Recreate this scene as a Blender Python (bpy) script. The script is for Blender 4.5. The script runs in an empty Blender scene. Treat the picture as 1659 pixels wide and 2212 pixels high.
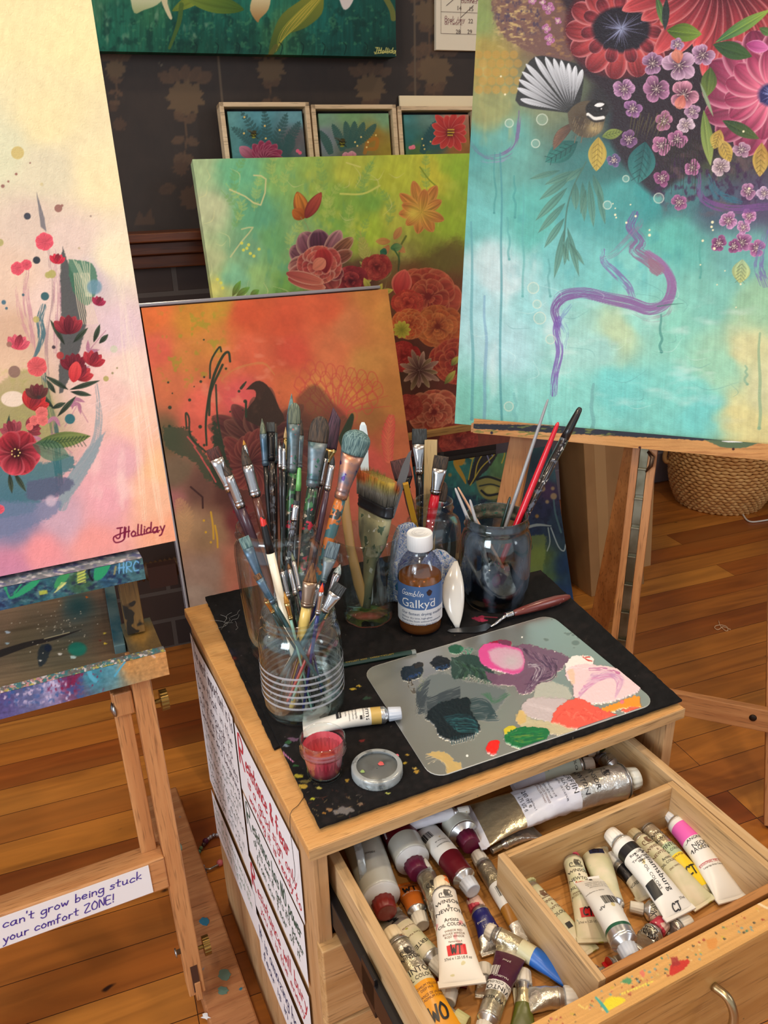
import bpy, bmesh, math, random
import numpy as np
from mathutils import Matrix, Vector
SC = bpy.context.scene
COL = SC.collection
# ---------------------------------------------------------------- camera
FPX, PITCH, ROLL, YAWT = 1746.37, 0.405382, -0.025435, -0.440736
CAM = np.array([0.0, 0.0, 1.24])
_F = np.array([0, math.cos(PITCH), -math.sin(PITCH)])
_U0 = np.array([0, math.sin(PITCH), math.cos(PITCH)])
_R0 = np.array([1.0, 0, 0])
_R = _R0 * math.cos(ROLL) + _U0 * math.sin(ROLL)
_U = -_R0 * math.sin(ROLL) + _U0 * math.cos(ROLL)
cam = bpy.data.cameras.new('camera'); camo = bpy.data.objects.new('camera', cam); COL.objects.link(camo)
cam.sensor_fit = 'VERTICAL'; cam.sensor_height = 24.0; cam.lens = FPX / 2212 * 24.0
cam.clip_start = 0.02; cam.clip_end = 50
m = Matrix.Identity(4)
for i in range(3):
    m[i][0] = _R[i]; m[i][1] = _U[i]; m[i][2] = -_F[i]; m[i][3] = CAM[i]
camo.matrix_world = m
SC.camera = camo
# ---------------------------------------------------------------- light and exposure
SC.view_settings.view_transform = 'Standard'
SC.view_settings.look = 'None'
SC.view_settings.gamma = 1.0
SC.view_settings.use_curve_mapping = False
SC.view_settings.exposure = 0.5
SC.cycles.use_denoising = True
SC.cycles.caustics_reflective = False
SC.cycles.caustics_refractive = False
SC.cycles.max_bounces = 10
SC.cycles.transparent_max_bounces = 24
SC.cycles.sample_clamp_indirect = 6.0
wd = bpy.data.worlds.new('room_light'); SC.world = wd; wd.use_nodes = True
wd.node_tree.nodes['Background'].inputs[0].default_value = (0.86, 0.93, 1.0, 1)
wd.node_tree.nodes['Background'].inputs[1].default_value = 0.52
def area(name, loc, target, sx, sy, power, col):
    l = bpy.data.lights.new(name, 'AREA'); l.shape = 'RECTANGLE'; l.size = sx; l.size_y = sy
    l.energy = power; l.color = col
    o = bpy.data.objects.new(name, l); COL.objects.link(o); o.location = loc
    o.rotation_euler = (Vector(target) - Vector(loc)).to_track_quat('-Z', 'Y').to_euler()
    return o
def spot(name, loc, power, col, size=0.06, ang=110):
    l = bpy.data.lights.new(name, 'SPOT'); l.energy = power; l.color = col; l.shadow_soft_size = size
    l.spot_size = math.radians(ang); l.spot_blend = 0.6
    o = bpy.data.objects.new(name, l); COL.objects.link(o); o.location = loc
    return o
area('window_light', (-1.9, -1.7, 1.9), (0.1, 1.2, 0.8), 1.3, 1.5, 46, (0.86, 0.93, 1.0))
area('window_light', (2.6, 0.1, 1.9), (0.2, 1.3, 0.8), 1.0, 1.4, 17, (0.90, 0.95, 1.0))
for x, y, pw in ((-0.75, 0.7, 22), (0.55, 0.45, 30), (-0.2, 1.35, 12), (1.0, 1.75, 18), (-0.1, -0.4, 26)):
    spot('ceiling_downlight', (x, y, 2.55), pw, (1.0, 0.80, 0.56))

# ---------------------------------------------------------------- geometry helpers
def A3(*a): return np.array(a, float)
def nrm(v): return v / np.linalg.norm(v)
def ray(x, y):
    return nrm((x - 829.5) / FPX * _R - (y - 1106) / FPX * _U + _F)
def atz(x, y, z):
    d = ray(x, y); return CAM + d * (z - CAM[2]) / d[2]
def pix(P):
    v = np.asarray(P, float) - CAM; w = v @ _F
    return 829.5 + FPX * (v @ _R) / w, 1106 - FPX * (v @ _U) / w
def depth(P): return float((np.asarray(P) - CAM) @ _F)
def atdepth(x, y, dep):
    d = ray(x, y); return CAM + d * dep / (d @ _F)
class Frame:
    """origin plus three unit axes; x along, y away (back), z up"""
    def __init__(s, o, ax, ay, az):
        s.o = np.array(o, float); s.ax, s.ay, s.az = map(nrm, (ax, ay, az))
    def p(s, x, y, z): return s.o + s.ax * x + s.ay * y + s.az * z
    def at(s, o): return Frame(o, s.ax, s.ay, s.az)
    def hit(s, q, off=0.0):
        """where the sight line of pixel q meets the plane y=off"""
        d = ray(*q); P0 = s.o + s.ay * off
        return CAM + d * ((P0 - CAM) @ s.ay) / (d @ s.ay)
    def uv(s, q, off=0.0):
        v = s.hit(q, off) - s.o; return float(v @ s.ax), float(v @ s.az)
    def hitz(s, q, z):
        d = ray(*q); P0 = s.o + s.az * z
        P = CAM + d * ((P0 - CAM) @ s.az) / (d @ s.az) - s.o
        return float(P @ s.ax), float(P @ s.ay)
    def mat(s):
        M = Matrix.Identity(4)
        for i in range(3):
            M[i][0] = s.ax[i]; M[i][1] = s.ay[i]; M[i][2] = s.az[i]; M[i][3] = s.o[i]
        return M
def planef(alpha, lean, P0):
    a = math.radians(alpha); l = math.radians(lean)
    A = A3(math.cos(a), math.sin(a), 0); B = A3(-math.sin(a), math.cos(a), 0)
    U_ = math.cos(l) * A3(0, 0, 1) + math.sin(l) * B
    return Frame(P0, A, np.cross(U_, A), U_)
WORLD = Frame((0, 0, 0), A3(1, 0, 0), A3(0, 1, 0), A3(0, 0, 1))
class MB:
    def __init__(s): s.v = []; s.f = []; s.n = 0; s.sm = []
    def add(s, vs, fs, smooth=False):
        vs = np.asarray(vs, float).reshape(-1, 3)
        s.v.append(vs); s.f += [tuple(i + s.n for i in f) for f in fs]; s.sm += [smooth] * len(fs)
        s.n += len(vs); return s
    def box(s, fr, x0, x1, y0, y1, z0, z1):
        vs = [fr.p(x, y, z) for z in (z0, z1) for y in (y0, y1) for x in (x0, x1)]
        return s.add(vs, [(0, 2, 3, 1), (4, 5, 7, 6), (0, 1, 5, 4), (2, 6, 7, 3), (0, 4, 6, 2), (1, 3, 7, 5)])
    def beam(s, P, Q, up, w, t):
        """box from P to Q, width w across, thickness t along up"""
        d = nrm(Q - P); sd = nrm(np.cross(d, up)); u = nrm(np.cross(sd, d))
        return s.box(Frame(P, d, sd, u), 0, np.linalg.norm(Q - P), -w / 2, w / 2, -t / 2, t / 2)
    def prism(s, fr, pts, z0, z1):
        n = len(pts)
        vs = [fr.p(x, y, z0) for x, y in pts] + [fr.p(x, y, z1) for x, y in pts]
        return s.add(vs, [tuple(range(n))[::-1], tuple(range(n, 2 * n))] + [(i, (i + 1) % n, n + (i + 1) % n, n + i) for i in range(n)])
    def loft(s, rings, caps=(True, True), smooth=True):
        n = len(rings[0]); k = len(rings)
        fs = [(j * n + i, j * n + (i + 1) % n, (j + 1) * n + (i + 1) % n, (j + 1) * n + i) for j in range(k - 1) for i in range(n)]
        s.add(np.concatenate(rings), fs, smooth)
        b = s.n - n * k
        if caps[0]: s.f.append(tuple(b + i for i in range(n))[::-1]); s.sm.append(False)
        if caps[1]: s.f.append(tuple(b + (k - 1) * n + i for i in range(n))); s.sm.append(False)
        return s
    def lathe(s, fr, prof, n=48, caps=(False, False), smooth=True, fn=None):
        rings = []
        for r, z in prof:
            rings.append([fr.p(r * (fn(a, z) if fn else 1) * math.cos(a), r * (fn(a, z) if fn else 1) * math.sin(a), z) for a in np.linspace(0, 2 * math.pi, n, endpoint=False)])
        return s.loft(rings, caps, smooth)
    def tube(s, pts, rad, n=10, caps=(True, True), flat=None):
        pts = [np.asarray(p, float) for p in pts]
        if not hasattr(rad, '__len__'): rad = [rad] * len(pts)
        t = nrm(pts[1] - pts[0]); u = nrm(np.cross(t, A3(0, 0, 1) if abs(t[2]) < .9 else A3(1, 0, 0)))
        rings = []
        for i, p in enumerate(pts):
            t = pts[min(i + 1, len(pts) - 1)] - pts[max(i - 1, 0)]; t = nrm(t)
            u = nrm(u - t * (u @ t)); w = np.cross(t, u)
            rings.append([p + rad[i] * (math.cos(a) * u + math.sin(a) * w) for a in np.linspace(0, 2 * math.pi, n, endpoint=False)])
        return s.loft(rings, caps)
    def blob(s, fr, rx, ry, rz, seed=0, amp=.12, n=14, flat=True):
        rg = random.Random(seed); ph = [rg.uniform(0, 6.28) for _ in range(6)]
        rings = []
        for j in range(1, n):
            th = math.pi * j / n
            rings.append([fr.p(*[c * (1 + amp * (math.sin(3 * a + ph[0] + 2 * th) + .6 * math.sin(5 * a + ph[1]) + .5 * math.sin(2 * a + ph[2] + th))) for c in
                          (rx * math.sin(th) * math.cos(a), ry * math.sin(th) * math.sin(a), -rz * math.cos(th) + rz)]) for a in np.linspace(0, 2 * math.pi, 22, endpoint=False)])
        return s.loft(rings, (True, True))
WM = {}
def _m4(M): return np.array(M)
def build(name, mb, mat, parent=None, bevel=0, label=None, local=None):
    vs = np.concatenate(mb.v)
    if parent is not None: M = WM[parent.name]
    elif local is not None: M = local.mat()
    else: M = Matrix.Identity(4)
    Mi = _m4(M.inverted())
    vs = vs @ Mi[:3, :3].T + Mi[:3, 3]
    me = bpy.data.meshes.new(name); me.from_pydata(vs.tolist(), [], mb.f); 
    if any(mb.sm): me.polygons.foreach_set('use_smooth', mb.sm)
    bm = bmesh.new(); bm.from_mesh(me); bmesh.ops.recalc_face_normals(bm, faces=bm.faces); bm.to_mesh(me); bm.free()
    me.update()
    if mat: me.materials.append(mat)
    o = bpy.data.objects.new(name, me); COL.objects.link(o)
    if parent is not None: o.parent = parent
    elif local is not None: o.matrix_world = M
    WM[o.name] = M
    if bevel:
        b = o.modifiers.new('bevel', 'BEVEL'); b.width = bevel; b.segments = 2; b.limit_method = 'ANGLE'
    if label: o['label'] = label
    return o
def thing(name, label, cat, fr, group=None):
    o = bpy.data.objects.new(name, None); COL.objects.link(o); o.empty_display_size = .02
    o.matrix_world = fr.mat(); WM[o.name] = fr.mat()
    o['label'] = label; o['category'] = cat
    if group: o['group'] = group
    return o
def tag(o, label, cat, group=None, kind=None):
    o['label'] = label; o['category'] = cat
    if group: o['group'] = group
    if kind: o['kind'] = kind
    return o
def struct(o): o['kind'] = 'structure'; return o

# ---------------------------------------------------------------- materials
def lin(c):
    return tuple(((v / 255) / 12.92 if v / 255 <= .04045 else ((v / 255 + .055) / 1.055) ** 2.4) for v in c) + (1.0,)
class NT:
    def __init__(s, name):
        s.m = bpy.data.materials.new(name); s.m.use_nodes = True; s.t = s.m.node_tree; s.n = s.t.nodes
        s.b = s.n['Principled BSDF']; s.out = s.n['Material Output']; s._c = None
    def co(s, sc=(1, 1, 1), rot=(0, 0, 0)):
        if s._c is None: s._c = s.n.new('ShaderNodeTexCoord')
        mp = s.n.new('ShaderNodeMapping'); mp.inputs['Scale'].default_value = sc; mp.inputs['Rotation'].default_value = rot
        s.t.links.new(s._c.outputs['Object'], mp.inputs[0]); return mp.outputs[0]
    def noise(s, scale, sc=(1, 1, 1), detail=3, off=0, dist=0):
        n = s.n.new('ShaderNodeTexNoise'); n.inputs['Scale'].default_value = scale; n.inputs['Detail'].default_value = detail
        n.inputs['Distortion'].default_value = dist
        v = s.co(sc)
        if off:
            v.node.inputs['Location'].default_value = (off, off * 1.7, off * .3)
        s.t.links.new(v, n.inputs['Vector']); return n.outputs['Fac']
    def ramp(s, fac, stops, interp='LINEAR'):
        r = s.n.new('ShaderNodeValToRGB'); r.color_ramp.interpolation = interp
        e = r.color_ramp.elements
        while len(e) < len(stops): e.new(.5)
        for i, (p, c) in enumerate(stops):
            e[i].position = p; e[i].color = c if len(c) == 4 else lin(c)
        s.t.links.new(fac, r.inputs[0]); return r.outputs[0]
    def mix(s, fac, a, b):
        x = s.n.new('ShaderNodeMix'); x.data_type = 'RGBA'
        for sock, v in ((x.inputs[0], fac), (x.inputs[6], a), (x.inputs[7], b)):
            if isinstance(v, (int, float)): sock.default_value = v
            elif isinstance(v, tuple): sock.default_value = v
            else: s.t.links.new(v, sock)
        return x.outputs[2]
    def mask(s, fac, lo, hi):
        r = s.ramp(fac, [(lo, (0, 0, 0, 1)), (hi, (1, 1, 1, 1))]); return r
    def col(s, c):
        if isinstance(c, tuple): s.b.inputs['Base Color'].default_value = c
        else: s.t.links.new(c, s.b.inputs['Base Color'])
    def rough(s, r):
        if isinstance(r, (int, float)): s.b.inputs['Roughness'].default_value = r
        else: s.t.links.new(r, s.b.inputs['Roughness'])
    def bump(s, h, st=.3, dist=.002):
        b = s.n.new('ShaderNodeBump'); b.inputs['Strength'].default_value = st; b.inputs['Distance'].default_value = dist
        s.t.links.new(h, b.inputs['Height']); s.t.links.new(b.outputs[0], s.b.inputs['Normal']); return b
    def splat(s, base, items):
        """items: (scale, lo, colour, offset)"""
        c = base
        for sc_, lo, cc, off in items:
            f = s.mask(s.noise(sc_, detail=2, off=off), lo, lo + .02)
            c = s.mix(f, c, lin(cc))
        return c
MC = {}
def plain(name, c, rough=.5, metal=0., c2=None, sc=40, st=(1, 1, 1), bump=0, bsc=None, spec=None, coat=0, lo=.4, hi=.65, splat=None, trans=0):
    k = (name,)
    if k in MC: return MC[k]
    n = NT(name)
    base = lin(c)
    if c2:
        f = n.mask(n.noise(sc, st), lo, hi); base = n.mix(f, lin(c), lin(c2))
    if splat: base = n.splat(base, splat)
    n.col(base); n.rough(rough); n.b.inputs['Metallic'].default_value = metal
    if spec is not None: n.b.inputs['Specular IOR Level'].default_value = spec
    if coat: n.b.inputs['Coat Weight'].default_value = coat
    if trans: n.b.inputs['Transmission Weight'].default_value = trans
    if bump: n.bump(n.noise(bsc or sc, st, detail=4), bump)
    MC[k] = n.m; return n.m
def wood(name, c1, c2, axis='x', scale=1., rough=.45, splat=None, contrast=(.35, .65), coat=0.):
    k = ('wood', name, axis)
    if k in MC: return MC[k]
    n = NT(name + '_' + axis)
    st = {'x': (.06, 1, 1), 'y': (1, .06, 1), 'z': (1, 1, .06)}[axis]
    f1 = n.noise(70 * scale, st, 4, dist=.6); f2 = n.noise(420 * scale, st, 2)
    base = n.ramp(f1, [(contrast[0], c1), (contrast[1], c2)])
    dark = tuple(v * .72 for v in c2)
    base = n.mix(n.mask(f2, .55, .75), base, lin(dark))
    big = n.noise(3, (1, 1, 1), 2)
    base = n.mix(n.ramp(big, [(.3, (0, 0, 0, 1)), (.8, (.35, .35, .35, 1))]), base, lin(tuple(v * .85 for v in c1)))
    if splat: base = n.splat(base, splat)
    n.col(base); n.rough(rough); n.bump(f2, .12, .001)
    if coat: n.b.inputs['Coat Weight'].default_value = coat
    MC[k] = n.m; return n.m
def glassmat(name, tint=(248, 251, 250), edge=.5, base=.07, rough=.02, stain=None):
    """thin clear glass: see-through facing on, shiny at the rim of the curve; stain = (colour, noise scale, lo, strength)"""
    n = NT(name); n.n.remove(n.b)
    tr = n.n.new('ShaderNodeBsdfTransparent'); tr.inputs[0].default_value = lin(tint)
    gl = n.n.new('ShaderNodeBsdfGlossy'); gl.inputs['Roughness'].default_value = rough; gl.inputs[0].default_value = (.9, .95, .95, 1)
    lw = n.n.new('ShaderNodeLayerWeight'); lw.inputs[0].default_value = .35
    mr = n.n.new('ShaderNodeMapRange'); mr.inputs[3].default_value = base; mr.inputs[4].default_value = edge + .3
    n.t.links.new(lw.outputs['Facing'], mr.inputs[0])
    pw = n.n.new('ShaderNodeMath'); pw.operation = 'POWER'; pw.inputs[1].default_value = 2.2
    n.t.links.new(lw.outputs['Facing'], pw.inputs[0]); n.t.links.new(pw.outputs[0], mr.inputs[0])
    mx = n.n.new('ShaderNodeMixShader'); n.t.links.new(mr.outputs[0], mx.inputs[0]); n.t.links.new(tr.outputs[0], mx.inputs[1]); n.t.links.new(gl.outputs[0], mx.inputs[2])
    o = mx.outputs[0]
    if stain:
        c, sc_, lo, stg = stain
        df = n.n.new('ShaderNodeBsdfDiffuse'); df.inputs[0].default_value = lin(c)
        f = n.ramp(n.noise(sc_, (1, 1, .5), 5), [(lo, (0, 0, 0, 1)), (lo + .2, (stg, stg, stg, 1))])
        m2 = n.n.new('ShaderNodeMixShader'); n.t.links.new(f, m2.inputs[0]); n.t.links.new(o, m2.inputs[1]); n.t.links.new(df.outputs[0], m2.inputs[2]); o = m2.outputs[0]
    n.t.links.new(o, n.out.inputs[0]); return n.m
BLACK = plain('black_ink', (22, 20, 22), .5)
# ---------------------------------------------------------------- lettering
_fc = {}
def textmesh(s, size, align='LEFT', shear=0, bold=0):
    cu = bpy.data.curves.new('t', 'FONT'); cu.body = s; cu.size = size; cu.align_x = align; cu.shear = shear; cu.resolution_u = 2
    if bold: cu.offset = bold * size
    ob = bpy.data.objects.new('t', cu); COL.objects.link(ob)
    dg = bpy.context.evaluated_depsgraph_get(); me = bpy.data.meshes.new_from_object(ob.evaluated_get(dg))
    bpy.data.objects.remove(ob); bpy.data.curves.remove(cu)
    v = np.array([p.co[:] for p in me.vertices]) if len(me.vertices) else np.zeros((0, 3))
    f = [tuple(p.vertices) for p in me.polygons]
    bpy.data.meshes.remove(me); return v, f
# one-line pen letters, x 0..~.6, y 0..1 (x-height .5)
PEN = {
 'a': '.5,.5 .2,.52 .03,.3 .12,.04 .35,.08 .48,.4|.5,.5 .48,.05 .58,.02', 'b': '.1,1 .08,.02|.08,.35 .3,.5 .48,.3 .35,.04 .08,.06',
 'c': '.48,.42 .28,.52 .05,.3 .15,.03 .48,.08', 'd': '.48,.4 .25,.52 .04,.28 .18,.02 .45,.12|.5,1 .48,.02', 'e': '.06,.28 .45,.32 .36,.5 .14,.48 .04,.22 .2,.02 .46,.08',
 'f': '.45,.92 .3,.98 .2,.8 .18,-.02|.02,.5 .4,.52', 'g': '.48,.45 .22,.52 .05,.28 .2,.03 .46,.2|.5,.5 .48,-.3 .2,-.42 .04,-.28', 'h': '.08,1 .07,.02|.07,.32 .3,.5 .45,.35 .46,.02',
 'i': '.1,.5 .1,.02|.1,.72 .12,.7', 'j': '.25,.5 .24,-.3 .02,-.35', 'k': '.08,1 .07,.02|.42,.5 .1,.22 .46,.02', 'l': '.1,1 .09,.1 .18,.02', 'm': '.05,.5 .05,.02|.05,.35 .22,.5 .32,.35 .33,.02|.33,.35 .5,.5 .62,.35 .62,.02',
 'n': '.07,.5 .06,.02|.06,.33 .3,.5 .44,.33 .45,.02', 'o': '.25,.52 .04,.3 .14,.03 .38,.05 .46,.3 .25,.52', 'p': '.07,.5 .05,-.42|.06,.36 .32,.52 .48,.28 .3,.03 .06,.1', 'q': '.45,.45 .2,.5 .05,.25 .25,.03 .45,.2|.46,.5 .46,-.4 .56,-.3',
 'r': '.08,.5 .07,.02|.07,.3 .22,.48 .4,.46', 's': '.42,.46 .18,.52 .1,.38 .38,.22 .34,.04 .05,.05', 't': '.2,.9 .18,.08 .36,.03|.02,.56 .42,.58', 'u': '.06,.5 .08,.1 .28,.02 .45,.2|.46,.5 .46,.02 .54,.03',
 'v': '.04,.5 .24,.02 .46,.5', 'w': '.04,.5 .16,.02 .32,.4 .46,.02 .62,.5', 'x': '.05,.5 .44,.02|.44,.5 .05,.02', 'y': '.06,.5 .26,.06|.48,.5 .2,-.3 .02,-.38', 'z': '.06,.48 .44,.5 .06,.03 .48,.04',
 'A': '.02,0 .3,1 .58,0|.12,.36 .48,.36', 'B': '.06,0 .06,1 .4,.95 .42,.6 .08,.52 .5,.45 .48,.05 .06,0', 'C': '.55,.85 .3,1 .05,.6 .15,.1 .55,.1', 'D': '.06,0 .06,1 .5,.8 .5,.2 .06,0', 'E': '.5,1 .06,1 .06,0 .52,0|.06,.52 .44,.52',
 'F': '.5,1 .06,1 .06,0|.06,.52 .42,.52', 'G': '.55,.85 .3,1 .05,.55 .2,.02 .55,.1 .55,.45 .35,.45', 'H': '.08,1 .06,0|.5,1 .5,0|.0,.5 .6,.55', 'I': '.1,1 .1,0', 'J': '.45,1 .42,.15 .2,0 .03,.15|.1,1 .62,1', 'L': '.08,1 .06,0 .5,.02', 'M': '.05,0 .1,1 .32,.4 .54,1 .6,0',
 'N': '.06,0 .08,1 .5,.02 .52,1', 'O': '.3,1 .04,.6 .12,.05 .48,.05 .56,.6 .3,1', 'P': '.06,0 .06,1 .5,.9 .46,.5 .06,.46', 'R': '.06,0 .06,1 .5,.9 .44,.55 .08,.5 .55,0', 'S': '.5,.88 .2,1 .08,.75 .48,.35 .4,.03 .05,.08',
 'T': '.3,1 .28,0|.0,1 .6,1', 'U': '.06,1 .08,.15 .3,0 .5,.2 .52,1', 'V': '.02,1 .28,0 .54,1', 'W': '.0,1 .15,0 .32,.7 .5,0 .66,1', 'Y': '.04,1 .3,.5|.56,1 .25,0', 'Z': '.04,.95 .54,1 .04,.02 .58,.03',
 '!': '.12,1 .1,.3|.1,.06 .1,.02', "'": '.1,1 .08,.8', '&': '.5,0 .1,.7 .25,.98 .38,.75 .05,.3 .25,.02 .5,.35', '0': '.3,1 .05,.5 .3,0 .52,.5 .3,1', '9': '.45,.6 .2,.5 .08,.8 .3,1 .48,.8 .4,0', '1': '.1,.8 .25,1 .22,0', '2': '.05,.8 .3,1 .45,.7 .05,.02 .5,.02', '4': '.4,0 .38,1 .02,.3 .55,.3', '8': '.28,.52 .08,.8 .3,1 .48,.8 .28,.52 .04,.2 .3,0 .52,.22 .28,.52',
 '.': '.08,.04 .1,0', '-': '.05,.4 .4,.42'}
def catmull(P, k=4):
    P = [np.array(p, float) for p in P]
    if len(P) < 3: return P
    Q = [2 * P[0] - P[1]] + P + [2 * P[-1] - P[-2]]; out = []
    for i in range(1, len(Q) - 2):
        for j in range(k):
            t = j / k; a, b, c, d = Q[i - 1:i + 3]
            out.append(.5 * ((2 * b) + (c - a) * t + (2 * a - 5 * b + 4 * c - d) * t * t + (3 * b - a - 3 * c + d) * t ** 3))
    out.append(P[-1]); return out
def penstrokes(s, size, slant=.1, rg=None):
    """list of 2-D polylines for a written line"""
    x = 0; out = []; rg = rg or random.Random(len(s))
    for ch in s:
        if ch == ' ': x += .42 * size; continue
        g = PEN.get(ch) or PEN.get(ch.lower())
        if not g: x += .4 * size; continue
        mx = 0; jy = rg.uniform(-.05, .05) * size
        for st in g.split('|'):
            P = [tuple(map(float, q.split(','))) for q in st.split()]
            mx = max(mx, max(p[0] for p in P))
            P = catmull(P, 3) if len(P) > 3 else P
            out.append([(x + (p[0] + slant * p[1]) * size, p[1] * size + jy) for p in P])
        x += (mx + .14) * size
    return out, x
def ribbon(mb, P, w, f, n0=None):
    """flat pen line in 2-D mapped by f(x,y)->3-D"""
    P = [np.array(p, float)[:2] for p in P]; L = []
    for i, p in enumerate(P):
        t = P[min(i + 1, len(P) - 1)] - P[max(i - 1, 0)]; t = t / (np.linalg.norm(t) + 1e-12)
        nn = np.array([-t[1], t[0]]) * w / 2
        e = t * w / 2 * (-1 if i == 0 else 1 if i == len(P) - 1 else 0)
        L += [f(*(p + nn + e)), f(*(p - nn + e))]
    mb.add(L, [(2 * i, 2 * i + 1, 2 * i + 3, 2 * i + 2) for i in range(len(P) - 1)])
def written(mb, s, size, w, f, x=0, y=0, slant=.1):
    st, wd_ = penstrokes(s, size, slant)
    for P in st: ribbon(mb, [(p[0] + x, p[1] + y) for p in P], w, f)
    return wd_
def printed(mb, s, size, f, x=0, y=0, align='LEFT', rot=0, sx=1, shear=0, bold=0):
    v, fs = textmesh(s, size, align, shear, bold)
    if not len(v): return
    c, sn = math.cos(rot), math.sin(rot)
    mb.add([f(x + p[0] * sx * c - p[1] * sn, y + p[0] * sx * sn + p[1] * c) for p in v], fs)
# ---------------------------------------------------------------- painting engine: pigment laid on a fine grid, plane by plane
_rt = np.random.RandomState(7).rand(256, 256)
def vn(x, y, seed=0):
    x = x + seed * 17.3; y = y + seed * 9.1
    xi = np.floor(x).astype(int); yi = np.floor(y).astype(int); fx = x - xi; fy = y - yi
    fx = fx * fx * (3 - 2 * fx); fy = fy * fy * (3 - 2 * fy)
    g = lambda a, b: _rt[a & 255, b & 255]
    return (g(xi, yi) * (1 - fx) + g(xi + 1, yi) * fx) * (1 - fy) + (g(xi, yi + 1) * (1 - fx) + g(xi + 1, yi + 1) * fx) * fy
def fbm(x, y, seed=0, o=3):
    s = 0; a = .5; t = 0
    for i in range(o): s = s + a * vn(x * 2 ** i, y * 2 ** i, seed + i); t += a; a *= .5
    return s / t
class Art:
    def __init__(s, fr, x0, x1, z0, z1, step, horizontal=False):
        s.fr = fr; s.h = horizontal
        s.nx = max(2, int((x1 - x0) / step)); s.nz = max(2, int((z1 - z0) / step))
        gx, gz = np.meshgrid(np.linspace(x0, x1, s.nx), np.linspace(z1, z0, s.nz))
        s.gx, s.gz = gx, gz
        a2 = fr.ay if horizontal else fr.az
        P = fr.o + gx[..., None] * fr.ax + gz[..., None] * a2
        s.P = P; v = P - CAM; w = v @ _F
        s.X = 829.5 + FPX * (v @ _R) / w; s.Y = 1106 - FPX * (v @ _U) / w
        s.C = np.zeros(s.X.shape + (3,)); s.M = np.zeros(s.X.shape); s.H = np.zeros(s.X.shape)
        s._b()
    def _b(s):
        s.cmin, s.cmax = s.X.min(0), s.X.max(0); s.rmin, s.rmax = s.Y.min(1), s.Y.max(1)
    def own(s, x, y):
        """switch from sight-line coordinates to others"""
        s.X, s.Y = x, y; s._b()
    def sl(s, x0, x1, y0, y1):
        c = np.nonzero((s.cmax >= x0) & (s.cmin <= x1))[0]; r = np.nonzero((s.rmax >= y0) & (s.rmin <= y1))[0]
        if not len(c) or not len(r): return None
        return (slice(r[0], r[-1] + 1), slice(c[0], c[-1] + 1))
    def base(s, anch, warp=25, wsc=60, seed=1, pw=1.6):
        X = s.X + (fbm(s.X / wsc, s.Y / wsc, seed) - .5) * 2 * warp; Y = s.Y + (fbm(s.X / wsc, s.Y / wsc, seed + 5) - .5) * 2 * warp
        W = 0; C = 0
        for (x, y), c in anch:
            w = 1 / (((X - x) ** 2 + (Y - y) ** 2 + 60) ** pw); W = W + w; C = C + w[..., None] * np.array(c, float)
        s.C = C / W[..., None]
    def tex(s, sx, sy, amp, seed=3, ang=0):
        c, n = math.cos(ang), math.sin(ang)
        f = fbm((s.X * c + s.Y * n) / sx, (-s.X * n + s.Y * c) / sy, seed) - .5
        s.C = s.C * (1 + amp * f[..., None])
    def patch(s, sx, sy, col, lo, hi, a=1, seed=3, box=None):
        q = s.sl(*box) if box else (slice(None), slice(None))
        if q is None: return
        f = np.clip((fbm(s.X[q] / sx, s.Y[q] / sy, seed) - lo) / (hi - lo), 0, 1) * a
        if box:
            x0, x1, y0, y1 = box; e = .2 * min(x1 - x0, y1 - y0)
            f = f * np.clip((s.X[q] - x0) / e, 0, 1) * np.clip((x1 - s.X[q]) / e, 0, 1) * np.clip((s.Y[q] - y0) / e, 0, 1) * np.clip((y1 - s.Y[q]) / e, 0, 1)
        s.put(q, f, np.array(col, float))
    def put(s, q, f, c, h=0):
        f = f[..., None]; s.C[q] = s.C[q] * (1 - f) + c * f; s.M[q] = np.maximum(s.M[q], f[..., 0])
        if h: s.H[q] = np.maximum(s.H[q], f[..., 0] * h)
    def poly(s, pts, col, a=1, soft=1.2, smooth=0, jag=0, col2=None, h=0):
        if smooth:
            pts = catmull(list(pts) + [pts[0]], smooth)[:-1]
        P = np.array(pts, float); e = soft + jag + 2
        q = s.sl(P[:, 0].min() - e, P[:, 0].max() + e, P[:, 1].min() - e, P[:, 1].max() + e)
        if q is None: return
        X, Y = s.X[q], s.Y[q]
        if jag: X = X + (fbm(X / 4, Y / 4, 2) - .5) * 2 * jag; Y = Y + (fbm(X / 4, Y / 4, 8) - .5) * 2 * jag
        ins = np.zeros(X.shape, bool); D = np.full(X.shape, 1e9)
        for i in range(len(P)):
            (x0, y0), (x1, y1) = P[i], P[(i + 1) % len(P)]
            if y0 != y1:
                c = ((y0 > Y) != (y1 > Y)) & (X < (x1 - x0) * (Y - y0) / (y1 - y0) + x0); ins ^= c
            dx, dy = x1 - x0, y1 - y0; t = np.clip(((X - x0) * dx + (Y - y0) * dy) / (dx * dx + dy * dy + 1e-9), 0, 1)
            D = np.minimum(D, (X - x0 - t * dx) ** 2 + (Y - y0 - t * dy) ** 2)
        D = np.sqrt(D); f = np.clip(.5 + np.where(ins, D, -D) / soft, 0, 1) * a
        c = np.array(col, float)
        if col2 is not None:
            t = np.clip((Y - P[:, 1].min()) / (np.ptp(P[:, 1]) + 1e-6), 0, 1)[..., None]; c = c * (1 - t) + np.array(col2, float) * t
        s.put(q, f, c, h)
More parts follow.
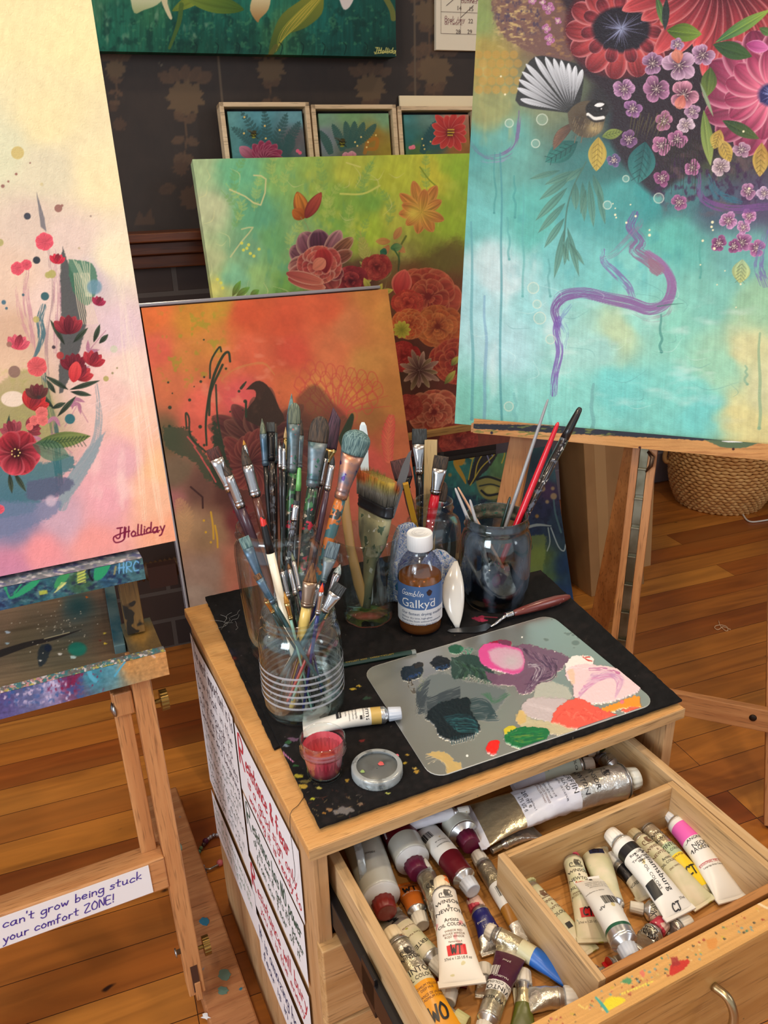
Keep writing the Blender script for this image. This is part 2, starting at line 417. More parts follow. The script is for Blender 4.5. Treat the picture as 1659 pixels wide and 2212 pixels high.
    def petal(s, x, y, ang, L, W, c0, c1, edge=None, a=1, p=1.0, q_=.7, soft=1.2, st=.18, seed=0, mid=None, h=0):
        """ang in degrees, 0 = right, 90 = down"""
        r = math.radians(ang); cx, cy = x + L / 2 * math.cos(r), y + L / 2 * math.sin(r); R = max(L / 2, W) + 3
        R = math.hypot(L / 2, W) + 3
        q = s.sl(cx - R, cx + R, cy - R, cy + R)
        if q is None: return
        dx, dy = s.X[q] - x, s.Y[q] - y
        u = (dx * math.cos(r) + dy * math.sin(r)) / L; v = -dx * math.sin(r) + dy * math.cos(r)
        uc = np.clip(u, 0, 1); w = W * np.sin(np.pi * uc ** p) ** q_
        f = np.clip((w - np.abs(v)) / soft + .5, 0, 1) * ((u > -.01) & (u < 1.01)) * a
        k = np.clip(v / (w + 1e-6), -1, 1)
        c = np.array(c0, float) * (1 - uc[..., None]) + np.array(c1, float) * uc[..., None]
        if st: c = c * (1 + st * (vn(k * 7 + seed, uc * 1.5 + seed, 4) - .5))[..., None]
        if edge is not None:
            e = np.clip((np.maximum(np.abs(k), (uc - .55) * 2.1) - .72) * 3.2, 0, 1)[..., None] * .85; c = c * (1 - e) + np.array(edge, float) * e
        if mid is not None:
            e = np.clip(1 - np.abs(v) / 1.1, 0, 1)[..., None] * .8; c = c * (1 - e) + np.array(mid, float) * e
        s.put(q, f, c, h)
    def leaf(s, x0, y0, x1, y1, W, col, col2=None, mid=None, a=1, seed=0):
        s.petal(x0, y0, math.degrees(math.atan2(y1 - y0, x1 - x0)), math.hypot(x1 - x0, y1 - y0), W, col, col2 or col, None, a, 1.0, .9, 1.2, .25, seed, mid)
    def stroke(s, pts, w, col, a=1, taper=(1, 1), dry=0, soft=1.2, smooth=4, col2=None, seed=0, h=0):
        P = np.array(catmull(pts, smooth) if smooth and len(pts) > 2 else pts, float); e = w + 3
        q = s.sl(P[:, 0].min() - e, P[:, 0].max() + e, P[:, 1].min() - e, P[:, 1].max() + e)
        if q is None: return
        X, Y = s.X[q], s.Y[q]; D = np.full(X.shape, 1e9); T = np.zeros(X.shape); S = np.zeros(X.shape); n = len(P) - 1
        for i in range(n):
            (x0, y0), (x1, y1) = P[i], P[i + 1]; dx, dy = x1 - x0, y1 - y0; l = math.hypot(dx, dy) + 1e-9
            t = np.clip(((X - x0) * dx + (Y - y0) * dy) / l ** 2, 0, 1); d = np.hypot(X - x0 - t * dx, Y - y0 - t * dy)
            m_ = d < D; D = np.where(m_, d, D); T = np.where(m_, (i + t) / n, T); S = np.where(m_, ((X - x0) * -dy + (Y - y0) * dx) / l, S)
        ww = w * np.where(T < .5, taper[0] + (1 - taper[0]) * T * 2, taper[1] + (1 - taper[1]) * (1 - T) * 2)
        f = np.clip((ww - D) / soft + .5, 0, 1) * a
        if dry: f = f * np.clip((vn(S / 1.6 + seed, T * 9, seed + 3) - dry * .62) * 3.2, 0, 1)
        c = np.array(col, float)
        if col2 is not None: c = c * (1 - T[..., None]) + np.array(col2, float) * T[..., None]
        s.put(q, f, c, h)
    def dot(s, x, y, r, col, a=1, soft=1.2, ry=None, h=0):
        ry = ry or r; q = s.sl(x - r - 3, x + r + 3, y - ry - 3, y + ry + 3)
        if q is None: return
        d = np.hypot((s.X[q] - x) / r, (s.Y[q] - y) / ry); s.put(q, np.clip((1 - d) * min(r, ry) / soft + .5, 0, 1) * a, np.array(col, float), h)
    def glow(s, x, y, r, col, a=1, ry=None):
        ry = ry or r; q = s.sl(x - 2.2 * r, x + 2.2 * r, y - 2.2 * ry, y + 2.2 * ry)
        if q is None: return
        d = ((s.X[q] - x) / r) ** 2 + ((s.Y[q] - y) / ry) ** 2; s.put(q, np.exp(-d * 1.2) * a, np.array(col, float))
    def ring(s, x, y, r, col, a=1, w=1.2):
        s.stroke([(x + r * math.cos(t), y + r * math.sin(t)) for t in np.linspace(0, 6.29, 14)], w, col, a, smooth=0)
    def write(s, txt, x, y, size, w, col, rot=0, slant=.15, a=1):
        st, _ = penstrokes(txt, size, slant); c, n = math.cos(rot), math.sin(rot)
        for P in st: s.stroke([(x + p[0] * c + p[1] * n, y + p[0] * n - p[1] * c) for p in P], w, col, a, smooth=0)
    # --- motifs
    def fern(s, pts, L, W, col, a=.8, n=14, droop=55, col2=None):
        P = catmull(pts, 6); s.stroke(pts, 1.1, col, a)
        for i in range(n):
            k = int((i + 1) / (n + 1) * (len(P) - 1)); p = P[k]; t = P[min(k + 1, len(P) - 1)] - P[max(k - 1, 0)]; an = math.degrees(math.atan2(t[1], t[0]))
            l = L * math.sin(math.pi * (.12 + .86 * (i + 1) / (n + 1))) ** .7
            for sg in (-1, 1): s.petal(p[0], p[1], an + sg * droop, l, W, col, col2 or col, None, a, .8, .9, 1.1, .2, i)
    def blossom(s, x, y, r, c0, c1, edge=None, rot=0, n=5, cen=(60, 20, 40), st=(240, 225, 200), a=1, sq=1.0):
        for i in range(n):
            an = rot + i * 360 / n; s.petal(x, y, an + 14 * math.sin(i * 2.4 + x), r * (1 - .18 * abs(math.sin(i * 1.7 + y))), r * .40, c0, c1, edge, a, 1.5, .55, 1.1, .35, i + x)
        s.glow(x, y, r * .32, cen, .85 * a)
        for i in range(9):
            an = math.radians(rot + i * 40 + 13); l = r * (.25 + .12 * (i % 3)); s.stroke([(x, y), (x + l * math.cos(an), y + l * math.sin(an))], .5, st, .8 * a, smooth=0, soft=1)
            s.dot(x + l * math.cos(an), y + l * math.sin(an), 1.0, st, a)
    def rose(s, x, y, R, cd, cm, cl, edge, rot=0, a=1, sq=.85, seed=0, rings=5):
        rg = random.Random(seed); 
        s.dot(x, y, R * .9, cd, a, 6, R * .8 * sq)
        for k in range(rings):
            rr = R * (1 - k / (rings + .4)); n = 7 - k
            for i in range(max(3, n)):
                t = rot + i * 360 / max(3, n) + k * 37 + rg.uniform(-12, 12); r0 = rr * .28; th = math.radians(t)
                bx, by = x + r0 * math.cos(th) * .6, y + r0 * math.sin(th) * .6 * sq
                f = rg.random(); c1 = tuple(cm[j] * (1 - f) + cl[j] * f for j in range(3))
                s.petal(bx, by, t, rr * .82 * (sq if abs(math.sin(th)) > .7 else 1), rr * .45, cd, c1, edge, a, 1.6, .5, 1.6, .3, i + k * 3 + seed)
        s.dot(x, y, R * .1, cd, a, 3)
    def drip(s, x, y0, y1, w, col, a=.5, wob=3, seed=0):
        rg = random.Random(seed + int(x)); n = 6
        P = [(x + rg.uniform(-wob, wob), y0 + (y1 - y0) * i / n) for i in range(n + 1)]
        s.stroke(P, w, col, a, (.7, 1)); s.dot(P[-1][0], y1, w * 1.3, col, a)
    def build(s, name, mat, parent, thick=0, hs=0, label=None, local=None, keep=None):
        nx, nz = s.nx, s.nz; P = s.P.reshape(-1, 3).copy()
        up = s.fr.az if s.h else -s.fr.ay
        if hs: P += up * (s.H.reshape(-1, 1) * hs)
        C = np.clip(s.C, 0, 255).reshape(-1, 3) / 255; C = np.where(C <= .04045, C / 12.92, ((C + .055) / 1.055) ** 2.4)
        idx = np.arange(nx * nz).reshape(nz, nx)
        Q = np.stack([idx[1:, :-1], idx[1:, 1:], idx[:-1, 1:], idx[:-1, :-1]], -1).reshape(-1, 4)
        M4 = np.concatenate([C, s.M.reshape(-1, 1)], 1)
        if keep is not None: Q = Q[keep.reshape(-1)[Q].all(1)]
        if thick:
            rim = np.concatenate([idx[0, :], idx[1:, -1], idx[-1, -2::-1], idx[-2:0:-1, 0]]); n = len(rim); b = len(P)
            P = np.concatenate([P, P[rim], P[rim] - up * thick]); M4 = np.concatenate([M4, M4[rim], M4[rim]])
            j = np.arange(n); k = (j + 1) % n
            Q = np.concatenate([Q, np.stack([b + j, b + k, b + n + k, b + n + j], -1)])
        Mi = _m4((WM[parent.name] if parent is not None else (local.mat() if local else Matrix.Identity(4))).inverted())
        P = P @ Mi[:3, :3].T + Mi[:3, 3]
        me = bpy.data.meshes.new(name); nv, nf = len(P), len(Q)
        me.vertices.add(nv); me.vertices.foreach_set('co', P.astype(np.float32).ravel())
        me.loops.add(nf * 4); me.loops.foreach_set('vertex_index', Q.astype(np.int32).ravel())
        me.polygons.add(nf); me.polygons.foreach_set('loop_start', np.arange(0, nf * 4, 4, dtype=np.int32)); me.polygons.foreach_set('loop_total', np.full(nf, 4, np.int32))
        me.polygons.foreach_set('use_smooth', np.ones(nf, bool)); me.update()
        at = me.color_attributes.new('pigment', 'FLOAT_COLOR', 'POINT'); at.data.foreach_set('color', M4.astype(np.float32).ravel())
        me.materials.append(mat)
        if thick:
            v = [P[i] for i in (b + n + 0, b + n + nx - 1, b + n + nx - 1 + nz - 1, b + n + 2 * nx + nz - 3)]
        o = bpy.data.objects.new(name, me); COL.objects.link(o)
        if parent is not None: o.parent = parent
        elif local: o.matrix_world = local.mat()
        WM[o.name] = WM[parent.name] if parent is not None else (local.mat() if local else Matrix.Identity(4))
        if label: o['label'] = label
        return o
def pigment(name, rough=.45, bump=.25, bsc=220, metalmask=False, weave=0, coat=0, spec=.5):
    n = NT(name); at = n.n.new('ShaderNodeAttribute'); at.attribute_name = 'pigment'
    n.b.inputs['Specular IOR Level'].default_value = spec
    if metalmask:
        inv = n.n.new('ShaderNodeMath'); inv.operation = 'SUBTRACT'; inv.inputs[0].default_value = .82; inv.use_clamp = True; n.t.links.new(at.outputs['Alpha'], inv.inputs[1])
        n.t.links.new(inv.outputs[0], n.b.inputs['Metallic'])
        n.rough(n.ramp(at.outputs['Alpha'], [(0, (.30, .30, .30, 1)), (1, (.34, .34, .34, 1))]))
    else: n.rough(rough)
    n.t.links.new(at.outputs['Color'], n.b.inputs['Base Color'])
    if bump: n.bump(n.noise(bsc, (1, 1, 1), 4, dist=1.0), bump, .0015)
    if coat: n.b.inputs['Coat Weight'].default_value = coat; n.b.inputs['Coat Roughness'].default_value = .25
    return n.m
# ---------------------------------------------------------------- frames of the place
FT = atz(667, 1837, .62); FT = A3(FT[0], FT[1], 0)
dT = A3(math.sin(YAWT), math.cos(YAWT), 0); wT = A3(math.cos(YAWT), -math.sin(YAWT), 0); Z = A3(0, 0, 1)
TB = Frame(FT, wT, dT, Z)                       # cabinet: x across its front, y into its depth
a20 = math.radians(20)
XW = A3(math.cos(a20), math.sin(a20), 0); YW = A3(-math.sin(a20), math.cos(a20), 0)
WALL = Frame((-.60, 1.97, 0), XW, YW, Z)
# ---------------------------------------------------------------- floor, walls
def floormat():
    n = NT('floorboards'); v = n.co((1, 1, 1))
    br = n.n.new('ShaderNodeTexBrick'); br.offset = .37; br.offset_frequency = 3
    br.inputs['Color1'].default_value = (0, 0, 0, 1); br.inputs['Color2'].default_value = (1, 1, 1, 1); br.inputs['Mortar'].default_value = (.5, .5, .5, 1)
    br.inputs['Scale'].default_value = 1; br.inputs['Brick Width'].default_value = 1.13; br.inputs['Row Height'].default_value = .0845
    br.inputs['Mortar Size'].default_value = .0007; br.inputs['Mortar Smooth'].default_value = 0; br.inputs['Bias'].default_value = 0
    n.t.links.new(v, br.inputs['Vector'])
    base = n.ramp(br.outputs['Color'], [(0, (132, 60, 22)), (.22, (184, 106, 40)), (.42, (208, 130, 50)), (.6, (166, 86, 32)), (.8, (216, 144, 60)), (1, (192, 112, 42))])
    g = n.noise(26, (.09, 1, 1), 5, dist=1.2)
    base = n.mix(n.ramp(g, [(.35, (0, 0, 0, 1)), (.7, (.55, .55, .55, 1))]), base, lin((96, 46, 16)))
    g2 = n.noise(5, (.3, 1, 1), 3, off=3); base = n.mix(n.ramp(g2, [(.4, (0, 0, 0, 1)), (.75, (.4, .4, .4, 1))]), base, lin((196, 130, 60)))
    base = n.mix(n.mask(n.noise(17, (.6, 1, 1), 2, off=9), .74, .77), base, lin((50, 24, 12)))
    base = n.mix(br.outputs['Fac'], base, lin((52, 24, 10)))
    n.col(base); n.rough(.36); n.bump(g, .08, .001); n.b.inputs['Coat Weight'].default_value = .25; n.b.inputs['Coat Roughness'].default_value = .3
    return n.m
FL = Frame((0, 0, 0), XW, YW, Z)
struct(build('floor', MB().box(FL, -3.2, 3.6, -2.6, 4.2, -.05, 0), floormat(), local=FL))
WALLY1 = 1.07   # wallpaper starts at the mantel
def wallpaper():
    x0, x1 = -1.6, 1.0
    A = Art(WALL, x0, x1, 1.06, 2.6, .0042)
    A.C[:] = (44, 33, 26); A.tex(30, 40, .25, 3); A.tex(2, 60, .10, 5)
    lc, l2, l3 = (98, 76, 50), (86, 62, 42), (72, 50, 34)
    def flower(x, y, s, c=lc):
        pts = []
        for i in range(22):
            r = s * (1.0 + (.16 if i % 2 else -.12) + .06 * math.sin(i * 2.3)); t = i / 22 * 6.283
            pts.append((x + r * math.cos(t), y + r * .95 * math.sin(t)))
        A.poly(pts, c, .9, smooth=2)
    def sprig(x, y, s, c=l2, flip=1):
        A.stroke([(x, y), (x + 2 * flip, y + 60 * s), (x - 4 * flip, y + 120 * s)], 1.6, c, .9)
        for k, (dx, dy, l, an) in enumerate([(0, 20, 34, -140), (0, 22, 30, -35), (0, 55, 32, 160), (0, 58, 32, 20), (-2, 90, 30, 140), (-2, 92, 30, 40)]):
            A.petal(x + dx, y + dy * s, an if flip > 0 else 180 - an, l * s, 10 * s, c, c, None, .85, 1, .8, st=.1, seed=k)
    def motif(x, y, s=1, flip=1):
        flower(x, y, 38 * s); sprig(x, y + 30 * s, s, l2, flip)
        for i in range(5): A.petal(x + (-24 + 12 * i) * s, y - 34 * s, -90 + (i - 2) * 30, 40 * s, 13 * s, l2, l2, None, .8, 1, .8, st=.1)
        flower(x - 10 * s, y + 150 * s, 17 * s, l3); flower(x + 15 * s, y + 215 * s, 26 * s, l3)
        A.petal(x - 20 * s, y + 190 * s, 160, 40 * s, 13 * s, l3, l3, None, .7)
    motif(400, 212, 1.0, 1); motif(585, 150, .75, -1); motif(800, 190, .8, -1); motif(925, 30, .8, 1); motif(250, 150, .55, 1)
    A.poly([(290, 485), (300, 455), (312, 470), (325, 452), (336, 485)], l3, .8); flower(900, 150, 20, l2)
    for k, (gx, gz) in enumerate([(-1.35, 1.9), (-.95, 2.2), (-1.2, 1.35), (-.2, 2.1), (.4, 2.2), (.75, 1.9), (.8, 1.45)]):
        px_, py_ = pix(WALL.p(gx, 0, gz)); motif(px_, py_, .9, 1 if k % 2 else -1)
    for q in ((470, 120), (896, 0)):
        u = WALL.uv(q)[0]; cx = np.abs(A.gx - u); A.C[cx < .0024] = (92, 76, 58)
    A.dot(348, 137, 4, (120, 110, 90)); A.dot(348, 137, 2.2, (30, 20, 15)); A.dot(718, 148, 2, (15, 10, 8))
    for q in ((319, 162), (260, 277), (530, 172), (252, 270)): A.dot(q[0], q[1], 1.1, (190, 180, 160))
    o = A.build('wall_back', pigment('wallpaper', .6, .1, 300), None, local=WALL); return struct(o)
wallpaper()
mb = MB().box(WALL, -1.6, 1.0, .004, .12, 1.06, 2.6).box(WALL, -1.6, 1.0, .004, .12, 0, 1.06)
struct(build('wall_chimney', mb, plain('plaster_dark', (50, 38, 30), .8), local=WALL))
def brickmat():
    n = NT('dark_bricks'); v = n.co((1, 1, 1), (math.radians(90), 0, 0))
    br = n.n.new('ShaderNodeTexBrick'); br.inputs['Color1'].default_value = lin((40, 27, 23)); br.inputs['Color2'].default_value = lin((52, 36, 29)); br.inputs['Mortar'].default_value = lin((74, 64, 58))
    br.inputs['Scale'].default_value = 1; br.inputs['Brick Width'].default_value = .235; br.inputs['Row Height'].default_value = .088; br.inputs['Mortar Size'].default_value = .006
    n.t.links.new(v, br.inputs['Vector']); n.col(br.outputs['Color']); n.rough(.65); n.bump(br.outputs['Fac'], .6, -.004); return n.m
BR = brickmat()
struct(build('wall_fireplace', MB().box(WALL, -1.6, 1.0, -.006, .003, 0, 1.06), BR, local=WALL))
MW = wood('mahogany', (104, 54, 26), (70, 32, 16), 'x', .6, .35)
mb = MB().box(WALL, -1.6, 1.0, -.085, .02, 1.092, 1.112).box(WALL, -1.6, 1.0, -.055, .02, 1.062, 1.090).box(WALL, -1.6, 1.0, -.03, .02, 1.03, 1.060)
struct(build('trim_1', mb, MW, local=WALL, bevel=.003))
# hearth fittings glimpsed between canvas and easel
bk = Frame(WALL.hit((352, 1228), -.10), XW, YW, Z)
pr = [(.022 + (.004 if i % 2 else -.002), i * .006) for i in range(22)]
gx = Frame(bk.o - XW * .07, YW, Z, XW)
bo = thing('coiled_hose', 'short ribbed brown coiled hose lying in the dark brick fireplace', 'hose', gx)
build('coil', MB().lathe(gx, pr, 20, (True, True)), plain('hose_rust', (86, 60, 40), .5, .2), bo)
build('collar', MB().box(gx, -.045, -.02, -.03, .03, .03, .1), plain('hose_dark', (60, 34, 26), .6), bo)
# far wall and side wall past the chimney
BW = Frame((1.16, 3.14, 0), XW, YW, Z)
wm_ = plain('lilac_grey_paint', (128, 124, 136), .7)
struct(build('wall_recess', MB().box(BW, -2.2, .34, .012, .08, .0, 2.6), wm_, local=BW))
struct(build('baseboard_back', MB().box(BW, -2.2, .34, -.008, .012, 0, .13), plain('lilac_skirting', (138, 134, 150), .5), local=BW, bevel=.003))
RW = Frame(BW.p(.34, 0, 0), YW, -XW, Z)
struct(build('wall_right', MB().box(RW, -5.2, .1, -.08, -.012, 0, 2.6), plain('pale_side_wall', (150, 150, 158), .7), local=RW))
struct(build('baseboard_right', MB().box(RW, -5.2, .1, -.012, .008, 0, .1), plain('teal_skirting', (30, 118, 108), .45), local=RW, bevel=.003))
struct(build('ceiling', MB().box(FL, -3.2, 3.6, -2.6, 4.2, 2.62, 2.66), plain('ceiling_paint', (214, 208, 198), .8), local=FL))

# ---------------------------------------------------------------- paintings
CANV = pigment('painted_canvas', .5, .3, 260, spec=.22)
CANVG = pigment('glossy_painted_canvas', .42, .35, 200, spec=.28)
EDGE = plain('raw_canvas_back', (205, 190, 160), .8)
BARS = wood('stretcher_pine', (205, 170, 118), (180, 142, 92), 'x')
def canvas(name, label, fr, x0, x1, z0, z1, step, thick, mat, paint, side=None, cat='painting', group=None):
    """stretched canvas: painted cloth over the front and sides, raw cloth behind, wooden bars"""
    o = thing(name, label, cat, fr.at(fr.p((x0 + x1) / 2, thick, z0)), group)
    A = Art(fr, x0, x1, z0, z1, step); paint(A)
    A.build('painted_cloth', mat, o, thick=thick)
    m_ = MB(); w = .035
    m_.box(fr, x0 + .001, x1 - .001, .004, thick, z0 + .001, z0 + w).box(fr, x0 + .001, x1 - .001, .004, thick, z1 - w, z1 - .001)
    m_.box(fr, x0 + .001, x0 + w, .004, thick, z0 + w, z1 - w).box(fr, x1 - w, x1 - .001, .004, thick, z0 + w, z1 - w)
    build('stretcher', m_, BARS, o)
    return o, A
TUR = planef(-22, 8.8, atz(1655, 985, .75))
LEF = planef(25, 6, atz(430, 2130, .06))
def paint_turq(A):
    A.base([((1040, 40), (140, 158, 92)), ((1055, 130), (170, 150, 75)), ((1060, 240), (150, 155, 100)), ((1020, 320), (85, 160, 158)), ((1100, 300), (100, 168, 160)), ((1010, 470), (110, 190, 188)),
            ((1005, 640), (165, 215, 222)), ((1075, 600), (196, 222, 226)), ((1000, 880), (128, 205, 190)), ((1080, 760), (176, 220, 226)), ((1100, 880), (140, 214, 208)), ((1150, 480), (92, 182, 172)), ((1150, 650), (150, 210, 212)),
            ((1220, 560), (112, 190, 190)), ((1280, 750), (160, 214, 206)), ((1300, 600), (120, 200, 196)), ((1300, 470), (78, 160, 160)), ((1400, 420), (60, 150, 150)), ((1380, 600), (130, 206, 198)), ((1250, 880), (140, 218, 208)),
            ((1340, 830), (120, 210, 205)), ((1330, 720), (185, 210, 170)), ((1380, 700), (150, 215, 200)), ((1450, 520), (96, 184, 172)), ((1450, 700), (138, 210, 190)), ((1470, 860), (130, 214, 204)), ((1520, 900), (120, 210, 205)), ((1540, 640), (130, 200, 185)),
            ((1600, 560), (110, 175, 170)), ((1640, 660), (150, 195, 160)), ((1560, 780), (160, 215, 185)), ((1620, 760), (214, 212, 160)), ((1600, 900), (220, 212, 150)), ((1650, 930), (222, 212, 150)), ((1655, 830), (212, 212, 165)),
            ((1180, 60), (130, 98, 84)), ((1130, 20), (170, 130, 100)), ((1220, 120), (96, 66, 56)), ((1180, 210), (128, 138, 104)), ((1240, 180), (90, 100, 80)), ((1300, 200), (44, 40, 44)), ((1330, 300), (40, 56, 60)), ((1290, 350), (60, 120, 118)),
            ((1400, 250), (44, 28, 42)), ((1450, 340), (60, 60, 64)), ((1500, 250), (52, 34, 46)), ((1540, 320), (66, 70, 52)), ((1600, 330), (70, 64, 66)), ((1480, 430), (70, 120, 126)), ((1550, 430), (74, 90, 110)), ((1620, 430), (84, 74, 104)), ((1500, 40), (70, 40, 50)), ((1640, 100), (60, 60, 50)), ((1350, 420), (74, 158, 156))], 26, 70, 1, 2.0)
    A.tex(3, 120, .07, 3, .05); A.tex(60, 9, .07, 6, .5); A.tex(14, 22, .14, 8, .3); A.patch(30, 90, (232, 244, 244), .55, .85, .45, 12, (1000, 1250, 520, 900)); A.patch(60, 22, (238, 250, 245), .6, .9, .4, 15, (1150, 1659, 620, 930))
    A.patch(26, 40, (60, 150, 160), .58, .85, .35, 22, (1080, 1500, 430, 640)); A.patch(22, 60, (205, 190, 120), .6, .85, .5, 25, (1010, 1130, 60, 320))
    rg = random.Random(3)
    # bronze ruffle top left, honeycomb
    A.poly([(1058, -20), (1068, 40), (1090, 80), (1130, 105), (1180, 125), (1235, 130), (1250, 60), (1240, -20)], (118, 84, 78), .85, 4, 4, 5)
    A.patch(9, 5, (214, 186, 120), .5, .75, .85, 31, (1060, 1170, -10, 110)); A.patch(7, 10, (74, 60, 84), .55, .7, .8, 37, (1060, 1180, -10, 80)); A.patch(10, 7, (168, 128, 80), .55, .7, .7, 35, (1170, 1250, -10, 130))
    for x, y, r in ((1185, 18, 16), (1150, 2, 10), (1180, 62, 12), (1187, 85, 14), (1172, 5, 8), (1205, 45, 9)): A.blossom(x, y, r, (170, 90, 150), (206, 130, 190), None, x, 4, (120, 60, 110), a=.8)
    for j in range(5):
        for i in range(5): A.dot(1034 + i * 19 + (j % 2) * 9, 118 + j * 19, 9, (196, 150, 66), .45 + .2 * rg.random(), 2)
    # dark depth among the flowers
    A.poly([(1235, 60), (1252, 150), (1300, 190), (1322, 230), (1318, 290), (1345, 350), (1410, 420), (1450, 400), (1540, 340), (1610, 320), (1720, 330), (1720, -60), (1240, -60)], (42, 28, 38), .9, 14, 4)
    A.patch(16, 16, (110, 84, 90), .55, .75, .6, 41, (1420, 1640, 300, 480)); A.patch(8, 12, (60, 34, 70), .5, .7, .8, 43, (1400, 1659, 330, 450))
    # hanging fern under the bird
    for x0, y0, x1, y1, w in ((620, 930, 452, 1055, 17), (600, 990, 432, 1165, 17), (590, 1070, 445, 1230, 16), (585, 1150, 478, 1308, 15), (588, 1200, 530, 1470, 15), (600, 1200, 662, 1460, 14), (575, 1285, 610, 1380, 10), (640, 960, 645, 1110, 17), (680, 960, 690, 1170, 16), (715, 950, 738, 1200, 16), (735, 920, 792, 1085, 16), (760, 1000, 800, 1185, 13), (650, 900, 480, 975, 16), (690, 880, 590, 960, 14), (600, 1250, 585, 1400, 12), (700, 1000, 670, 1130, 12), (610, 1280, 690, 1400, 10), (560, 900, 400, 945, 12)):
        k = 2.4433; A.leaf(980 + x0 / k, y0 / k, 980 + x1 / k, y1 / k, w / k * 1.25, (64, 112, 98), (104, 150, 130), (50, 96, 88), .78, x0)
    A.stroke([(1266, 350), (1240, 400), (1225, 450), (1218, 520)], 1.6, (70, 110, 96), .8)
    # proteas
    def protea(x, y, r0, r1, n, W, ca, cb, ed, a0, a1, sq=1.0, dk=(40, 28, 46), inner=(120, 120, 160), cr=.55, rows=2):
        for row in range(rows):
            for i in range(n):
                t = a0 + (a1 - a0) * (i + .5 * row) / n; th = math.radians(t); rr = r1 * (1 - .16 * row)
                A.petal(x + rr * math.cos(th), y + rr * sq * math.sin(th), t + 180 + rg.uniform(-8, 8), (r1 - r0) * (1.0 - .1 * row), W, ca, cb, ed, 1, .8, .55, 1.4, .35, i + row * 9)
        A.dot(x, y, r0 * 1.25, dk, 1, 8, r0 * 1.1 * sq)
        for i in range(60):
            th = rg.uniform(0, 6.283); l = r0 * rg.uniform(.5, 1.2); A.stroke([(x + 3 * math.cos(th), y + 3 * math.sin(th)), (x + l * math.cos(th), y + l * sq * math.sin(th))], .7, inner if i % 3 else dk, .6, (1, .2), smooth=0)
        A.glow(x, y, r0 * cr * .5, (170, 180, 215), .6)
    A.dot(1342, 62, 122, (84, 28, 38), .95, 10, 108); protea(1342, 66, 50, 120, 13, 24, (110, 30, 40), (216, 88, 84), (238, 166, 166), -40, 320, .88, (34, 26, 40), rows=1); protea(1342, 62, 50, 88, 11, 15, (84, 24, 36), (180, 62, 70), (226, 140, 146), -25, 335, .86, (30, 24, 36), (150, 156, 196), rows=1)
    for r in range(17):
        t = math.radians(26 + r * 9.4); L = 160 + 34 * (r % 3); x, y = 1568 + 60 * math.cos(t), -70 + 60 * math.sin(t)
        A.petal(x, y, math.degrees(t), L * .8, 23, (84, 20, 36), (206, 76, 80), (232, 148, 146), 1, 1.2, .6, 1.4, .4, r)
    protea(1668, 205, 26, 152, 10, 36, (112, 34, 66), (226, 112, 146), (244, 176, 196), 70, 300, .95, (50, 44, 96), (150, 160, 210), rows=1)
    protea(1668, 205, 24, 104, 9, 24, (140, 44, 80), (232, 124, 150), (248, 190, 200), 80, 290, .95, (46, 42, 96), (150, 160, 220), rows=1)
    # green bracts
    for p in (((1440, 66), (1516, 74), 20, (60, 84, 30), (128, 156, 62)), ((1545, 92), (1665, 20), 13, (52, 100, 70), (150, 176, 70)), ((1540, 96), (1625, 122), 19, (40, 70, 44), (66, 96, 50)), ((1535, 145), (1528, 208), 17, (60, 80, 40), (110, 130, 60)),
              ((1512, 178), (1541, 252), 4, (120, 140, 110), (150, 165, 130)), ((1520, 238), (1535, 358), 13, (96, 120, 56), (150, 165, 90)), ((1418, -10), (1436, 60), 8, (50, 80, 50), (110, 150, 80)), ((1440, -5), (1436, 66), 8, (30, 40, 40), (50, 60, 60)), ((1640, 60), (1670, 76), 9, (60, 90, 50), (100, 130, 70)), ((1560, 260), (1640, 300), 14, (40, 64, 40), (84, 100, 50))):
        A.leaf(p[0][0], p[0][1], p[1][0], p[1][1], p[2], p[3], p[4], tuple(min(255, int(c * 1.1)) for c in p[4]), 1)
    A.petal(1612, 96, 10, 50, 14, (150, 50, 110), (226, 120, 180), (240, 170, 210), 1)
    # blossoms
    k = 2.4433
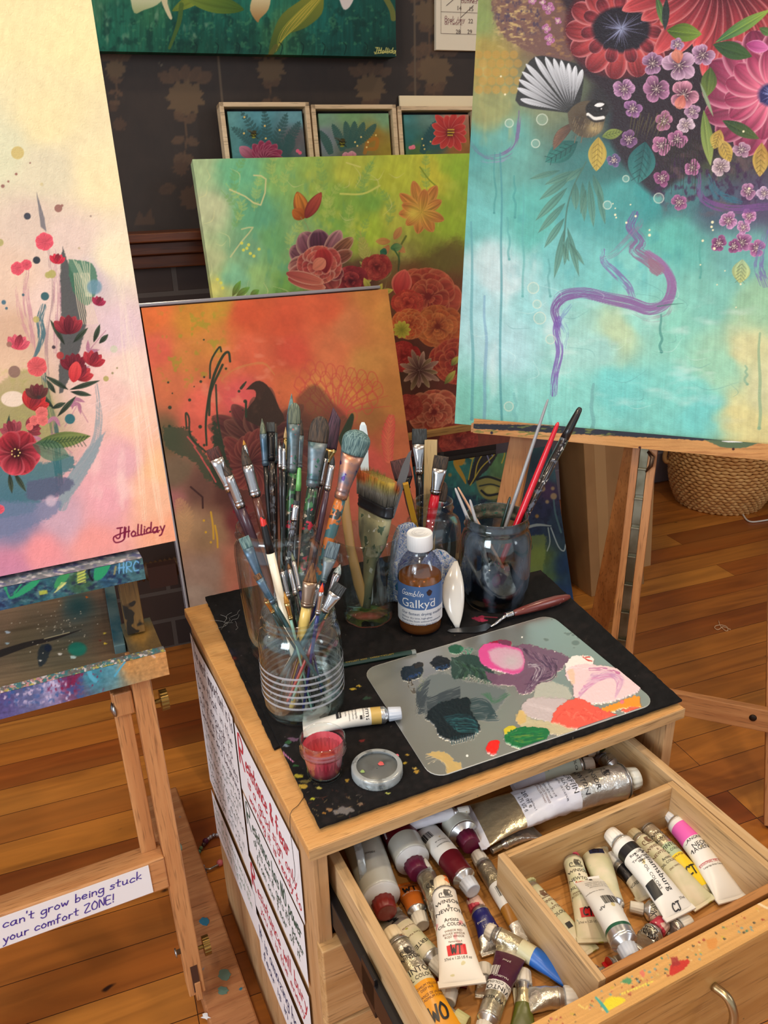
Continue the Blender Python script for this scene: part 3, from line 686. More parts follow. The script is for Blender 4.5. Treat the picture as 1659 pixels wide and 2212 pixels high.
    for x, y, r, c0, c1 in ((1180, 235, 20, (120, 80, 120), (190, 150, 190)), (1050, 335, 33, (96, 56, 90), (190, 140, 180)), (1315, 290, 33, (110, 60, 100), (214, 168, 200)), (1190, 345, 46, (140, 90, 130), (222, 180, 206)), (900, 470, 32, (110, 60, 110), (206, 150, 192)), (1070, 470, 40, (96, 50, 84), (204, 132, 176)),
                            (1215, 500, 42, (130, 60, 90), (226, 150, 170)), (945, 575, 26, (90, 50, 96), (176, 116, 176)), (1110, 640, 28, (110, 60, 90), (196, 120, 150)), (1260, 590, 22, (130, 90, 130), (206, 160, 190)), (1225, 660, 24, (170, 140, 160), (226, 200, 212)), (1180, 735, 28, (120, 60, 110), (206, 120, 166)), (1095, 770, 28, (130, 66, 106), (214, 130, 172)),
                            (925, 735, 26, (84, 44, 90), (130, 84, 134)), (845, 845, 20, (70, 60, 110), (110, 90, 140)), (1520, 790, 24, (130, 90, 124), (206, 160, 182)), (1410, 880, 28, (160, 130, 140), (226, 200, 206)), (1260, 885, 24, (130, 60, 110), (206, 120, 170)), (1100, 940, 24, (110, 40, 90), (160, 80, 130)), (1190, 1068, 24, (110, 50, 100), (176, 100, 150)),
                            (1555, 1010, 24, (120, 70, 110), (190, 130, 170)), (1450, 1165, 26, (140, 60, 120), (220, 160, 206)), (1560, 1140, 22, (150, 70, 130), (220, 150, 200)), (1400, 1285, 24, (110, 40, 96), (160, 80, 136)), (1520, 1280, 30, (110, 40, 96), (200, 130, 180)), (1600, 1310, 26, (130, 60, 120), (200, 120, 170)), (1640, 1020, 22, (150, 110, 160), (224, 190, 220)), (1530, 1200, 20, (150, 80, 140), (220, 160, 206)), (1480, 1300, 20, (110, 40, 96), (160, 80, 136)), (1030, 1120, 0, 0, 0)):
        if r: c1 = tuple(int(c * .8 + g_ * .2) for c, g_ in zip(c1, (176, 160, 190))); A.blossom(980 + x / k, y / k, r / k * 2.1, tuple(int(c * .7) for c in c0), c1, tuple(min(255, c + 18) for c in c1), (x * 7 + y) % 72, 5, (50, 22, 44), (236, 220, 205), sq=.9)
    A.petal(1466, 137, -100, 30, 13, (200, 110, 80), (224, 140, 110), None, .8, 1.4, .5); A.petal(1476, 205, 110, 32, 12, (190, 90, 80), (236, 150, 120), None, .8, 1.4, .5)
    # printed leaves
    for x0, y0, x1, y1, w, c, c2 in ((1248, 306, 1178, 350, 22, (22, 84, 80), (50, 130, 120)), (1293, 296, 1288, 370, 20, (196, 160, 60), (220, 186, 80)), (1300, 295, 1345, 284, 11, (120, 140, 60), (150, 170, 80)), (1394, 306, 1378, 396, 30, (26, 90, 92), (60, 140, 136)), (1556, 280, 1542, 322, 15, (190, 160, 70), (214, 186, 90)),
                                      (1556, 300, 1578, 350, 15, (196, 166, 90), (216, 180, 70)), (1646, 308, 1641, 382, 18, (180, 146, 60), (214, 180, 90)), (1604, 560, 1598, 612, 20, (176, 200, 150), (200, 200, 120))):
        A.leaf(x0, y0, x1, y1, w, c, c2, tuple(int(v * .7) for v in c), .88, x0)
        for i in range(5):
            f = .2 + i * .15; mx, my = x0 + (x1 - x0) * f, y0 + (y1 - y0) * f; an = math.atan2(y1 - y0, x1 - x0)
            for sg in (-1, 1): A.stroke([(mx, my), (mx + w * .7 * math.cos(an + sg * .8), my + w * .7 * math.sin(an + sg * .8))], .6, tuple(int(v * .6) for v in c), .8, smooth=0)
    for i in range(16): A.stroke([(1436 + i * 5, 300 + 3 * (i % 4)), (1440 + i * 5 - 10, 350 + (i % 5) * 18)], 1.0, (44, 40, 30), .8, (1, .2), smooth=0)
    for i in range(14): A.stroke([(1366 + i * 6, 245 + (i % 3) * 8), (1360 + i * 5, 285 + (i % 4) * 6)], .9, (120, 120, 60), .5, (1, .2), smooth=0)
    # bird
    A.poly([(1228, 244), (1122, 228), (1120, 190), (1128, 160), (1156, 122), (1210, 128), (1258, 150), (1252, 226)], (44, 44, 46), .92, 2, 3)
    for i, (tx, ty) in enumerate(((1124, 214), (1117, 190), (1121, 172), (1128, 155), (1136, 138), (1156, 123), (1178, 123), (1196, 126), (1212, 130), (1228, 136), (1243, 142), (1258, 150))):
        bx, by = 1229 + (i - 6) * 1.6, 240 - i * 1.2
        L = math.hypot(tx - bx, ty - by); an = math.degrees(math.atan2(ty - by, tx - bx)); A.petal(bx, by, an, L, 6.2, (110, 112, 118), (224, 228, 234), None, 1, 2.4, .6, 1.1, .3, i, None)
    for i in range(9): A.petal(1246 - i * .6, 258 + i, 128 + i * 3, 84 - i * 5, 5, (70, 54, 46), (128, 96, 76), (90, 70, 60), 1, 1, .6, 1.0, .4, i)
    A.poly([(1226, 244), (1240, 228), (1262, 218), (1290, 222), (1308, 240), (1306, 262), (1298, 284), (1276, 297), (1252, 294), (1232, 276)], (92, 80, 62), 1, 1.5, 4)
    A.glow(1284, 276, 20, (186, 164, 112), .95, 15); A.glow(1256, 262, 18, (66, 52, 40), .8, 22); A.dot(1290, 236, 25, (34, 30, 30), 1, 3, 21)
    for i in range(60): x, y = 1240 + rg.random() * 60, 250 + rg.random() * 42; A.stroke([(x, y), (x - 3, y + 8)], .6, (60, 50, 40) if i % 2 else (190, 170, 130), .4, smooth=0)
    A.petal(1284, 228, -8, 22, 4.5, (240, 240, 240), (240, 240, 240), None, 1); A.stroke([(1270, 247), (1284, 256), (1303, 254)], 3.6, (236, 236, 232), 1); A.stroke([(1270, 252), (1284, 262), (1303, 260)], 2.4, (36, 32, 32), .8)
    A.dot(1297, 237, 5.6, (20, 16, 16)); A.dot(1299, 235, 1.5, (250, 250, 250)); A.poly([(1308, 236), (1319, 239), (1308, 243)], (50, 46, 46))
    for x in (1244, 1258): A.stroke([(x, 294), (x - 3, 308)], 1.1, (120, 100, 80), .9, smooth=0)
    # ribbons of violet
    V1, V2 = (112, 74, 146), (156, 108, 158)
    A.stroke([(1014, 305), (1034, 330), (1062, 340), (1094, 332), (1114, 308), (1121, 262), (1122, 240)], 7, (122, 88, 146), .7, (.3, .3), .55); A.stroke([(1030, 345), (1066, 352), (1106, 340)], 4, (150, 140, 180), .6, (.2, .2), .6)
    for off, a_, dr in ((0, .8, .2), (5, .7, .5), (-6, .6, .6)):
        A.stroke([(1205 + off * .4, 700), (1198, 668), (1216 + off, 642 + off), (1262, 634 + off), (1310, 644 + off), (1360, 654 + off), (1404, 668 + off * .8), (1440, 652), (1451 + off * .6, 612), (1430, 570), (1400, 548)], 14 if off == 0 else 9, V1, a_, (.6, .6), dr, col2=V2, seed=off)
    A.stroke([(1196, 850), (1199, 808), (1209, 760), (1202, 716), (1206, 690)], 8, (118, 84, 170), .8, (.9, 1), .2); A.stroke([(1218, 760), (1224, 720), (1212, 690), (1232, 660)], 7, (110, 130, 190), .5, (.3, .6), .6)
    A.stroke([(1303, 540), (1304, 565), (1330, 590), (1356, 618), (1366, 640)], 10, (128, 96, 164), .7, (.4, .7), .4); A.stroke([(1372, 462), (1362, 490), (1382, 520), (1372, 540), (1398, 560), (1424, 582)], 15, (112, 72, 152), .8, (.5, .8), .25, col2=(150, 110, 130))
    A.stroke([(1300, 560), (1330, 545), (1372, 500), (1385, 478)], 10, (140, 120, 150), .5, (.3, .6), .6); A.poly([(1400, 558), (1420, 566), (1430, 584), (1420, 596), (1404, 586)], (150, 108, 130), .8, 2, 3, 2)
    A.stroke([(1510, 376), (1518, 430), (1580, 452), (1659, 446)], 9, (120, 76, 140), .8, (.4, 1), .3); A.stroke([(1530, 380), (1552, 420), (1600, 436)], 12, (50, 120, 140), .6, (.4, .4), .4); A.stroke([(1655, 500), (1640, 570), (1652, 610)], 12, (120, 110, 170), .8, (.5, 1), .5)
    A.stroke([(1360, 672), (1400, 690), (1440, 680), (1452, 656)], 7, (150, 150, 160), .6, (.3, .3), .6)
    # drips
    for x, y0, y1, w, c, a_ in ((1082, 330, 915, 2.6, (66, 140, 150), .6), (1020, 480, 905, 3.2, (90, 160, 170), .6), (1112, 380, 470, 2.4, (66, 150, 148), .6), (1130, 400, 640, 2.4, (90, 170, 168), .5), (1098, 470, 560, 2.4, (80, 160, 160), .5), (1048, 640, 915, 3.4, (108, 150, 190), .45), (1280, 830, 925, 4.0, (110, 170, 170), .6), (1113, 850, 915, 4, (120, 190, 190), .6), (1428, 680, 760, 2.8, (80, 150, 140), .8),
                            (1640, 720, 925, 3.4, (140, 176, 140), .7), (1612, 790, 830, 2.5, (130, 176, 150), .6), (1513, 520, 600, 2.2, (80, 160, 150), .6), (1186, 560, 640, 2.4, (80, 150, 150), .45), (1070, 330, 460, 2, (60, 140, 140), .5), (1188, 830, 915, 3.4, (120, 190, 186), .5)):
        A.drip(x, y0, y1, w, c, a_)
    for i in range(26):
        x, y = rg.uniform(1010, 1640), rg.uniform(600, 910); an = rg.uniform(0, 3.1); l = rg.uniform(20, 70); A.stroke([(x, y), (x + l * math.cos(an), y + l * .6 * math.sin(an)), (x + l * 1.5 * math.cos(an + .4), y + l * .8 * math.sin(an + .4))], .7, (90, 150, 150) if i % 2 else (220, 245, 240), .45, (.3, .3))
    A.stroke([(1420, 662), (1446, 658), (1478, 655)], 1.2, (70, 120, 110), .9, (1, .2))
    for x, y, r in ((1171, 258, 12), (1352, 386, 7), (1423, 428, 11), (1312, 443, 9), (1152, 622, 12), (1160, 657, 9), (1166, 687, 13), (1189, 733, 10), (1157, 310, 9), (1099, 878, 10), (1100, 266, 9)):
        A.dot(x, y, r, (170, 206, 190), .35); A.ring(x, y, r, (222, 232, 214), .7, 1.0)
    for x, y, r in ((1329, 464, 2.4), (1331, 470, 1.8), (1373, 467, 2.4), (1353, 481, 2.4), (1403, 508, 3), (1403, 497, 2), (1539, 480, 3), (1537, 490, 2.6), (1540, 497, 2), (1518, 520, 2.6), (1543, 537, 3), (1329, 450, 1.5), (1513, 572, 1.6), (1566, 585, 1.4), (1606, 284, 2.4), (1618, 407, 2.4), (1600, 614, 2), (1549, 615, 1.5), (1590, 664, 1.5), (1082, 165, 2), (1091, 204, 2.2), (1324, 440, 1.4), (1362, 442, 1.6)): A.dot(x, y, r, (248, 238, 196))
bl = TUR.uv((982, 915)); TUR2 = TUR
o_turq, A_t = canvas('painting', 'large turquoise canvas with fantail bird and pink proteas on the wooden easel', TUR, bl[0], TUR.uv((1720, 975))[0], bl[1], bl[1] + .82, .00098, .036, CANVG, paint_turq)
def paint_left(A):
    A.base([((20, 40), (246, 232, 178)), ((160, 60), (248, 234, 178)), ((100, 250), (242, 228, 178)), ((10, 330), (222, 222, 188)), ((90, 380), (222, 214, 184)), ((210, 380), (244, 230, 184)), ((245, 560), (246, 234, 200)), ((70, 480), (220, 200, 184)), ((150, 520), (226, 204, 192)),
            ((200, 600), (206, 190, 196)), ((30, 600), (228, 200, 178)), ((250, 720), (226, 200, 208)), ((275, 800), (244, 214, 200)), ((300, 900), (246, 200, 176)), ((330, 1080), (248, 190, 156)), ((370, 1150), (248, 172, 136)), ((350, 1010), (250, 196, 150)), ((240, 850), (236, 196, 188)), ((270, 1000), (232, 176, 184)), ((240, 1080), (236, 170, 180)), ((130, 1120), (206, 168, 184)),
            ((40, 1130), (130, 128, 160)), ((90, 1200), (240, 152, 156)), ((20, 1235), (206, 134, 160)), ((200, 1170), (240, 158, 152)), ((60, 900), (170, 156, 116)), ((20, 800), (222, 188, 160)), ((30, 720), (210, 176, 150)), ((100, 660), (232, 206, 194)), ((190, 740), (214, 186, 180))], 14, 80, 11, 1.9)
    A.tex(9, 40, .05, 3, .2); A.tex(30, 12, .05, 7, .6)
    A.patch(30, 60, (255, 226, 214), .55, .85, .5, 4, (180, 380, 800, 1200)); A.patch(12, 10, (196, 186, 120), .5, .8, .6, 9, (-20, 120, 780, 960))
    for pts in ([(238, 560), (262, 640), (270, 740), (282, 830), (300, 980), (312, 1120)], [(250, 560), (290, 760), (322, 960), (350, 1140)]): A.stroke(pts, 10, (252, 238, 212), .35, (.3, .6), .5)
    # spikes and crescents
    A.poly([(135, 532), (150, 575), (178, 640), (186, 700), (160, 790), (128, 850), (132, 700), (130, 600)], (66, 72, 74), .85, 2.5, 3, 2); A.poly([(148, 560), (200, 570), (210, 620), (190, 660), (164, 640), (150, 600)], (66, 118, 92), .8, 2, 3, 2)
    for i in range(9): A.stroke([(160 + i * 4, 590), (166 + i * 4, 650), (176 + i * 4.4, 700)], .8, (228, 210, 180), .8)
    for i in range(7): A.stroke([(158 + i * 6, 560 + 5 * (i % 3)), (176 + i * 3, 600), (186 + i * 2, 640)], .8, (222, 222, 190), .8)
    A.dot(204, 620, 16, (110, 150, 172), .8, 5); A.poly([(78, 412), (96, 470), (100, 500), (88, 490)], (110, 110, 118), .8)
    A.stroke([(98, 490), (106, 540), (112, 640), (100, 740), (106, 830)], 5, (140, 110, 120), .5, (.3, .6), .5); A.stroke([(118, 540), (124, 640), (120, 760)], 9, (170, 120, 140), .5, (.3, .5), .5)
    A.stroke([(60, 575), (56, 640), (66, 700), (76, 760)], 9, (186, 128, 146), .6, (.4, .3), .4); A.stroke([(34, 620), (44, 680), (66, 740)], 6, (196, 134, 150), .5, (.3, .3), .4)
    A.stroke([(94, 662), (86, 690), (90, 720), (84, 750), (70, 780)], 9, (62, 104, 116), .85, (.7, .2), .15); A.stroke([(92, 780), (100, 850), (118, 930), (124, 1000), (130, 1060)], 9, (56, 90, 92), .8, (.6, .9), .2)
    A.stroke([(208, 830), (214, 900), (206, 960), (176, 1010), (150, 1050), (134, 1092)], 14, (142, 158, 166), .75, (.2, .9), .2); A.poly([(228, 932), (206, 990), (178, 1040), (150, 1076), (128, 1104), (128, 1060), (160, 1010), (196, 962)], (140, 156, 164), .85, 2.5, 0, 3)
    A.poly([(-20, 1010), (40, 1000), (100, 1000), (150, 980), (160, 1010), (120, 1030), (130, 1060), (90, 1080), (60, 1110), (-20, 1110)], (50, 108, 118), .75, 5, 4, 6); A.poly([(60, 1040), (130, 1030), (160, 1045), (120, 1075), (60, 1078)], (88, 92, 120), .8, 4, 3, 4)
    A.poly([(-20, 1080), (60, 1085), (130, 1080), (120, 1110), (60, 1140), (-20, 1160)], (112, 124, 156), .75, 8, 3, 6); A.dot(110, 1082, 12, (214, 190, 204), .7, 6)
    A.poly([(-20, 850), (20, 812), (70, 800), (110, 850), (118, 920), (90, 960), (40, 950), (-20, 980)], (150, 146, 92), .55, 6, 3, 4); A.dot(28, 862, 26, (236, 216, 200), .9, 2, 17)
    # foliage and flowers
    for x, y, an, L, W in ((118, 900, 100, 80, 12), (160, 860, 60, 60, 12), (170, 800, -60, 60, 12), (110, 940, 40, 60, 14), (170, 870, 120, 60, 14), (90, 950, 160, 50, 12), (190, 760, -50, 60, 9)): A.fern([(x, y), (x + L * math.cos(math.radians(an)), y + L * math.sin(math.radians(an)))], 26, 4, (176, 120, 142), .6, 6, 40)
    for x0, y0, x1, y1 in ((140, 745, 108, 690), (158, 740, 190, 708), (148, 842, 98, 812), (150, 842, 216, 822), (152, 846, 198, 854), (118, 884, 76, 840), (124, 900, 164, 856), (90, 900, 62, 860), (112, 882, 142, 870), (202, 740, 216, 700), (214, 742, 234, 722), (20, 1022, 26, 1066), (30, 1020, 56, 1062), (120, 850, 100, 820), (14, 960, 20, 896)): A.leaf(x0, y0, x1, y1, 5.5, (40, 48, 40), (76, 92, 74), (30, 36, 30), 1)
    def tulip(x, y, s, an=-90, c0=(86, 26, 38), c1=(176, 62, 72)):
        for k, da in enumerate((-48, 44, -22, 20, 0)): A.petal(x, y, an + da, 42 * s, 11 * s, c0, c1 if k != 4 else (120, 44, 56), None, 1, 1.1, .7, 1.2, .4, k)
    tulip(148, 722, 1.0); tulip(166, 820, .9, -60, (120, 34, 44), (204, 66, 72)); tulip(160, 800, .9, -95, (86, 26, 38), (130, 40, 54)); A.petal(158, 826, -80, 46, 14, (186, 50, 56), (226, 80, 80), None, 1, 1, .6)
    tulip(196, 790, .8, -65, (140, 40, 50), (190, 60, 70)); tulip(66, 884, 1.0, -60, (150, 40, 44), (206, 56, 56)); tulip(80, 862, .8, -90, (70, 44, 40), (110, 60, 60)); tulip(30, 940, .8, -110, (120, 50, 60), (170, 80, 90)); tulip(60, 930, .7, -30, (110, 50, 56), (150, 60, 70)); tulip(36, 755, .8, -75, (200, 70, 90), (216, 100, 116)); tulip(122, 570, .55, -80, (186, 40, 60), (216, 60, 80)); tulip(210, 660, .5, -70, (140, 40, 70), (180, 60, 90))
    def puff(x, y, r, c=(232, 92, 110)):
        for i in range(6): t = i * 60 + 20; A.petal(x, y, t, r, r * .5, tuple(int(v * .8) for v in c), c, tuple(min(255, v + 20) for v in c), 1, 1.5, .5)
    puff(96, 522, 20); puff(38, 580, 15); puff(57, 572, 12); puff(80, 792, 22, (226, 96, 100)); puff(90, 892, 14, (232, 116, 112)); puff(74, 908, 11, (232, 116, 112)); puff(92, 908, 12, (232, 116, 112)); puff(64, 922, 8, (232, 116, 112)); puff(0, 1100, 10)
    for i, an in enumerate((-60, 8, 62, 168, -128, 110)): A.petal(38, 978, an, 50, 27, (80, 20, 30), (196, 66, 80) if i % 2 else (176, 50, 62), (206, 96, 104), 1, 1.5, .5, 1.6, .45, i)
    A.glow(38, 980, 13, (44, 14, 20), 1)
    for i in range(16): t = i * .9; A.dot(34 + 9 * math.cos(t), 978 + 8 * math.sin(t), 1.4, (232, 206, 130))
    A.leaf(76, 958, 196, 942, 17, (70, 96, 50), (120, 136, 70), (30, 50, 30), .9); A.leaf(70, 960, 150, 986, 22, (60, 90, 70), (90, 130, 110), (30, 60, 50), .7)
    for i in range(24): x, y = 90 + i * 4, 958 - i * .3; A.stroke([(x, y), (x + 8, y - 10 if i % 2 else y + 12)], .8, (30, 60, 44), .8, smooth=0)
    for x, y, r, c in ((38, 330, 14, (206, 186, 118)), (126, 450, 8.5, (150, 104, 96)), (59, 467, 7.5, (56, 62, 76)), (79, 562, 8, (40, 50, 60)), (97, 640, 9, (46, 92, 100)), (8, 653, 5, (70, 110, 130)), (14, 666, 3, (60, 100, 120)), (31, 803, 13, (136, 106, 96)), (20, 744, 6, (150, 110, 96)), (130, 768, 8, (170, 60, 60)), (151, 905, 11, (40, 100, 110)), (246, 754, 8, (206, 206, 184)), (229, 818, 6, (176, 166, 100)),
                       (243, 806, 2.5, (150, 140, 100)), (253, 795, 2, (150, 140, 100)), (116, 750, 4, (60, 50, 60)), (112, 592, 9, (176, 170, 100)), (104, 594, 7, (176, 170, 100)), (0, 524, 8, (176, 170, 110)), (78, 690, 7, (190, 176, 110)), (84, 858, 4, (60, 50, 50)), (50, 637, 3, (60, 96, 110)), (35, 376, 3, (150, 100, 90)), (18, 392, 2.4, (150, 100, 90)), (6, 402, 4, (150, 104, 96)), (65, 352, 2, (150, 110, 100)), (171, 536, 2.5, (190, 170, 140)), (90, 398, 3.5, (210, 196, 150)), (134, 444, 3, (150, 104, 96)), (196, 467, 2, (150, 130, 120))): A.dot(x, y, r, c, .9, 1.4)
    for i in range(10): x = 190 + i * 16; A.stroke([(x, 880 + i * 8), (x + 40, 860 + i * 6)], .8, (252, 220, 214), .6, (.2, .2), smooth=0)
    # signature in the corner
    A.write('JHolliday', 250, 1164, 22, 1.6, (120, 24, 60), -.16, .2); A.stroke([(292, 1158), (345, 1146)], 1.3, (120, 24, 60), 1, smooth=0); A.stroke([(272, 1140), (268, 1165), (250, 1172), (246, 1160), (268, 1150)], 1.5, (120, 24, 60))
br = LEF.uv((380, 1168)); LEFC = LEF.at(LEF.p(0, -.012, 0))
br = LEFC.uv((380, 1168))
o_left, A_l = canvas('painting', 'pale pink and cream floral canvas on the paint-smeared easel', LEFC, br[0] - .46, br[0], br[1], br[1] + .70, .00075, .03, CANV, paint_left)
# --- paintings leaning on the chimney wall
def leaning(top_q, wall_gap, lean):
    P = WALL.hit(top_q, -wall_gap)
    return planef(20, lean, P)
GRE = leaning((415, 340), .125, 17)
def paint_green(A):
    k = 2.676; X = lambda x: 410 + x / k; Y = lambda y: 200 + y / k
    A.base([((430, 360), (176, 200, 150)), ((440, 450), (196, 204, 160)), ((450, 560), (186, 196, 146)), ((470, 620), (214, 210, 120)), ((520, 380), (112, 186, 140)), ((600, 390), (140, 190, 110)), ((690, 380), (160, 190, 90)), ((760, 370), (190, 200, 80)), ((800, 430), (130, 180, 80)), ((860, 380), (190, 200, 70)), ((930, 380), (210, 206, 70)), ((990, 370), (150, 186, 60)),
            ((560, 460), (100, 170, 130)), ((600, 520), (110, 170, 110)), ((530, 540), (120, 170, 130)), ((650, 520), (140, 180, 120)), ((720, 430), (140, 180, 80)), ((740, 480), (130, 176, 80)), ((800, 500), (170, 200, 70)), ((860, 470), (190, 196, 80)), ((980, 480), (160, 190, 60)), ((950, 560), (140, 150, 60)), ((850, 560), (150, 150, 80)), ((560, 600), (150, 190, 120)), ((500, 600), (130, 190, 150)),
            ((600, 620), (110, 160, 80)), ((780, 600), (90, 60, 50)), ((900, 620), (150, 80, 50)), ((980, 640), (150, 90, 50)), ((880, 720), (110, 56, 44)), ((960, 760), (110, 50, 40)), ((890, 800), (70, 50, 34)), ((900, 900), (110, 44, 36)), ((980, 860), (120, 50, 40))], 18, 45, 21, 1.8)
    A.tex(7, 30, .16, 3, .25); A.tex(24, 12, .12, 8, .7); A.patch(20, 30, (206, 216, 90), .56, .8, .6, 5, (620, 1010, 340, 560)); A.patch(14, 34, (90, 160, 130), .58, .8, .5, 9, (480, 760, 350, 640))
    rg = random.Random(9)
    for i in range(16): x, y = rg.uniform(500, 980), rg.uniform(400, 590); A.fern([(x, y), (x + rg.uniform(-14, 14), y - 40), (x + rg.uniform(-30, 30), y - 84)], 15, 3, (120, 170, 96) if i % 2 else (186, 204, 110), .4, 8, 50)
    for i in range(26):
        x, y = rg.uniform(440, 1000), rg.uniform(350, 620); l = rg.uniform(20, 60); an = rg.uniform(0, 3); A.stroke([(x, y), (x + l * .6 * math.cos(an), y + l * .6 * math.sin(an)), (x + l * math.cos(an + .5), y + l * math.sin(an + .5))], .9, (222, 222, 160), .6, (.2, .3))
    A.stroke([(X(230), Y(560)), (X(320), Y(600)), (X(410), Y(650)), (X(440), Y(500)), (X(370), Y(478))], 1.6, (214, 210, 150), .9, smooth=2); A.stroke([(X(235), Y(950)), (X(300), Y(860)), (X(365), Y(780)), (X(300), Y(790))], 1.6, (206, 206, 150), .8, smooth=2); A.stroke([(X(870), Y(585)), (X(1000), Y(585)), (X(1098), Y(538))], 2, (206, 214, 110), 1); A.stroke([(X(905), Y(405)), (X(985), Y(430))], 1.6, (214, 214, 120), .9, smooth=0); A.stroke([(X(1330), Y(430)), (X(1380), Y(500)), (X(1430), Y(545))], 1.4, (130, 150, 50), .9)
    for x, y in ((300, 870), (330, 900), (350, 930), (310, 910), (400, 905), (340, 880), (370, 945), (180, 1100), (160, 1080), (190, 1130)): A.dot(X(x), Y(y), 3.4, (226, 222, 90), .9)
    # butterfly
    A.petal(X(664), Y(726), -106, 60, 16, (150, 84, 40), (214, 140, 60), (120, 60, 40), 1, .9, .7, 1.2, .4); A.petal(X(664), Y(726), -146, 32, 14, (140, 70, 30), (190, 110, 50), None, 1); A.petal(X(668), Y(726), -58, 66, 13, (120, 44, 44), (190, 90, 70), (110, 50, 40), 1, .9, .7); A.stroke([(X(640), Y(720)), (X(672), Y(760)), (X(690), Y(800))], .8, (150, 150, 100), .8)
    # lily
    for an, L, W in ((-105, 70, 13), (-140, 62, 12), (-60, 66, 14), (-30, 50, 12), (175, 50, 13), (200, 46, 12), (100, 48, 13), (60, 50, 14), (20, 52, 12), (-82, 50, 13), (140, 44, 12)): A.petal(X(1340), Y(690), an, L, W, (206, 170, 70), (196, 116, 66), (224, 164, 90), .95, 1.1, .6, 1.4, .4, an)
    A.glow(X(1290), Y(700), 16, (232, 210, 90), .9); A.stroke([(X(1250), Y(830)), (X(1215), Y(900)), (X(1205), Y(1020))], 2, (96, 110, 50), .9)
    for x, y, an in ((1160, 860, 180), (1150, 880, 120), (1180, 870, 40), (1180, 850, -60)): A.petal(X(x), Y(y), an, 32, 8, (180, 100, 70), (206, 130, 90), None, .7)
    A.petal(X(1140), Y(930), -160, 16, 9, (40, 90, 70), (50, 110, 80)); A.petal(X(1160), Y(900), -10, 26, 9, (60, 110, 70), (120, 150, 90)); A.stroke([(X(1205), Y(1030)), (X(1210), Y(960)), (X(1180), Y(905))], 1.6, (60, 100, 60))
    # dark undergrowth then roses
    A.poly([(600, 640), (700, 640), (760, 570), (800, 580), (830, 560), (900, 560), (1020, 540), (1020, 980), (800, 980), (800, 640)], (84, 50, 38), .5, 22, 3, 6)
    A.fern([(795, 620), (790, 560), (778, 500)], 22, 4, (170, 170, 90), .9, 9, 40); A.rose(X(1080), Y(1010), 34, (90, 30, 34), (150, 50, 50), (180, 80, 70), None, 0, .9, seed=3); A.rose(X(930), Y(1090), 40, (70, 20, 34), (130, 40, 50), (176, 70, 70), None, 20, seed=5)
    # peony
    for an, L, W, c in ((-150, 78, 24, (120, 80, 92)), (-120, 84, 28, (134, 90, 104)), (-95, 80, 26, (96, 60, 84)), (-62, 88, 17, (176, 130, 138)), (-42, 92, 15, (146, 104, 72)), (-25, 74, 15, (136, 86, 66)), (178, 72, 24, (160, 104, 96)), (160, 76, 22, (176, 96, 84)), (140, 62, 22, (160, 76, 72)), (100, 56, 30, (170, 86, 76)), (60, 60, 26, (150, 70, 66)), (25, 52, 18, (110, 44, 54))):
        A.petal(694, 575, an, L, W, (70, 24, 38), c, (212, 178, 156), 1, 1.5, .55, 1.4, .5, an)
    A.rose(690, 572, 50, (90, 26, 36), (160, 60, 62), (200, 110, 90), (216, 170, 150), 20, seed=51, rings=4); A.petal(704, 590, -100, 56, 22, (110, 30, 40), (176, 54, 54), (206, 110, 100), 1, 1.2, .6); A.petal(676, 582, -40, 34, 14, (190, 110, 90), (210, 130, 106), None, 1, 1.2, .6)
    for x0, y0, x1, y1 in ((622, 602, 700, 622), (618, 590, 684, 612)): A.petal(x0, y0, 14, 84, 13, (150, 66, 62), (196, 110, 92), (222, 180, 156), 1, 1, .5)
    # right-hand roses
    A.rose(925, 640, 74, (120, 40, 36), (166, 66, 50), (196, 100, 70), (206, 130, 90), 10, seed=11, rings=5); A.petal(860, 640, -75, 60, 22, (150, 40, 44), (206, 90, 80), (220, 140, 110), 1); A.rose(880, 655, 36, (130, 40, 36), (176, 60, 50), (206, 96, 70), None, 40, seed=13)
    A.rose(945, 705, 56, (120, 46, 30), (176, 86, 46), (214, 130, 70), (190, 120, 70), 70, seed=17); A.rose(885, 700, 40, (150, 60, 40), (190, 90, 50), (206, 120, 70), (214, 150, 90), 0, seed=19)
    A.rose(985, 780, 60, (110, 36, 34), (160, 56, 44), (190, 90, 60), (206, 120, 80), 30, seed=23); A.rose(870, 770, 40, (120, 30, 30), (160, 44, 40), (190, 70, 60), None, 30, seed=29)
    for i in range(30):
        t = i * 137.5; r = 16 + 34 * (i / 30); c1 = (176, 140, 120) if i % 3 else (150, 130, 90); A.petal(906, 800, t, r, 5.5, (70, 40, 36), c1, (206, 176, 150), 1, 1.4, .6, 1.1, .3, i)
    for i in range(10): A.petal(868, 712, i * 36, 20, 5, (120, 120, 40), (206, 196, 80), None, 1, 1.2, .6)
    A.rose(938, 890, 58, (110, 36, 30), (170, 76, 56), (206, 124, 90), (214, 150, 110), 10, seed=31, rings=6); A.rose(880, 880, 34, (120, 34, 30), (160, 60, 50), (180, 90, 70), None, 60, seed=37); A.rose(990, 950, 44, (90, 26, 24), (140, 50, 40), (170, 80, 60), None, 5, seed=41)
    for x0, y0, x1, y1 in ((810, 640, 826, 612), (800, 630, 786, 600), (814, 634, 850, 626), (850, 820, 868, 850), (960, 830, 984, 800), (975, 790, 990, 770), (502, 640, 520, 606), (510, 640, 540, 620), (540, 640, 560, 626)): A.leaf(x0, y0, x1, y1, 7, (96, 100, 50), (206, 196, 90) if x0 > 700 else (110, 170, 70), None, 1)
uL = GRE.uv((415, 340)); uR = GRE.uv((1012, 335)); uz = .5 * (uL[1] + uR[1])
zb = (.575 - GRE.o[2]) / GRE.az[2]
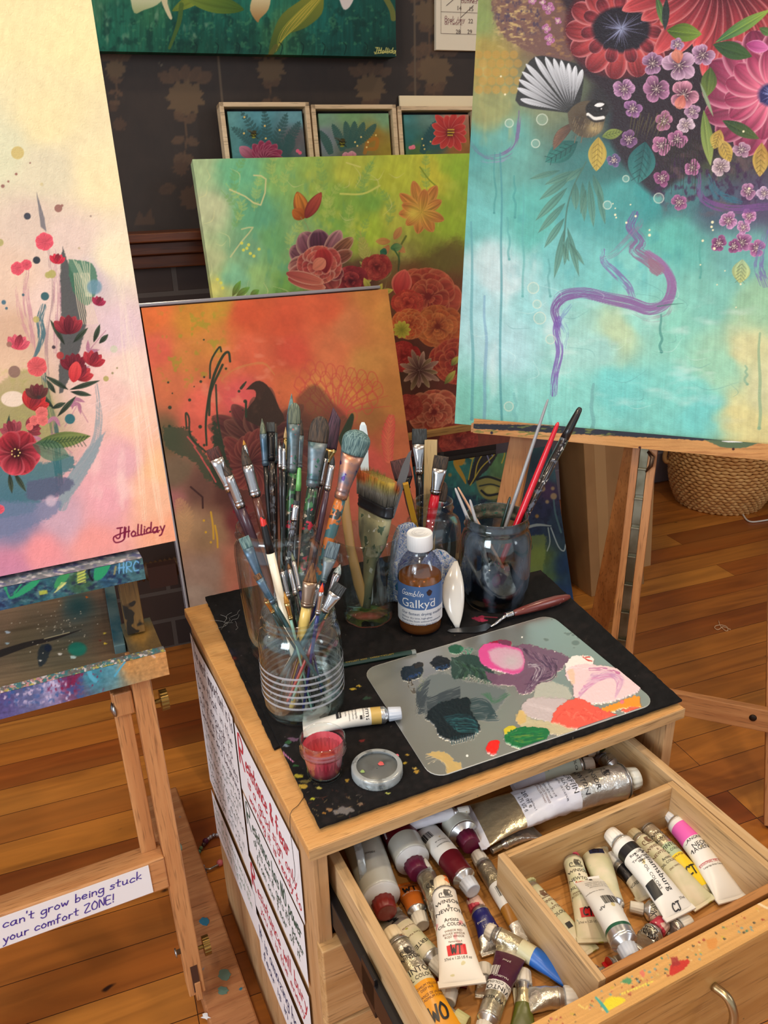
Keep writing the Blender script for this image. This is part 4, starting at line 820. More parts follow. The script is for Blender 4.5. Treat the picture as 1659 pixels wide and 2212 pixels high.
canvas('painting', 'green and yellow meadow canvas with peony, butterfly and orange lily against the wall', GRE, uL[0], uR[0] + .10, zb + .012, uz, .0014, .035, CANV, paint_green)
ORA = planef(20, 19.8, WALL.hit((415, 650), -.335))
def paint_orange(A):
    k = 2.765; X = lambda x: 300 + x / k; Y = lambda y: 600 + y / k
    A.base([((330, 680), (226, 116, 62)), ((420, 690), (206, 140, 56)), ((470, 660), (206, 150, 60)), ((450, 730), (214, 140, 70)), ((540, 680), (214, 92, 58)), ((620, 690), (212, 90, 60)), ((700, 670), (210, 96, 62)), ((760, 700), (210, 130, 84)), ((800, 660), (212, 142, 78)), ((840, 680), (212, 150, 80)), ((345, 760), (224, 104, 82)), ((400, 780), (206, 130, 70)),
            ((540, 760), (222, 106, 76)), ((640, 760), (206, 84, 64)), ((720, 760), (214, 120, 78)), ((800, 780), (210, 150, 84)), ((380, 840), (214, 118, 80)), ((440, 880), (236, 110, 92)), ((520, 860), (226, 96, 96)), ((620, 830), (214, 112, 72)), ((700, 840), (216, 140, 80)), ((780, 860), (206, 140, 74)), ((860, 860), (190, 130, 72)), ((350, 950), (110, 90, 64)), ((430, 940), (220, 100, 84)), ((500, 930), (150, 76, 70)), ((560, 960), (90, 50, 50)),
            ((640, 930), (92, 56, 50)), ((740, 920), (150, 84, 60)), ((800, 900), (160, 110, 66)), ((860, 960), (190, 110, 76)), ((800, 1000), (196, 90, 80)), ((380, 1010), (120, 100, 80)), ((360, 1080), (176, 110, 110)), ((430, 1060), (110, 76, 66)), ((500, 1080), (84, 50, 44)), ((600, 1050), (70, 40, 40)), ((400, 1130), (176, 140, 104)), ((450, 1150), (150, 120, 90)), ((520, 1130), (110, 50, 50)), ((440, 1230), (160, 134, 120)), ((510, 1220), (180, 116, 96)), ((540, 1290), (190, 110, 96)), ((420, 1290), (164, 146, 134)), ((600, 1200), (140, 90, 70))], 16, 60, 31, 1.8)
    A.tex(30, 24, .14, 3, .7); A.tex(5, 5, .06, 6); A.patch(12, 12, (150, 160, 50), .6, .75, .55, 5, (330, 500, 650, 850)); A.patch(24, 16, (240, 150, 120), .58, .8, .5, 9, (400, 640, 720, 900))
    A.stroke([(X(520), Y(640)), (X(500), Y(600)), (X(600), Y(540)), (X(740), Y(510)), (X(810), Y(580))], 4, (206, 150, 84), .5, (.3, .3), .3)
    rg = random.Random(5)
    # coral net
    for j in range(6):
        for i in range(8):
            x, y = X(960 + i * 62 + (j % 2) * 31), Y(520 + j * 58 + i * 12)
            if (x - X(1180)) ** 2 / 90 ** 2 + (y - Y(660)) ** 2 / 66 ** 2 < 1: A.stroke([(x - 12, y + 4), (x - 6, y - 14), (x + 6, y - 12), (x + 12, y + 8), (x, y + 18), (x - 12, y + 4)], 1.4, (200, 84, 72), .5)
    for an in range(-150, -10, 12): A.stroke([(X(1190), Y(830)), (X(1190) + 50 * math.cos(math.radians(an)), Y(830) + 50 * math.sin(math.radians(an))), (X(1190) + 118 * math.cos(math.radians(an + 6)), Y(830) + 112 * math.sin(math.radians(an + 6)))], 1.7, (200, 80, 72), .6, (1, .3))
    A.fern([(840, 1000), (838, 950), (846, 895)], 26, 4, (214, 120, 92), .9, 12, 35, (206, 80, 80)); A.fern([(395, 1170), (400, 1120), (384, 1076)], 26, 4, (190, 146, 104), .5, 12, 50)
    # dark bloom and bird shape
    for i in range(34):
        t = -175 + i * 10.5 + rg.uniform(-6, 6); L = rg.uniform(70, 130); A.petal(568, 960, t, L, 20, (56, 28, 30), (110, 70, 62) if i % 2 else (84, 48, 50), (130, 90, 74), .8, 1.4, .6, 2, .4, i)
    for i in range(24):
        t = i * 15; A.petal(540, 1000, t, rg.uniform(50, 80), 18, (60, 28, 32), (130, 62, 58), (150, 90, 76), .8, 1.3, .6, 2, .4, i)
    A.poly([(X(640), Y(668)), (X(680), Y(628)), (X(720), Y(615)), (X(765), Y(640)), (X(805), Y(700)), (X(840), Y(780)), (X(870), Y(850)), (X(780), Y(900)), (X(640), Y(850)), (X(650), Y(780)), (X(690), Y(730)), (X(700), Y(690)), (X(685), Y(668))], (58, 44, 38), .95, 1.6, 2)
    A.patch(12, 14, (84, 60, 50), .55, .75, .6, 8, (540, 610, 840, 900)); A.poly([(640, 860), (680, 830), (720, 870), (760, 920), (720, 960), (640, 960)], (92, 60, 50), .6, 8, 3)
    # green splashes
    G = (44, 60, 46)
    A.stroke([(X(425), Y(600)), (X(430), Y(500)), (X(480), Y(415)), (X(492), Y(440))], 2, G, .95); A.stroke([(X(405), Y(1000)), (X(400), Y(860)), (X(420), Y(700)), (X(450), Y(580)), (X(500), Y(470)), (X(535), Y(445)), (X(545), Y(500))], 3, G, .95, (.7, .8)); A.stroke([(X(420), Y(820)), (X(430), Y(680)), (X(500), Y(520))], 2.6, G, .9)
    A.stroke([(X(460), Y(640)), (X(470), Y(840)), (X(500), Y(1000)), (X(520), Y(1100))], 2, G, .9); A.poly([(X(140), Y(890)), (X(290), Y(900)), (X(330), Y(960)), (X(400), Y(1060)), (X(450), Y(1160)), (X(420), Y(1220)), (X(330), Y(1100)), (X(240), Y(1060)), (X(160), Y(1000))], (66, 76, 58), .85, 3, 3, 6)
    A.poly([(X(440), Y(830)), (X(470), Y(900)), (X(520), Y(1060)), (X(560), Y(1200)), (X(500), Y(1260)), (X(430), Y(1180)), (X(440), Y(1000))], G, .85, 3, 3, 6); A.stroke([(X(285), Y(900)), (X(280), Y(810)), (X(300), Y(840)), (X(310), Y(950)), (X(400), Y(1040))], 2, G, .9); A.stroke([(X(640), Y(830)), (X(640), Y(740))], 2.4, G, .95, smooth=0)
    A.poly([(X(1190), Y(960)), (X(1240), Y(860)), (X(1270), Y(810)), (X(1285), Y(830)), (X(1270), Y(900)), (X(1220), Y(1020))], (44, 60, 44), .95, 2, 3); A.stroke([(X(310), Y(1250)), (X(380), Y(1310)), (X(382), Y(1375))], 2, (60, 36, 36), .9, smooth=0)
    for x, y, r in ((185, 775, 4), (303, 730, 3.4), (182, 886, 3), (366, 890, 4), (175, 625, 2.4), (520, 543, 2.6), (598, 678, 3), (370, 620, 3), (390, 593, 2.4), (388, 370, 2), (635, 738, 4), (390, 1000, 3), (200, 690, 1.6), (545, 800, 2), (620, 790, 1.5), (330, 650, 1.5)): A.dot(X(x), Y(y), r, G, .9)
    A.stroke([(X(610), Y(660)), (X(640), Y(622))], 3, G, .9, (1, .5), smooth=0)
    for x, y0, y1 in ((430, 1400, 1560), (455, 1480, 1610)): A.stroke([(X(x), Y(y0)), (X(x + 12), Y((y0 + y1) / 2)), (X(x + 16), Y(y1))], 2, (206, 160, 50), .9)
    for x, y in ((388, 1450), (430, 1580), (400, 1520)): A.dot(X(x), Y(y), 2.6, (206, 160, 50))
    for x, y, an in ((580, 1420, 10), (560, 1400, -20), (600, 1400, 70)): A.petal(X(x), Y(y), an, 34, 10, (120, 20, 40), (90, 14, 24), None, .9)
    for i in range(4): A.stroke([(X(290 + i * 40), Y(950 + i * 60)), (X(340 + i * 40), Y(1010 + i * 70))], 1.6, (216, 90, 90), .8, smooth=0)
uL = ORA.uv((304, 661)); uR = ORA.uv((838, 628)); uz = .5 * (uL[1] + uR[1]); zb = -(ORA.o[2]) / ORA.az[2]
o_or, _ = canvas('painting', 'orange canvas with dark crow-like bird shape and bloom behind the brush jars', ORA, uL[0], uR[0], zb + .01, uz, .00105, .035, CANV, paint_orange)
# clear wrapping film seen along its top and left edge
mb = MB(); x0, x1 = uL[0] - .008, uR[0] + .003
mb.box(ORA, x0, x1 - .02, -.003, .04, uz + .002, uz + .009); mb.box(ORA, x0, x0 + .005, -.003, .04, uz - .62, uz + .007)
build('wrapping_film', mb, plain('clear_film', (150, 150, 160), .2, spec=.8), o_or, bevel=.002)
BLU = planef(20, 21.7, atz(1240, 1300, 0))
def paint_blue(A):
    A.base([((940, 970), (40, 120, 120)), ((980, 1000), (50, 130, 120)), ((1010, 960), (40, 90, 90)), ((950, 1100), (20, 50, 90)), ((1000, 1100), (20, 60, 90)), ((1020, 1040), (60, 120, 110)), ((1080, 1000), (90, 130, 80)), ((1080, 1060), (110, 120, 60)), ((1050, 1100), (40, 70, 80)), ((1120, 960), (60, 110, 110)), ((1150, 1000), (40, 60, 70)), ((1180, 1060), (70, 50, 80)), ((1170, 1100), (40, 46, 76)), ((1190, 1020), (60, 90, 100)),
            ((1200, 1130), (40, 60, 80)), ((1150, 1160), (30, 50, 80)), ((1160, 1200), (96, 120, 60)), ((1180, 1250), (80, 110, 70)), ((1220, 1220), (28, 56, 90)), ((1150, 1280), (60, 90, 80)), ((1230, 1290), (36, 66, 110)), ((1200, 1280), (30, 60, 100))], 8, 24, 41, 1.8)
    A.tex(8, 14, .3, 4); A.patch(10, 14, (60, 150, 130), .55, .75, .6, 3, (930, 1060, 940, 1100)); A.patch(8, 8, (30, 36, 60), .55, .7, .7, 9, (1000, 1240, 1060, 1160))
    Y_ = (206, 160, 46)
    A.stroke([(992, 980), (984, 1000), (1000, 1030), (1006, 1044)], 5, Y_, .95, (1, .3)); A.dot(994, 992, 11, (206, 150, 40), .95, 2, 14); A.stroke([(1010, 946), (1030, 960), (1020, 990), (1002, 966)], 3, (196, 170, 70), .9)
    A.poly([(1030, 950), (1060, 946), (1076, 970), (1064, 1000), (1036, 1030), (1016, 1048), (1010, 1036), (1024, 1000)], (44, 36, 38), .95, 2, 3, 2)
    for pts in ([(1016, 1048), (1040, 1010), (1066, 984), (1076, 960)], [(1012, 1036), (1022, 990), (1034, 966)], [(1026, 1030), (1032, 1000), (1050, 970)], [(1088, 950), (1090, 980), (1084, 1000)]): A.stroke(pts, 1.3, (196, 176, 60), .95)
    for pts in ([(1046, 948), (1050, 975), (1058, 1000)], [(1058, 946), (1056, 965), (1064, 985)]): A.stroke(pts, 1.2, (150, 150, 190), .9)
    A.poly([(1028, 1040), (1050, 1030), (1080, 1034), (1088, 1050), (1076, 1076), (1050, 1078), (1034, 1062)], (150, 140, 70), .9, 3, 3); A.stroke([(1030, 1036), (1054, 1030), (1086, 1040)], 2.4, (26, 30, 30), .95); A.dot(1060, 1058, 14, (176, 170, 90), .9, 2, 8); A.stroke([(1040, 1060), (1054, 1070), (1080, 1066)], 2.4, (20, 24, 30), .95); A.stroke([(1036, 1050), (1060, 1046), (1082, 1052)], 1.6, (30, 40, 40), .9)
    for x, y, r in ((1172, 1056, 6), (1176, 1034, 5), (1196, 1072, 7), (1194, 1055, 4), (1182, 1084, 4), (966, 976, 5), (972, 1026, 4), (1004, 1001, 3), (1144, 1100, 4), (1160, 1115, 4)): A.dot(x, y, r, (196, 170, 110) if x > 1000 and y < 1095 else (200, 150, 60), .7, 3)
    A.stroke([(1130, 1142), (1160, 1134), (1190, 1136)], 3, (160, 176, 170), .9, (1, .4)); A.stroke([(1184, 1140), (1188, 1170), (1182, 1190)], 1.2, (170, 190, 180), .9); A.stroke([(1190, 1140), (1206, 1180), (1218, 1190), (1222, 1176)], 1.4, (170, 190, 190), .9)
    A.poly([(1130, 1160), (1175, 1155), (1178, 1180), (1170, 1240), (1150, 1270), (1130, 1260)], (130, 150, 70), .7, 4, 3, 4); A.petal(1138, 1190, -60, 20, 8, (60, 80, 60), (90, 110, 80)); A.stroke([(1196, 1080), (1200, 1110), (1212, 1150)], 2, (90, 130, 130), .7)
uR = BLU.uv((1238, 1300)); ut = BLU.uv((1193, 965))
canvas('painting', 'dark blue and teal face painting on the floor behind the water jar', BLU, ut[0] - .47, uR[0] * .5 + ut[0] * .5, 0.003, ut[1] + .004, .0014, .02, CANV, paint_blue)
# --- the batten above it
bt = WALL.hit((885, 943), -.36)
bt2 = WALL.hit((1045, 915), -.36)
o = thing('wooden_batten', 'narrow tan wooden batten crossing in front of the rose painting', 'batten', Frame(bt, nrm(bt2 - bt), YW, Z))
mb = MB().beam(bt - nrm(bt2 - bt) * .03, bt2 + nrm(bt2 - bt) * .2, Z, .012, .016); build('strip', mb, wood('batten_pine', (190, 150, 86), (160, 122, 66), 'x'), o, bevel=.001)
# --- big green lily canvas on the wall
def paint_lily(A):
    A.base([((200, 20), (50, 110, 80)), ((260, 40), (30, 96, 76)), ((330, 20), (40, 100, 70)), ((230, 100), (24, 92, 72)), ((400, 60), (16, 80, 66)), ((480, 30), (18, 84, 70)), ((520, 90), (14, 70, 58)), ((600, 60), (60, 110, 70)), ((560, 20), (30, 110, 90)), ((700, 40), (20, 90, 80)), ((740, 90), (14, 72, 64)), ((830, 60), (14, 70, 60)), ((840, 120), (10, 50, 44)), ((400, 110), (16, 70, 54))], 10, 30, 51, 1.6)
    A.tex(4, 40, .4, 4); A.patch(12, 24, (120, 150, 120), .6, .8, .6, 6, (200, 520, -10, 110)); A.patch(16, 20, (8, 50, 44), .52, .7, .6, 16, (200, 850, 0, 130)); A.patch(9, 9, (70, 130, 90), .62, .78, .5, 26, (260, 850, 0, 120))
    W = (206, 206, 170)
    A.poly([(280, -10), (290, 28), (310, 22), (340, 10), (350, -10)], W, 1, 2, 3, col2=(150, 160, 110)); A.poly([(346, -10), (352, 12), (366, 40), (372, 38), (362, 8), (362, -10)], (200, 190, 150), 1, 1.5, 3); A.petal(372, 24, -30, 110, 14, (90, 110, 40), (150, 160, 60), None, 1); A.petal(400, -6, 12, 130, 20, (110, 130, 50), (60, 90, 30), None, 1)
    A.poly([(546, -10), (540, 22), (556, 48), (562, 40), (580, 20), (582, -10)], (214, 204, 160), 1, 2, 3, col2=(150, 110, 60)); A.poly([(730, -10), (742, 20), (756, 14), (764, -10)], (206, 196, 190), 1, 2, 3)
    A.poly([(700, -10), (695, 30), (660, 60), (620, 76), (600, 110), (580, 118), (590, 70), (610, 30), (650, 0), (660, -10)], (120, 124, 44), 1, 2, 3, col2=(60, 84, 36))
    for i in range(9): A.stroke([(596 + i * 1.2, 112 - i * 3), (606 + i * 6, 70 - i * 3), (640 + i * 6, 30 - i * 3), (680 + i * 2, -6)], 1.1, (206, 176, 70) if i % 2 else (150, 150, 50), .8, (.3, .5))
    A.stroke([(392, 10), (386, 50), (366, 104)], 5, (70, 96, 40), .9, (1, .6)); A.stroke([(596, 100), (584, 118)], 5, (90, 90, 40), .9, smooth=0); A.stroke([(830, -10), (846, 20), (850, 40)], 6, (110, 110, 50), .9)
    for i in range(9): x = 420 + i * 46; A.stroke([(x, 92), (x + 6, 100), (x + 2, 118)], 1, (4, 40, 34), .9)
    A.write('JHolliday', 808, 114, 11, .9, (206, 196, 110), .02, .2); A.stroke([(810, 116), (838, 112)], .8, (206, 196, 110), 1, smooth=0)
WL = WALL.at(WALL.p(0, -.045, 0)); uR = WL.uv((856, 125)); uLb = WL.uv((205, 108))
canvas('painting', 'dark green lily canvas hanging high on the brown wallpaper', WL, uLb[0] - .1, uR[0], .5 * (uR[1] + uLb[1]), .5 * (uR[1] + uLb[1]) + .42, .0014, .042, CANV, paint_lily)
# --- calendar
WC = WALL.at(WALL.p(0, -.012, 0)); a_, b_ = WC.uv((942, 108)), WC.uv((1030, 108))
cal = thing('wall_calendar', 'white paper calendar page hanging on the brown wallpaper beside the turquoise canvas', 'calendar', WC.at(WC.p(a_[0], .01, a_[1])))
build('page', MB().box(WC, a_[0], a_[0] + .30, 0, .012, a_[1], a_[1] + .34), plain('calendar_paper', (226, 214, 190), .7), cal, bevel=.001)
mb = MB(); g = lambda x, y: WC.p(x, -.0012, y)
for i in range(5): zz = a_[1] + .035 + i * .045; ribbon(mb, [(a_[0] + .012, zz), (a_[0] + .29, zz)], .0008, g)
for i in range(6): xx = a_[0] + .012 + i * .052; ribbon(mb, [(xx, a_[1] + .035), (xx, a_[1] + .3)], .0006, g)
for tx, q in (('28', (984, 73)), ('29', (1009, 73)), ('22', (1011, 50)), ('14', (986, 22)), ('15', (1012, 24))): u = WC.uv(q); printed(mb, tx, .013, g, u[0], u[1])
for q0, q1 in (((964, 12), (992, -12)), ((995, 38), (1022, 12))): ribbon(mb, [WC.uv(q0), WC.uv(q1)], .0012, g)
build('printed_grid', mb, plain('grey_print', (96, 80, 74), .6), cal)
mb = MB(); u = WC.uv((960, 46)); written(mb, 'Book Amy', .011, .0008, g, *u); u = WC.uv((960, 53)); written(mb, 'artwork', .011, .0008, g, *u); u = WC.uv((996, 6)); written(mb, 'Busines', .011, .0008, g, *u); u = WC.uv((996, 0)); written(mb, 'Ready by', .011, .0008, g, *u)
build('handwriting', mb, plain('red_brown_ink', (120, 40, 60), .5), cal)
# --- three small framed bee paintings and the blank board behind them
FRM = wood('limed_wood', (222, 196, 158), (206, 178, 140), 'x', 1, .5)
def small(label, xl, xr, yt, paint, seed):
    P = WALL.hit((xl, yt), -.028); fr = planef(20, 9, P); u0, u1 = fr.uv((xl, yt)), fr.uv((xr, yt + 2)); h = u0[1]; L = (P[2] - 1.1125) / fr.az[2]
    x0, x1, z1, z0 = u0[0], u1[0], h, h - L; fw = .0135
    o = thing('framed_painting', label, 'painting', fr.at(fr.p((x0 + x1) / 2, 0, z0)), 'small framed bee paintings on the mantel')
    mb = MB()
    for bx in ((x0, x1, z1 - fw * .7, z1), (x0, x1, z0, z0 + fw * .7), (x0, x0 + fw * .75, z0, z1), (x1 - fw * .75, x1, z0, z1)): mb.box(fr, bx[0], bx[1], -.032, .006, bx[2], bx[3])
    build('frame', mb, FRM, o, bevel=.001)
    build('backing', MB().box(fr, x0 + .004, x1 - .004, -.006, .004, z0 + .004, z1 - .004), plain('dark_recess', (30, 26, 22), .8), o)
    f2 = fr.at(fr.p(0, -.024, 0)); A = Art(f2, x0 + .0175, x1 - .0175, z0 + .018, z1 - .0175, .0011); paint(A); A.build('painted_panel', CANV, o, thick=.014)
T1 = [((490, 250), (96, 150, 150)), ((560, 245), (90, 150, 160)), ((640, 250), (100, 150, 160)), ((500, 300), (80, 130, 130)), ((560, 300), (50, 100, 110)), ((640, 300), (100, 96, 100)), ((600, 330), (50, 80, 80))]
def bee(A, x, y, s=1):
    A.dot(x, y, 6 * s, (40, 40, 20), 1, 1, 8 * s); A.dot(x + 2, y - 5 * s, 4 * s, (70, 60, 30), 1, 1, 3 * s); A.dot(x, y + 1, 5 * s, (170, 170, 50), .8, 1, 2 * s); A.dot(x, y + 7 * s, 4 * s, (150, 150, 50), .8, 1, 2 * s); A.leaf(x, y - 4, x - 16 * s, y - 10 * s, 3, (90, 90, 70), (70, 70, 60), None, .7)
    for i in range(4): A.stroke([(x, y), (x + (9 if i % 2 else -9), y - 6 + i * 5)], .7, (30, 26, 20), .9, smooth=0)
def pb1(A):
    A.base(T1, 5, 20, 61); A.tex(12, 12, .2, 3)
    for x, y, x2, y2 in ((575, 330, 520, 240), (575, 330, 570, 236), (580, 330, 620, 244), (600, 330, 648, 262), (560, 320, 500, 275), (620, 330, 624, 290)): A.fern([(x, y), ((x + x2) / 2 + 4, (y + y2) / 2), (x2, y2)], 15, 3, (50, 84, 84), .7, 12, 60)
    for i in range(22): t = -180 + i * 8.6; A.petal(572, 344, t, 42 - (i % 3) * 8, 10, (84, 20, 44), (150, 56, 84), (190, 110, 130), 1, 1.2, .6)
    A.petal(545, 340, -140, 36, 12, (130, 60, 80), (190, 120, 140), None, 1); bee(A, 548, 290); A.dot(643, 326, 4, (226, 100, 130)); A.dot(648, 330, 4, (226, 100, 130))
    for q in ((527, 288), (528, 253), (574, 299), (604, 281), (572, 272)): A.dot(q[0], q[1], 2.2, (224, 190, 110))
def pb2(A):
    A.base([((690, 250), (120, 160, 130)), ((760, 245), (120, 160, 110)), ((830, 250), (120, 160, 120)), ((700, 300), (120, 130, 140)), ((760, 320), (90, 100, 90)), ((810, 300), (150, 120, 50)), ((835, 330), (150, 130, 50))], 5, 20, 63); A.tex(12, 12, .15, 3)
    for x, y, x2, y2 in ((715, 332, 690, 282), (740, 325, 718, 268), (750, 320, 746, 262), (755, 318, 766, 262), (762, 316, 786, 264), (770, 312, 812, 268)): A.fern([(x, y), ((x + x2) / 2 + 3, (y + y2) / 2), (x2, y2)], 12, 3, (54, 90, 84), .85, 12, 60)
    A.stroke([(788, 330), (796, 306), (814, 300), (812, 320), (796, 322)], 4, (176, 110, 40), .7); bee(A, 739, 308, 1.1); A.petal(760, 342, -90, 16, 10, (170, 90, 110), (214, 160, 170)); A.petal(748, 342, -100, 14, 8, (170, 90, 110), (214, 160, 170))
    for q in ((767, 307), (772, 315), (780, 296), (795, 307), (812, 292), (792, 318)): A.dot(q[0], q[1], 2, (230, 200, 120))
def pb3(A):
    A.base([((870, 250), (70, 130, 130)), ((930, 250), (96, 130, 120)), ((980, 245), (180, 120, 100)), ((880, 300), (50, 110, 110)), ((940, 300), (40, 80, 84)), ((990, 320), (150, 100, 50)), ((900, 330), (80, 110, 60))], 5, 20, 67); A.tex(12, 12, .2, 3)
    A.fern([(912, 330), (925, 300), (940, 262)], 14, 3, (40, 80, 84), .85, 12, 60); A.fern([(920, 325), (945, 305), (960, 286)], 12, 3, (50, 90, 90), .7, 10, 60)
    for i in range(13): A.petal(972, 284, i * 28 + 5, 36 + (i % 3) * 6, 9, (140, 36, 40), (204, 66, 60), (224, 120, 110), 1, 1.3, .6)
    A.glow(972, 288, 9, (60, 30, 20), 1)
    for i in range(14): A.dot(968 + (i % 5) * 3, 280 + (i // 5) * 6, 1.6, (206, 170, 60))
    A.petal(890, 322, -60, 10, 5, (226, 110, 130), (230, 130, 150)); A.petal(890, 322, -140, 9, 4, (226, 110, 130), (230, 130, 150))
    for q in ((912, 300), (917, 322), (930, 306), (915, 314)): A.dot(q[0], q[1], 1.8, (230, 200, 120))
small('small framed painting of a bee above a dark pink peony, first on the mantel', 468, 660, 228, pb1, 1)
small('small framed painting of a bee among green ferns, middle one on the mantel', 664, 845, 233, pb2, 2)
small('small framed painting of a red flower beside the turquoise canvas', 848, 1016, 236, pb3, 3)
P = WALL.hit((862, 207), -.006); fr = planef(20, 5, P); L = (P[2] - 1.113) / fr.az[2]
bd = build('blank_board', MB().box(fr, 0, .25, -.003, .003, -L, 0), plain('cream_board', (232, 216, 180), .7), local=fr.at(fr.p(.1, 0, -L)))
tag(bd, 'plain cream board standing behind the framed red flower painting', 'board')
# ---------------------------------------------------------------- easels
BEX = wood('beech', (206, 150, 98), (184, 124, 76), 'x', 1, .42); BEZ = wood('beech', (206, 150, 98), (184, 124, 76), 'z', 1, .42); BEY = wood('beech', (190, 134, 84), (168, 110, 64), 'y', 1, .45, [(30, .74, (40, 100, 110), 4), (60, .76, (90, 110, 100), 8)])
BEP = wood('beech_painted', (196, 140, 90), (172, 116, 70), 'x', 1, .45, [(22, .48, (60, 110, 130), 2), (34, .5, (70, 90, 150), 5), (40, .57, (190, 130, 160), 9), (55, .58, (70, 170, 190), 13), (70, .62, (214, 206, 210), 17), (50, .64, (130, 30, 70), 23)])
BED = wood('beech_dark', (132, 98, 50), (96, 70, 36), 'z', 1, .5, [(30, .56, (34, 28, 20), 4)])
BRASS = plain('brass_screw', (140, 112, 60), .35, .9); STEEL = plain('steel_fitting', (170, 172, 174), .28, 1.0)
def knob(fr, name, parent, r=.014, l=.02, mat=None):
    pr = [(.003, 0), (.003, l * .5), (r, l * .5), (r, l), (.001, l)]
    f = lambda a, z: 1 + (.05 if int(a * 30 / 6.283) % 2 else 0) * (z > l * .4)
    return build(name, MB().lathe(fr, pr, 60, (True, True), False, f), mat or BRASS, parent)
L = LEF
# painted front rail of the ledge, all smears of studio paint
def paint_rail(A):
    A.base([((0, 1280), (50, 76, 110)), ((60, 1290), (40, 84, 96)), ((120, 1270), (48, 96, 110)), ((170, 1250), (60, 96, 70)), ((230, 1230), (40, 76, 110)), ((280, 1210), (60, 104, 112)), ((300, 1200), (80, 112, 116))], 5, 12, 71); A.tex(8, 5, .5, 3, .1)
    A.patch(10, 8, (30, 36, 70), .52, .7, .7, 4); A.patch(14, 5, (120, 150, 150), .6, .8, .5, 7)
    G = (44, 150, 104)
    A.poly([(202, 1248), (205, 1228), (220, 1212), (240, 1209), (236, 1228), (220, 1250), (206, 1254)], G, 1, 1.4, 3, 1); A.poly([(116, 1272), (122, 1250), (150, 1230), (152, 1240), (136, 1262)], (60, 150, 90), .9, 1.6, 2, 1.5)
    A.poly([(6, 1264), (14, 1268), (22, 1290), (50, 1268), (86, 1246), (80, 1264), (50, 1284), (26, 1294), (18, 1290)], G, 1, 1.4, 2, 1); A.poly([(28, 1282), (44, 1262), (48, 1262), (30, 1286)], G, .9)
    for i in range(12): A.stroke([(167 + (i % 2), 1228 + i * 2.8), (183 + (i % 3), 1226 + i * 2.8)], 1.0, (206, 214, 96), .9, smooth=0)
    for i in range(8): A.stroke([(118 + i * 2, 1280 - i * 3), (136 + i, 1266 - i)], .9, (214, 214, 130), .8, smooth=0)
    A.poly([(84, 1278), (100, 1274), (104, 1282), (88, 1286)], (190, 196, 70), .8, 2, 0, 2); A.stroke([(194, 1226), (192, 1240), (200, 1254)], 2, (16, 16, 24), .9); A.stroke([(250, 1224), (247, 1240)], 2, (160, 150, 100), .8, smooth=0)
    A.write('HRC', 256, 1238, 22, 1.3, (110, 176, 226), -.1, .1)
ea = thing('easel', 'beech studio easel with paint-smeared ledges holding the pale pink canvas', 'easel', L.at(A3(*L.p(-.2, .1, 0)[:2], 0)))
le = -.33
A = Art(L.at(L.p(0, -.0335, 0)), le, .021, .6995, .7275, .0011); paint_rail(A); A.build('ledge_front', CANV, ea, thick=.003)
def railtop(A):
    A.C[:] = (120, 132, 140); A.tex(40, 4, .5, 5); A.patch(12, 5, (214, 214, 214), .5, .7, .8, 3); A.patch(14, 5, (70, 80, 130), .55, .75, .7, 8)
Lt = Frame(L.p(0, 0, .728), L.ax, L.ay, L.az); A = Art(Lt, le, .021, -.033, .022, .0014, horizontal=True); railtop(A)
o_ = A.build('ledge_top', CANV, ea)
build('ledge', MB().box(L, le, .021, -.030, .022, .700, .7275), BEX, ea, bevel=.001)
build('mast', MB().box(L, -.008, .016, .030, .055, .60, .74), BED, ea, bevel=.001)
# deep tray: floor, side bar, front lip, end block
HL = Frame(L.p(0, 0, .576), L.ax, nrm(A3(L.ay[0], L.ay[1], 0)), Z)
def paint_tray(A):
    A.base([((0, 1330), (134, 112, 92)), ((120, 1300), (128, 108, 88)), ((220, 1270), (116, 96, 84)), ((60, 1400), (110, 100, 80)), ((160, 1310), (90, 104, 104)), ((240, 1380), (104, 84, 66)), ((0, 1450), (120, 104, 84)), ((150, 1400), (96, 92, 76))], 8, 24, 81); A.tex(90, 4, .35, 3, -.16)
    A.glow(170, 1310, 30, (40, 84, 92), .85, 24); A.dot(167, 1402, 20, (30, 126, 110), .9, 5, 15); A.glow(150, 1370, 50, (70, 84, 90), .5, 12)
    A.stroke([(0, 1412), (60, 1392), (120, 1378), (176, 1360)], 5, (44, 42, 44), .9, (1.6, .1)); A.stroke([(96, 1380), (150, 1366)], 1, (206, 196, 160), .9, smooth=0)
    A.poly([(90, 1392), (104, 1390), (110, 1400), (100, 1430), (84, 1440), (82, 1410)], (40, 52, 62), .85, 3, 3, 2); A.dot(104, 1400, 8, (30, 44, 70), .8, 3)
    rg = random.Random(2)
    for i in range(60): A.dot(rg.gauss(125, 35), rg.gauss(1350, 26), rg.uniform(.6, 1.4), (226, 220, 200), .9)
    for x, y, r, c in ((17, 1366, 6, (200, 220, 240)), (16, 1390, 5, (170, 200, 214)), (158, 1420, 7, (190, 220, 220)), (88, 1427, 4, (226, 226, 220)), (130, 1413, 5, (220, 220, 214)), (226, 1368, 4, (220, 200, 80)), (228, 1390, 4, (220, 190, 70)), (188, 1290, 4, (206, 110, 40)), (216, 1384, 3, (110, 40, 40))): A.poly([(x - r, y - r * .4), (x, y - r * .5), (x + r, y - r * .2), (x + r * .5, y + r * .4), (x - r * .5, y + r * .5)], c, .95, 1.2, 0, 1.5)
A = Art(HL, -.34, -.012, -.025, .30, .0012, horizontal=True); paint_tray(A); A.build('tray_floor', CANV, ea, thick=.006)
xb = HL.hitz((228, 1252), .004); xf = HL.hitz((262, 1405), .004)
tb = plain('tray_teal_bar', (84, 112, 118), .5, c2=(30, 80, 96), sc=30)
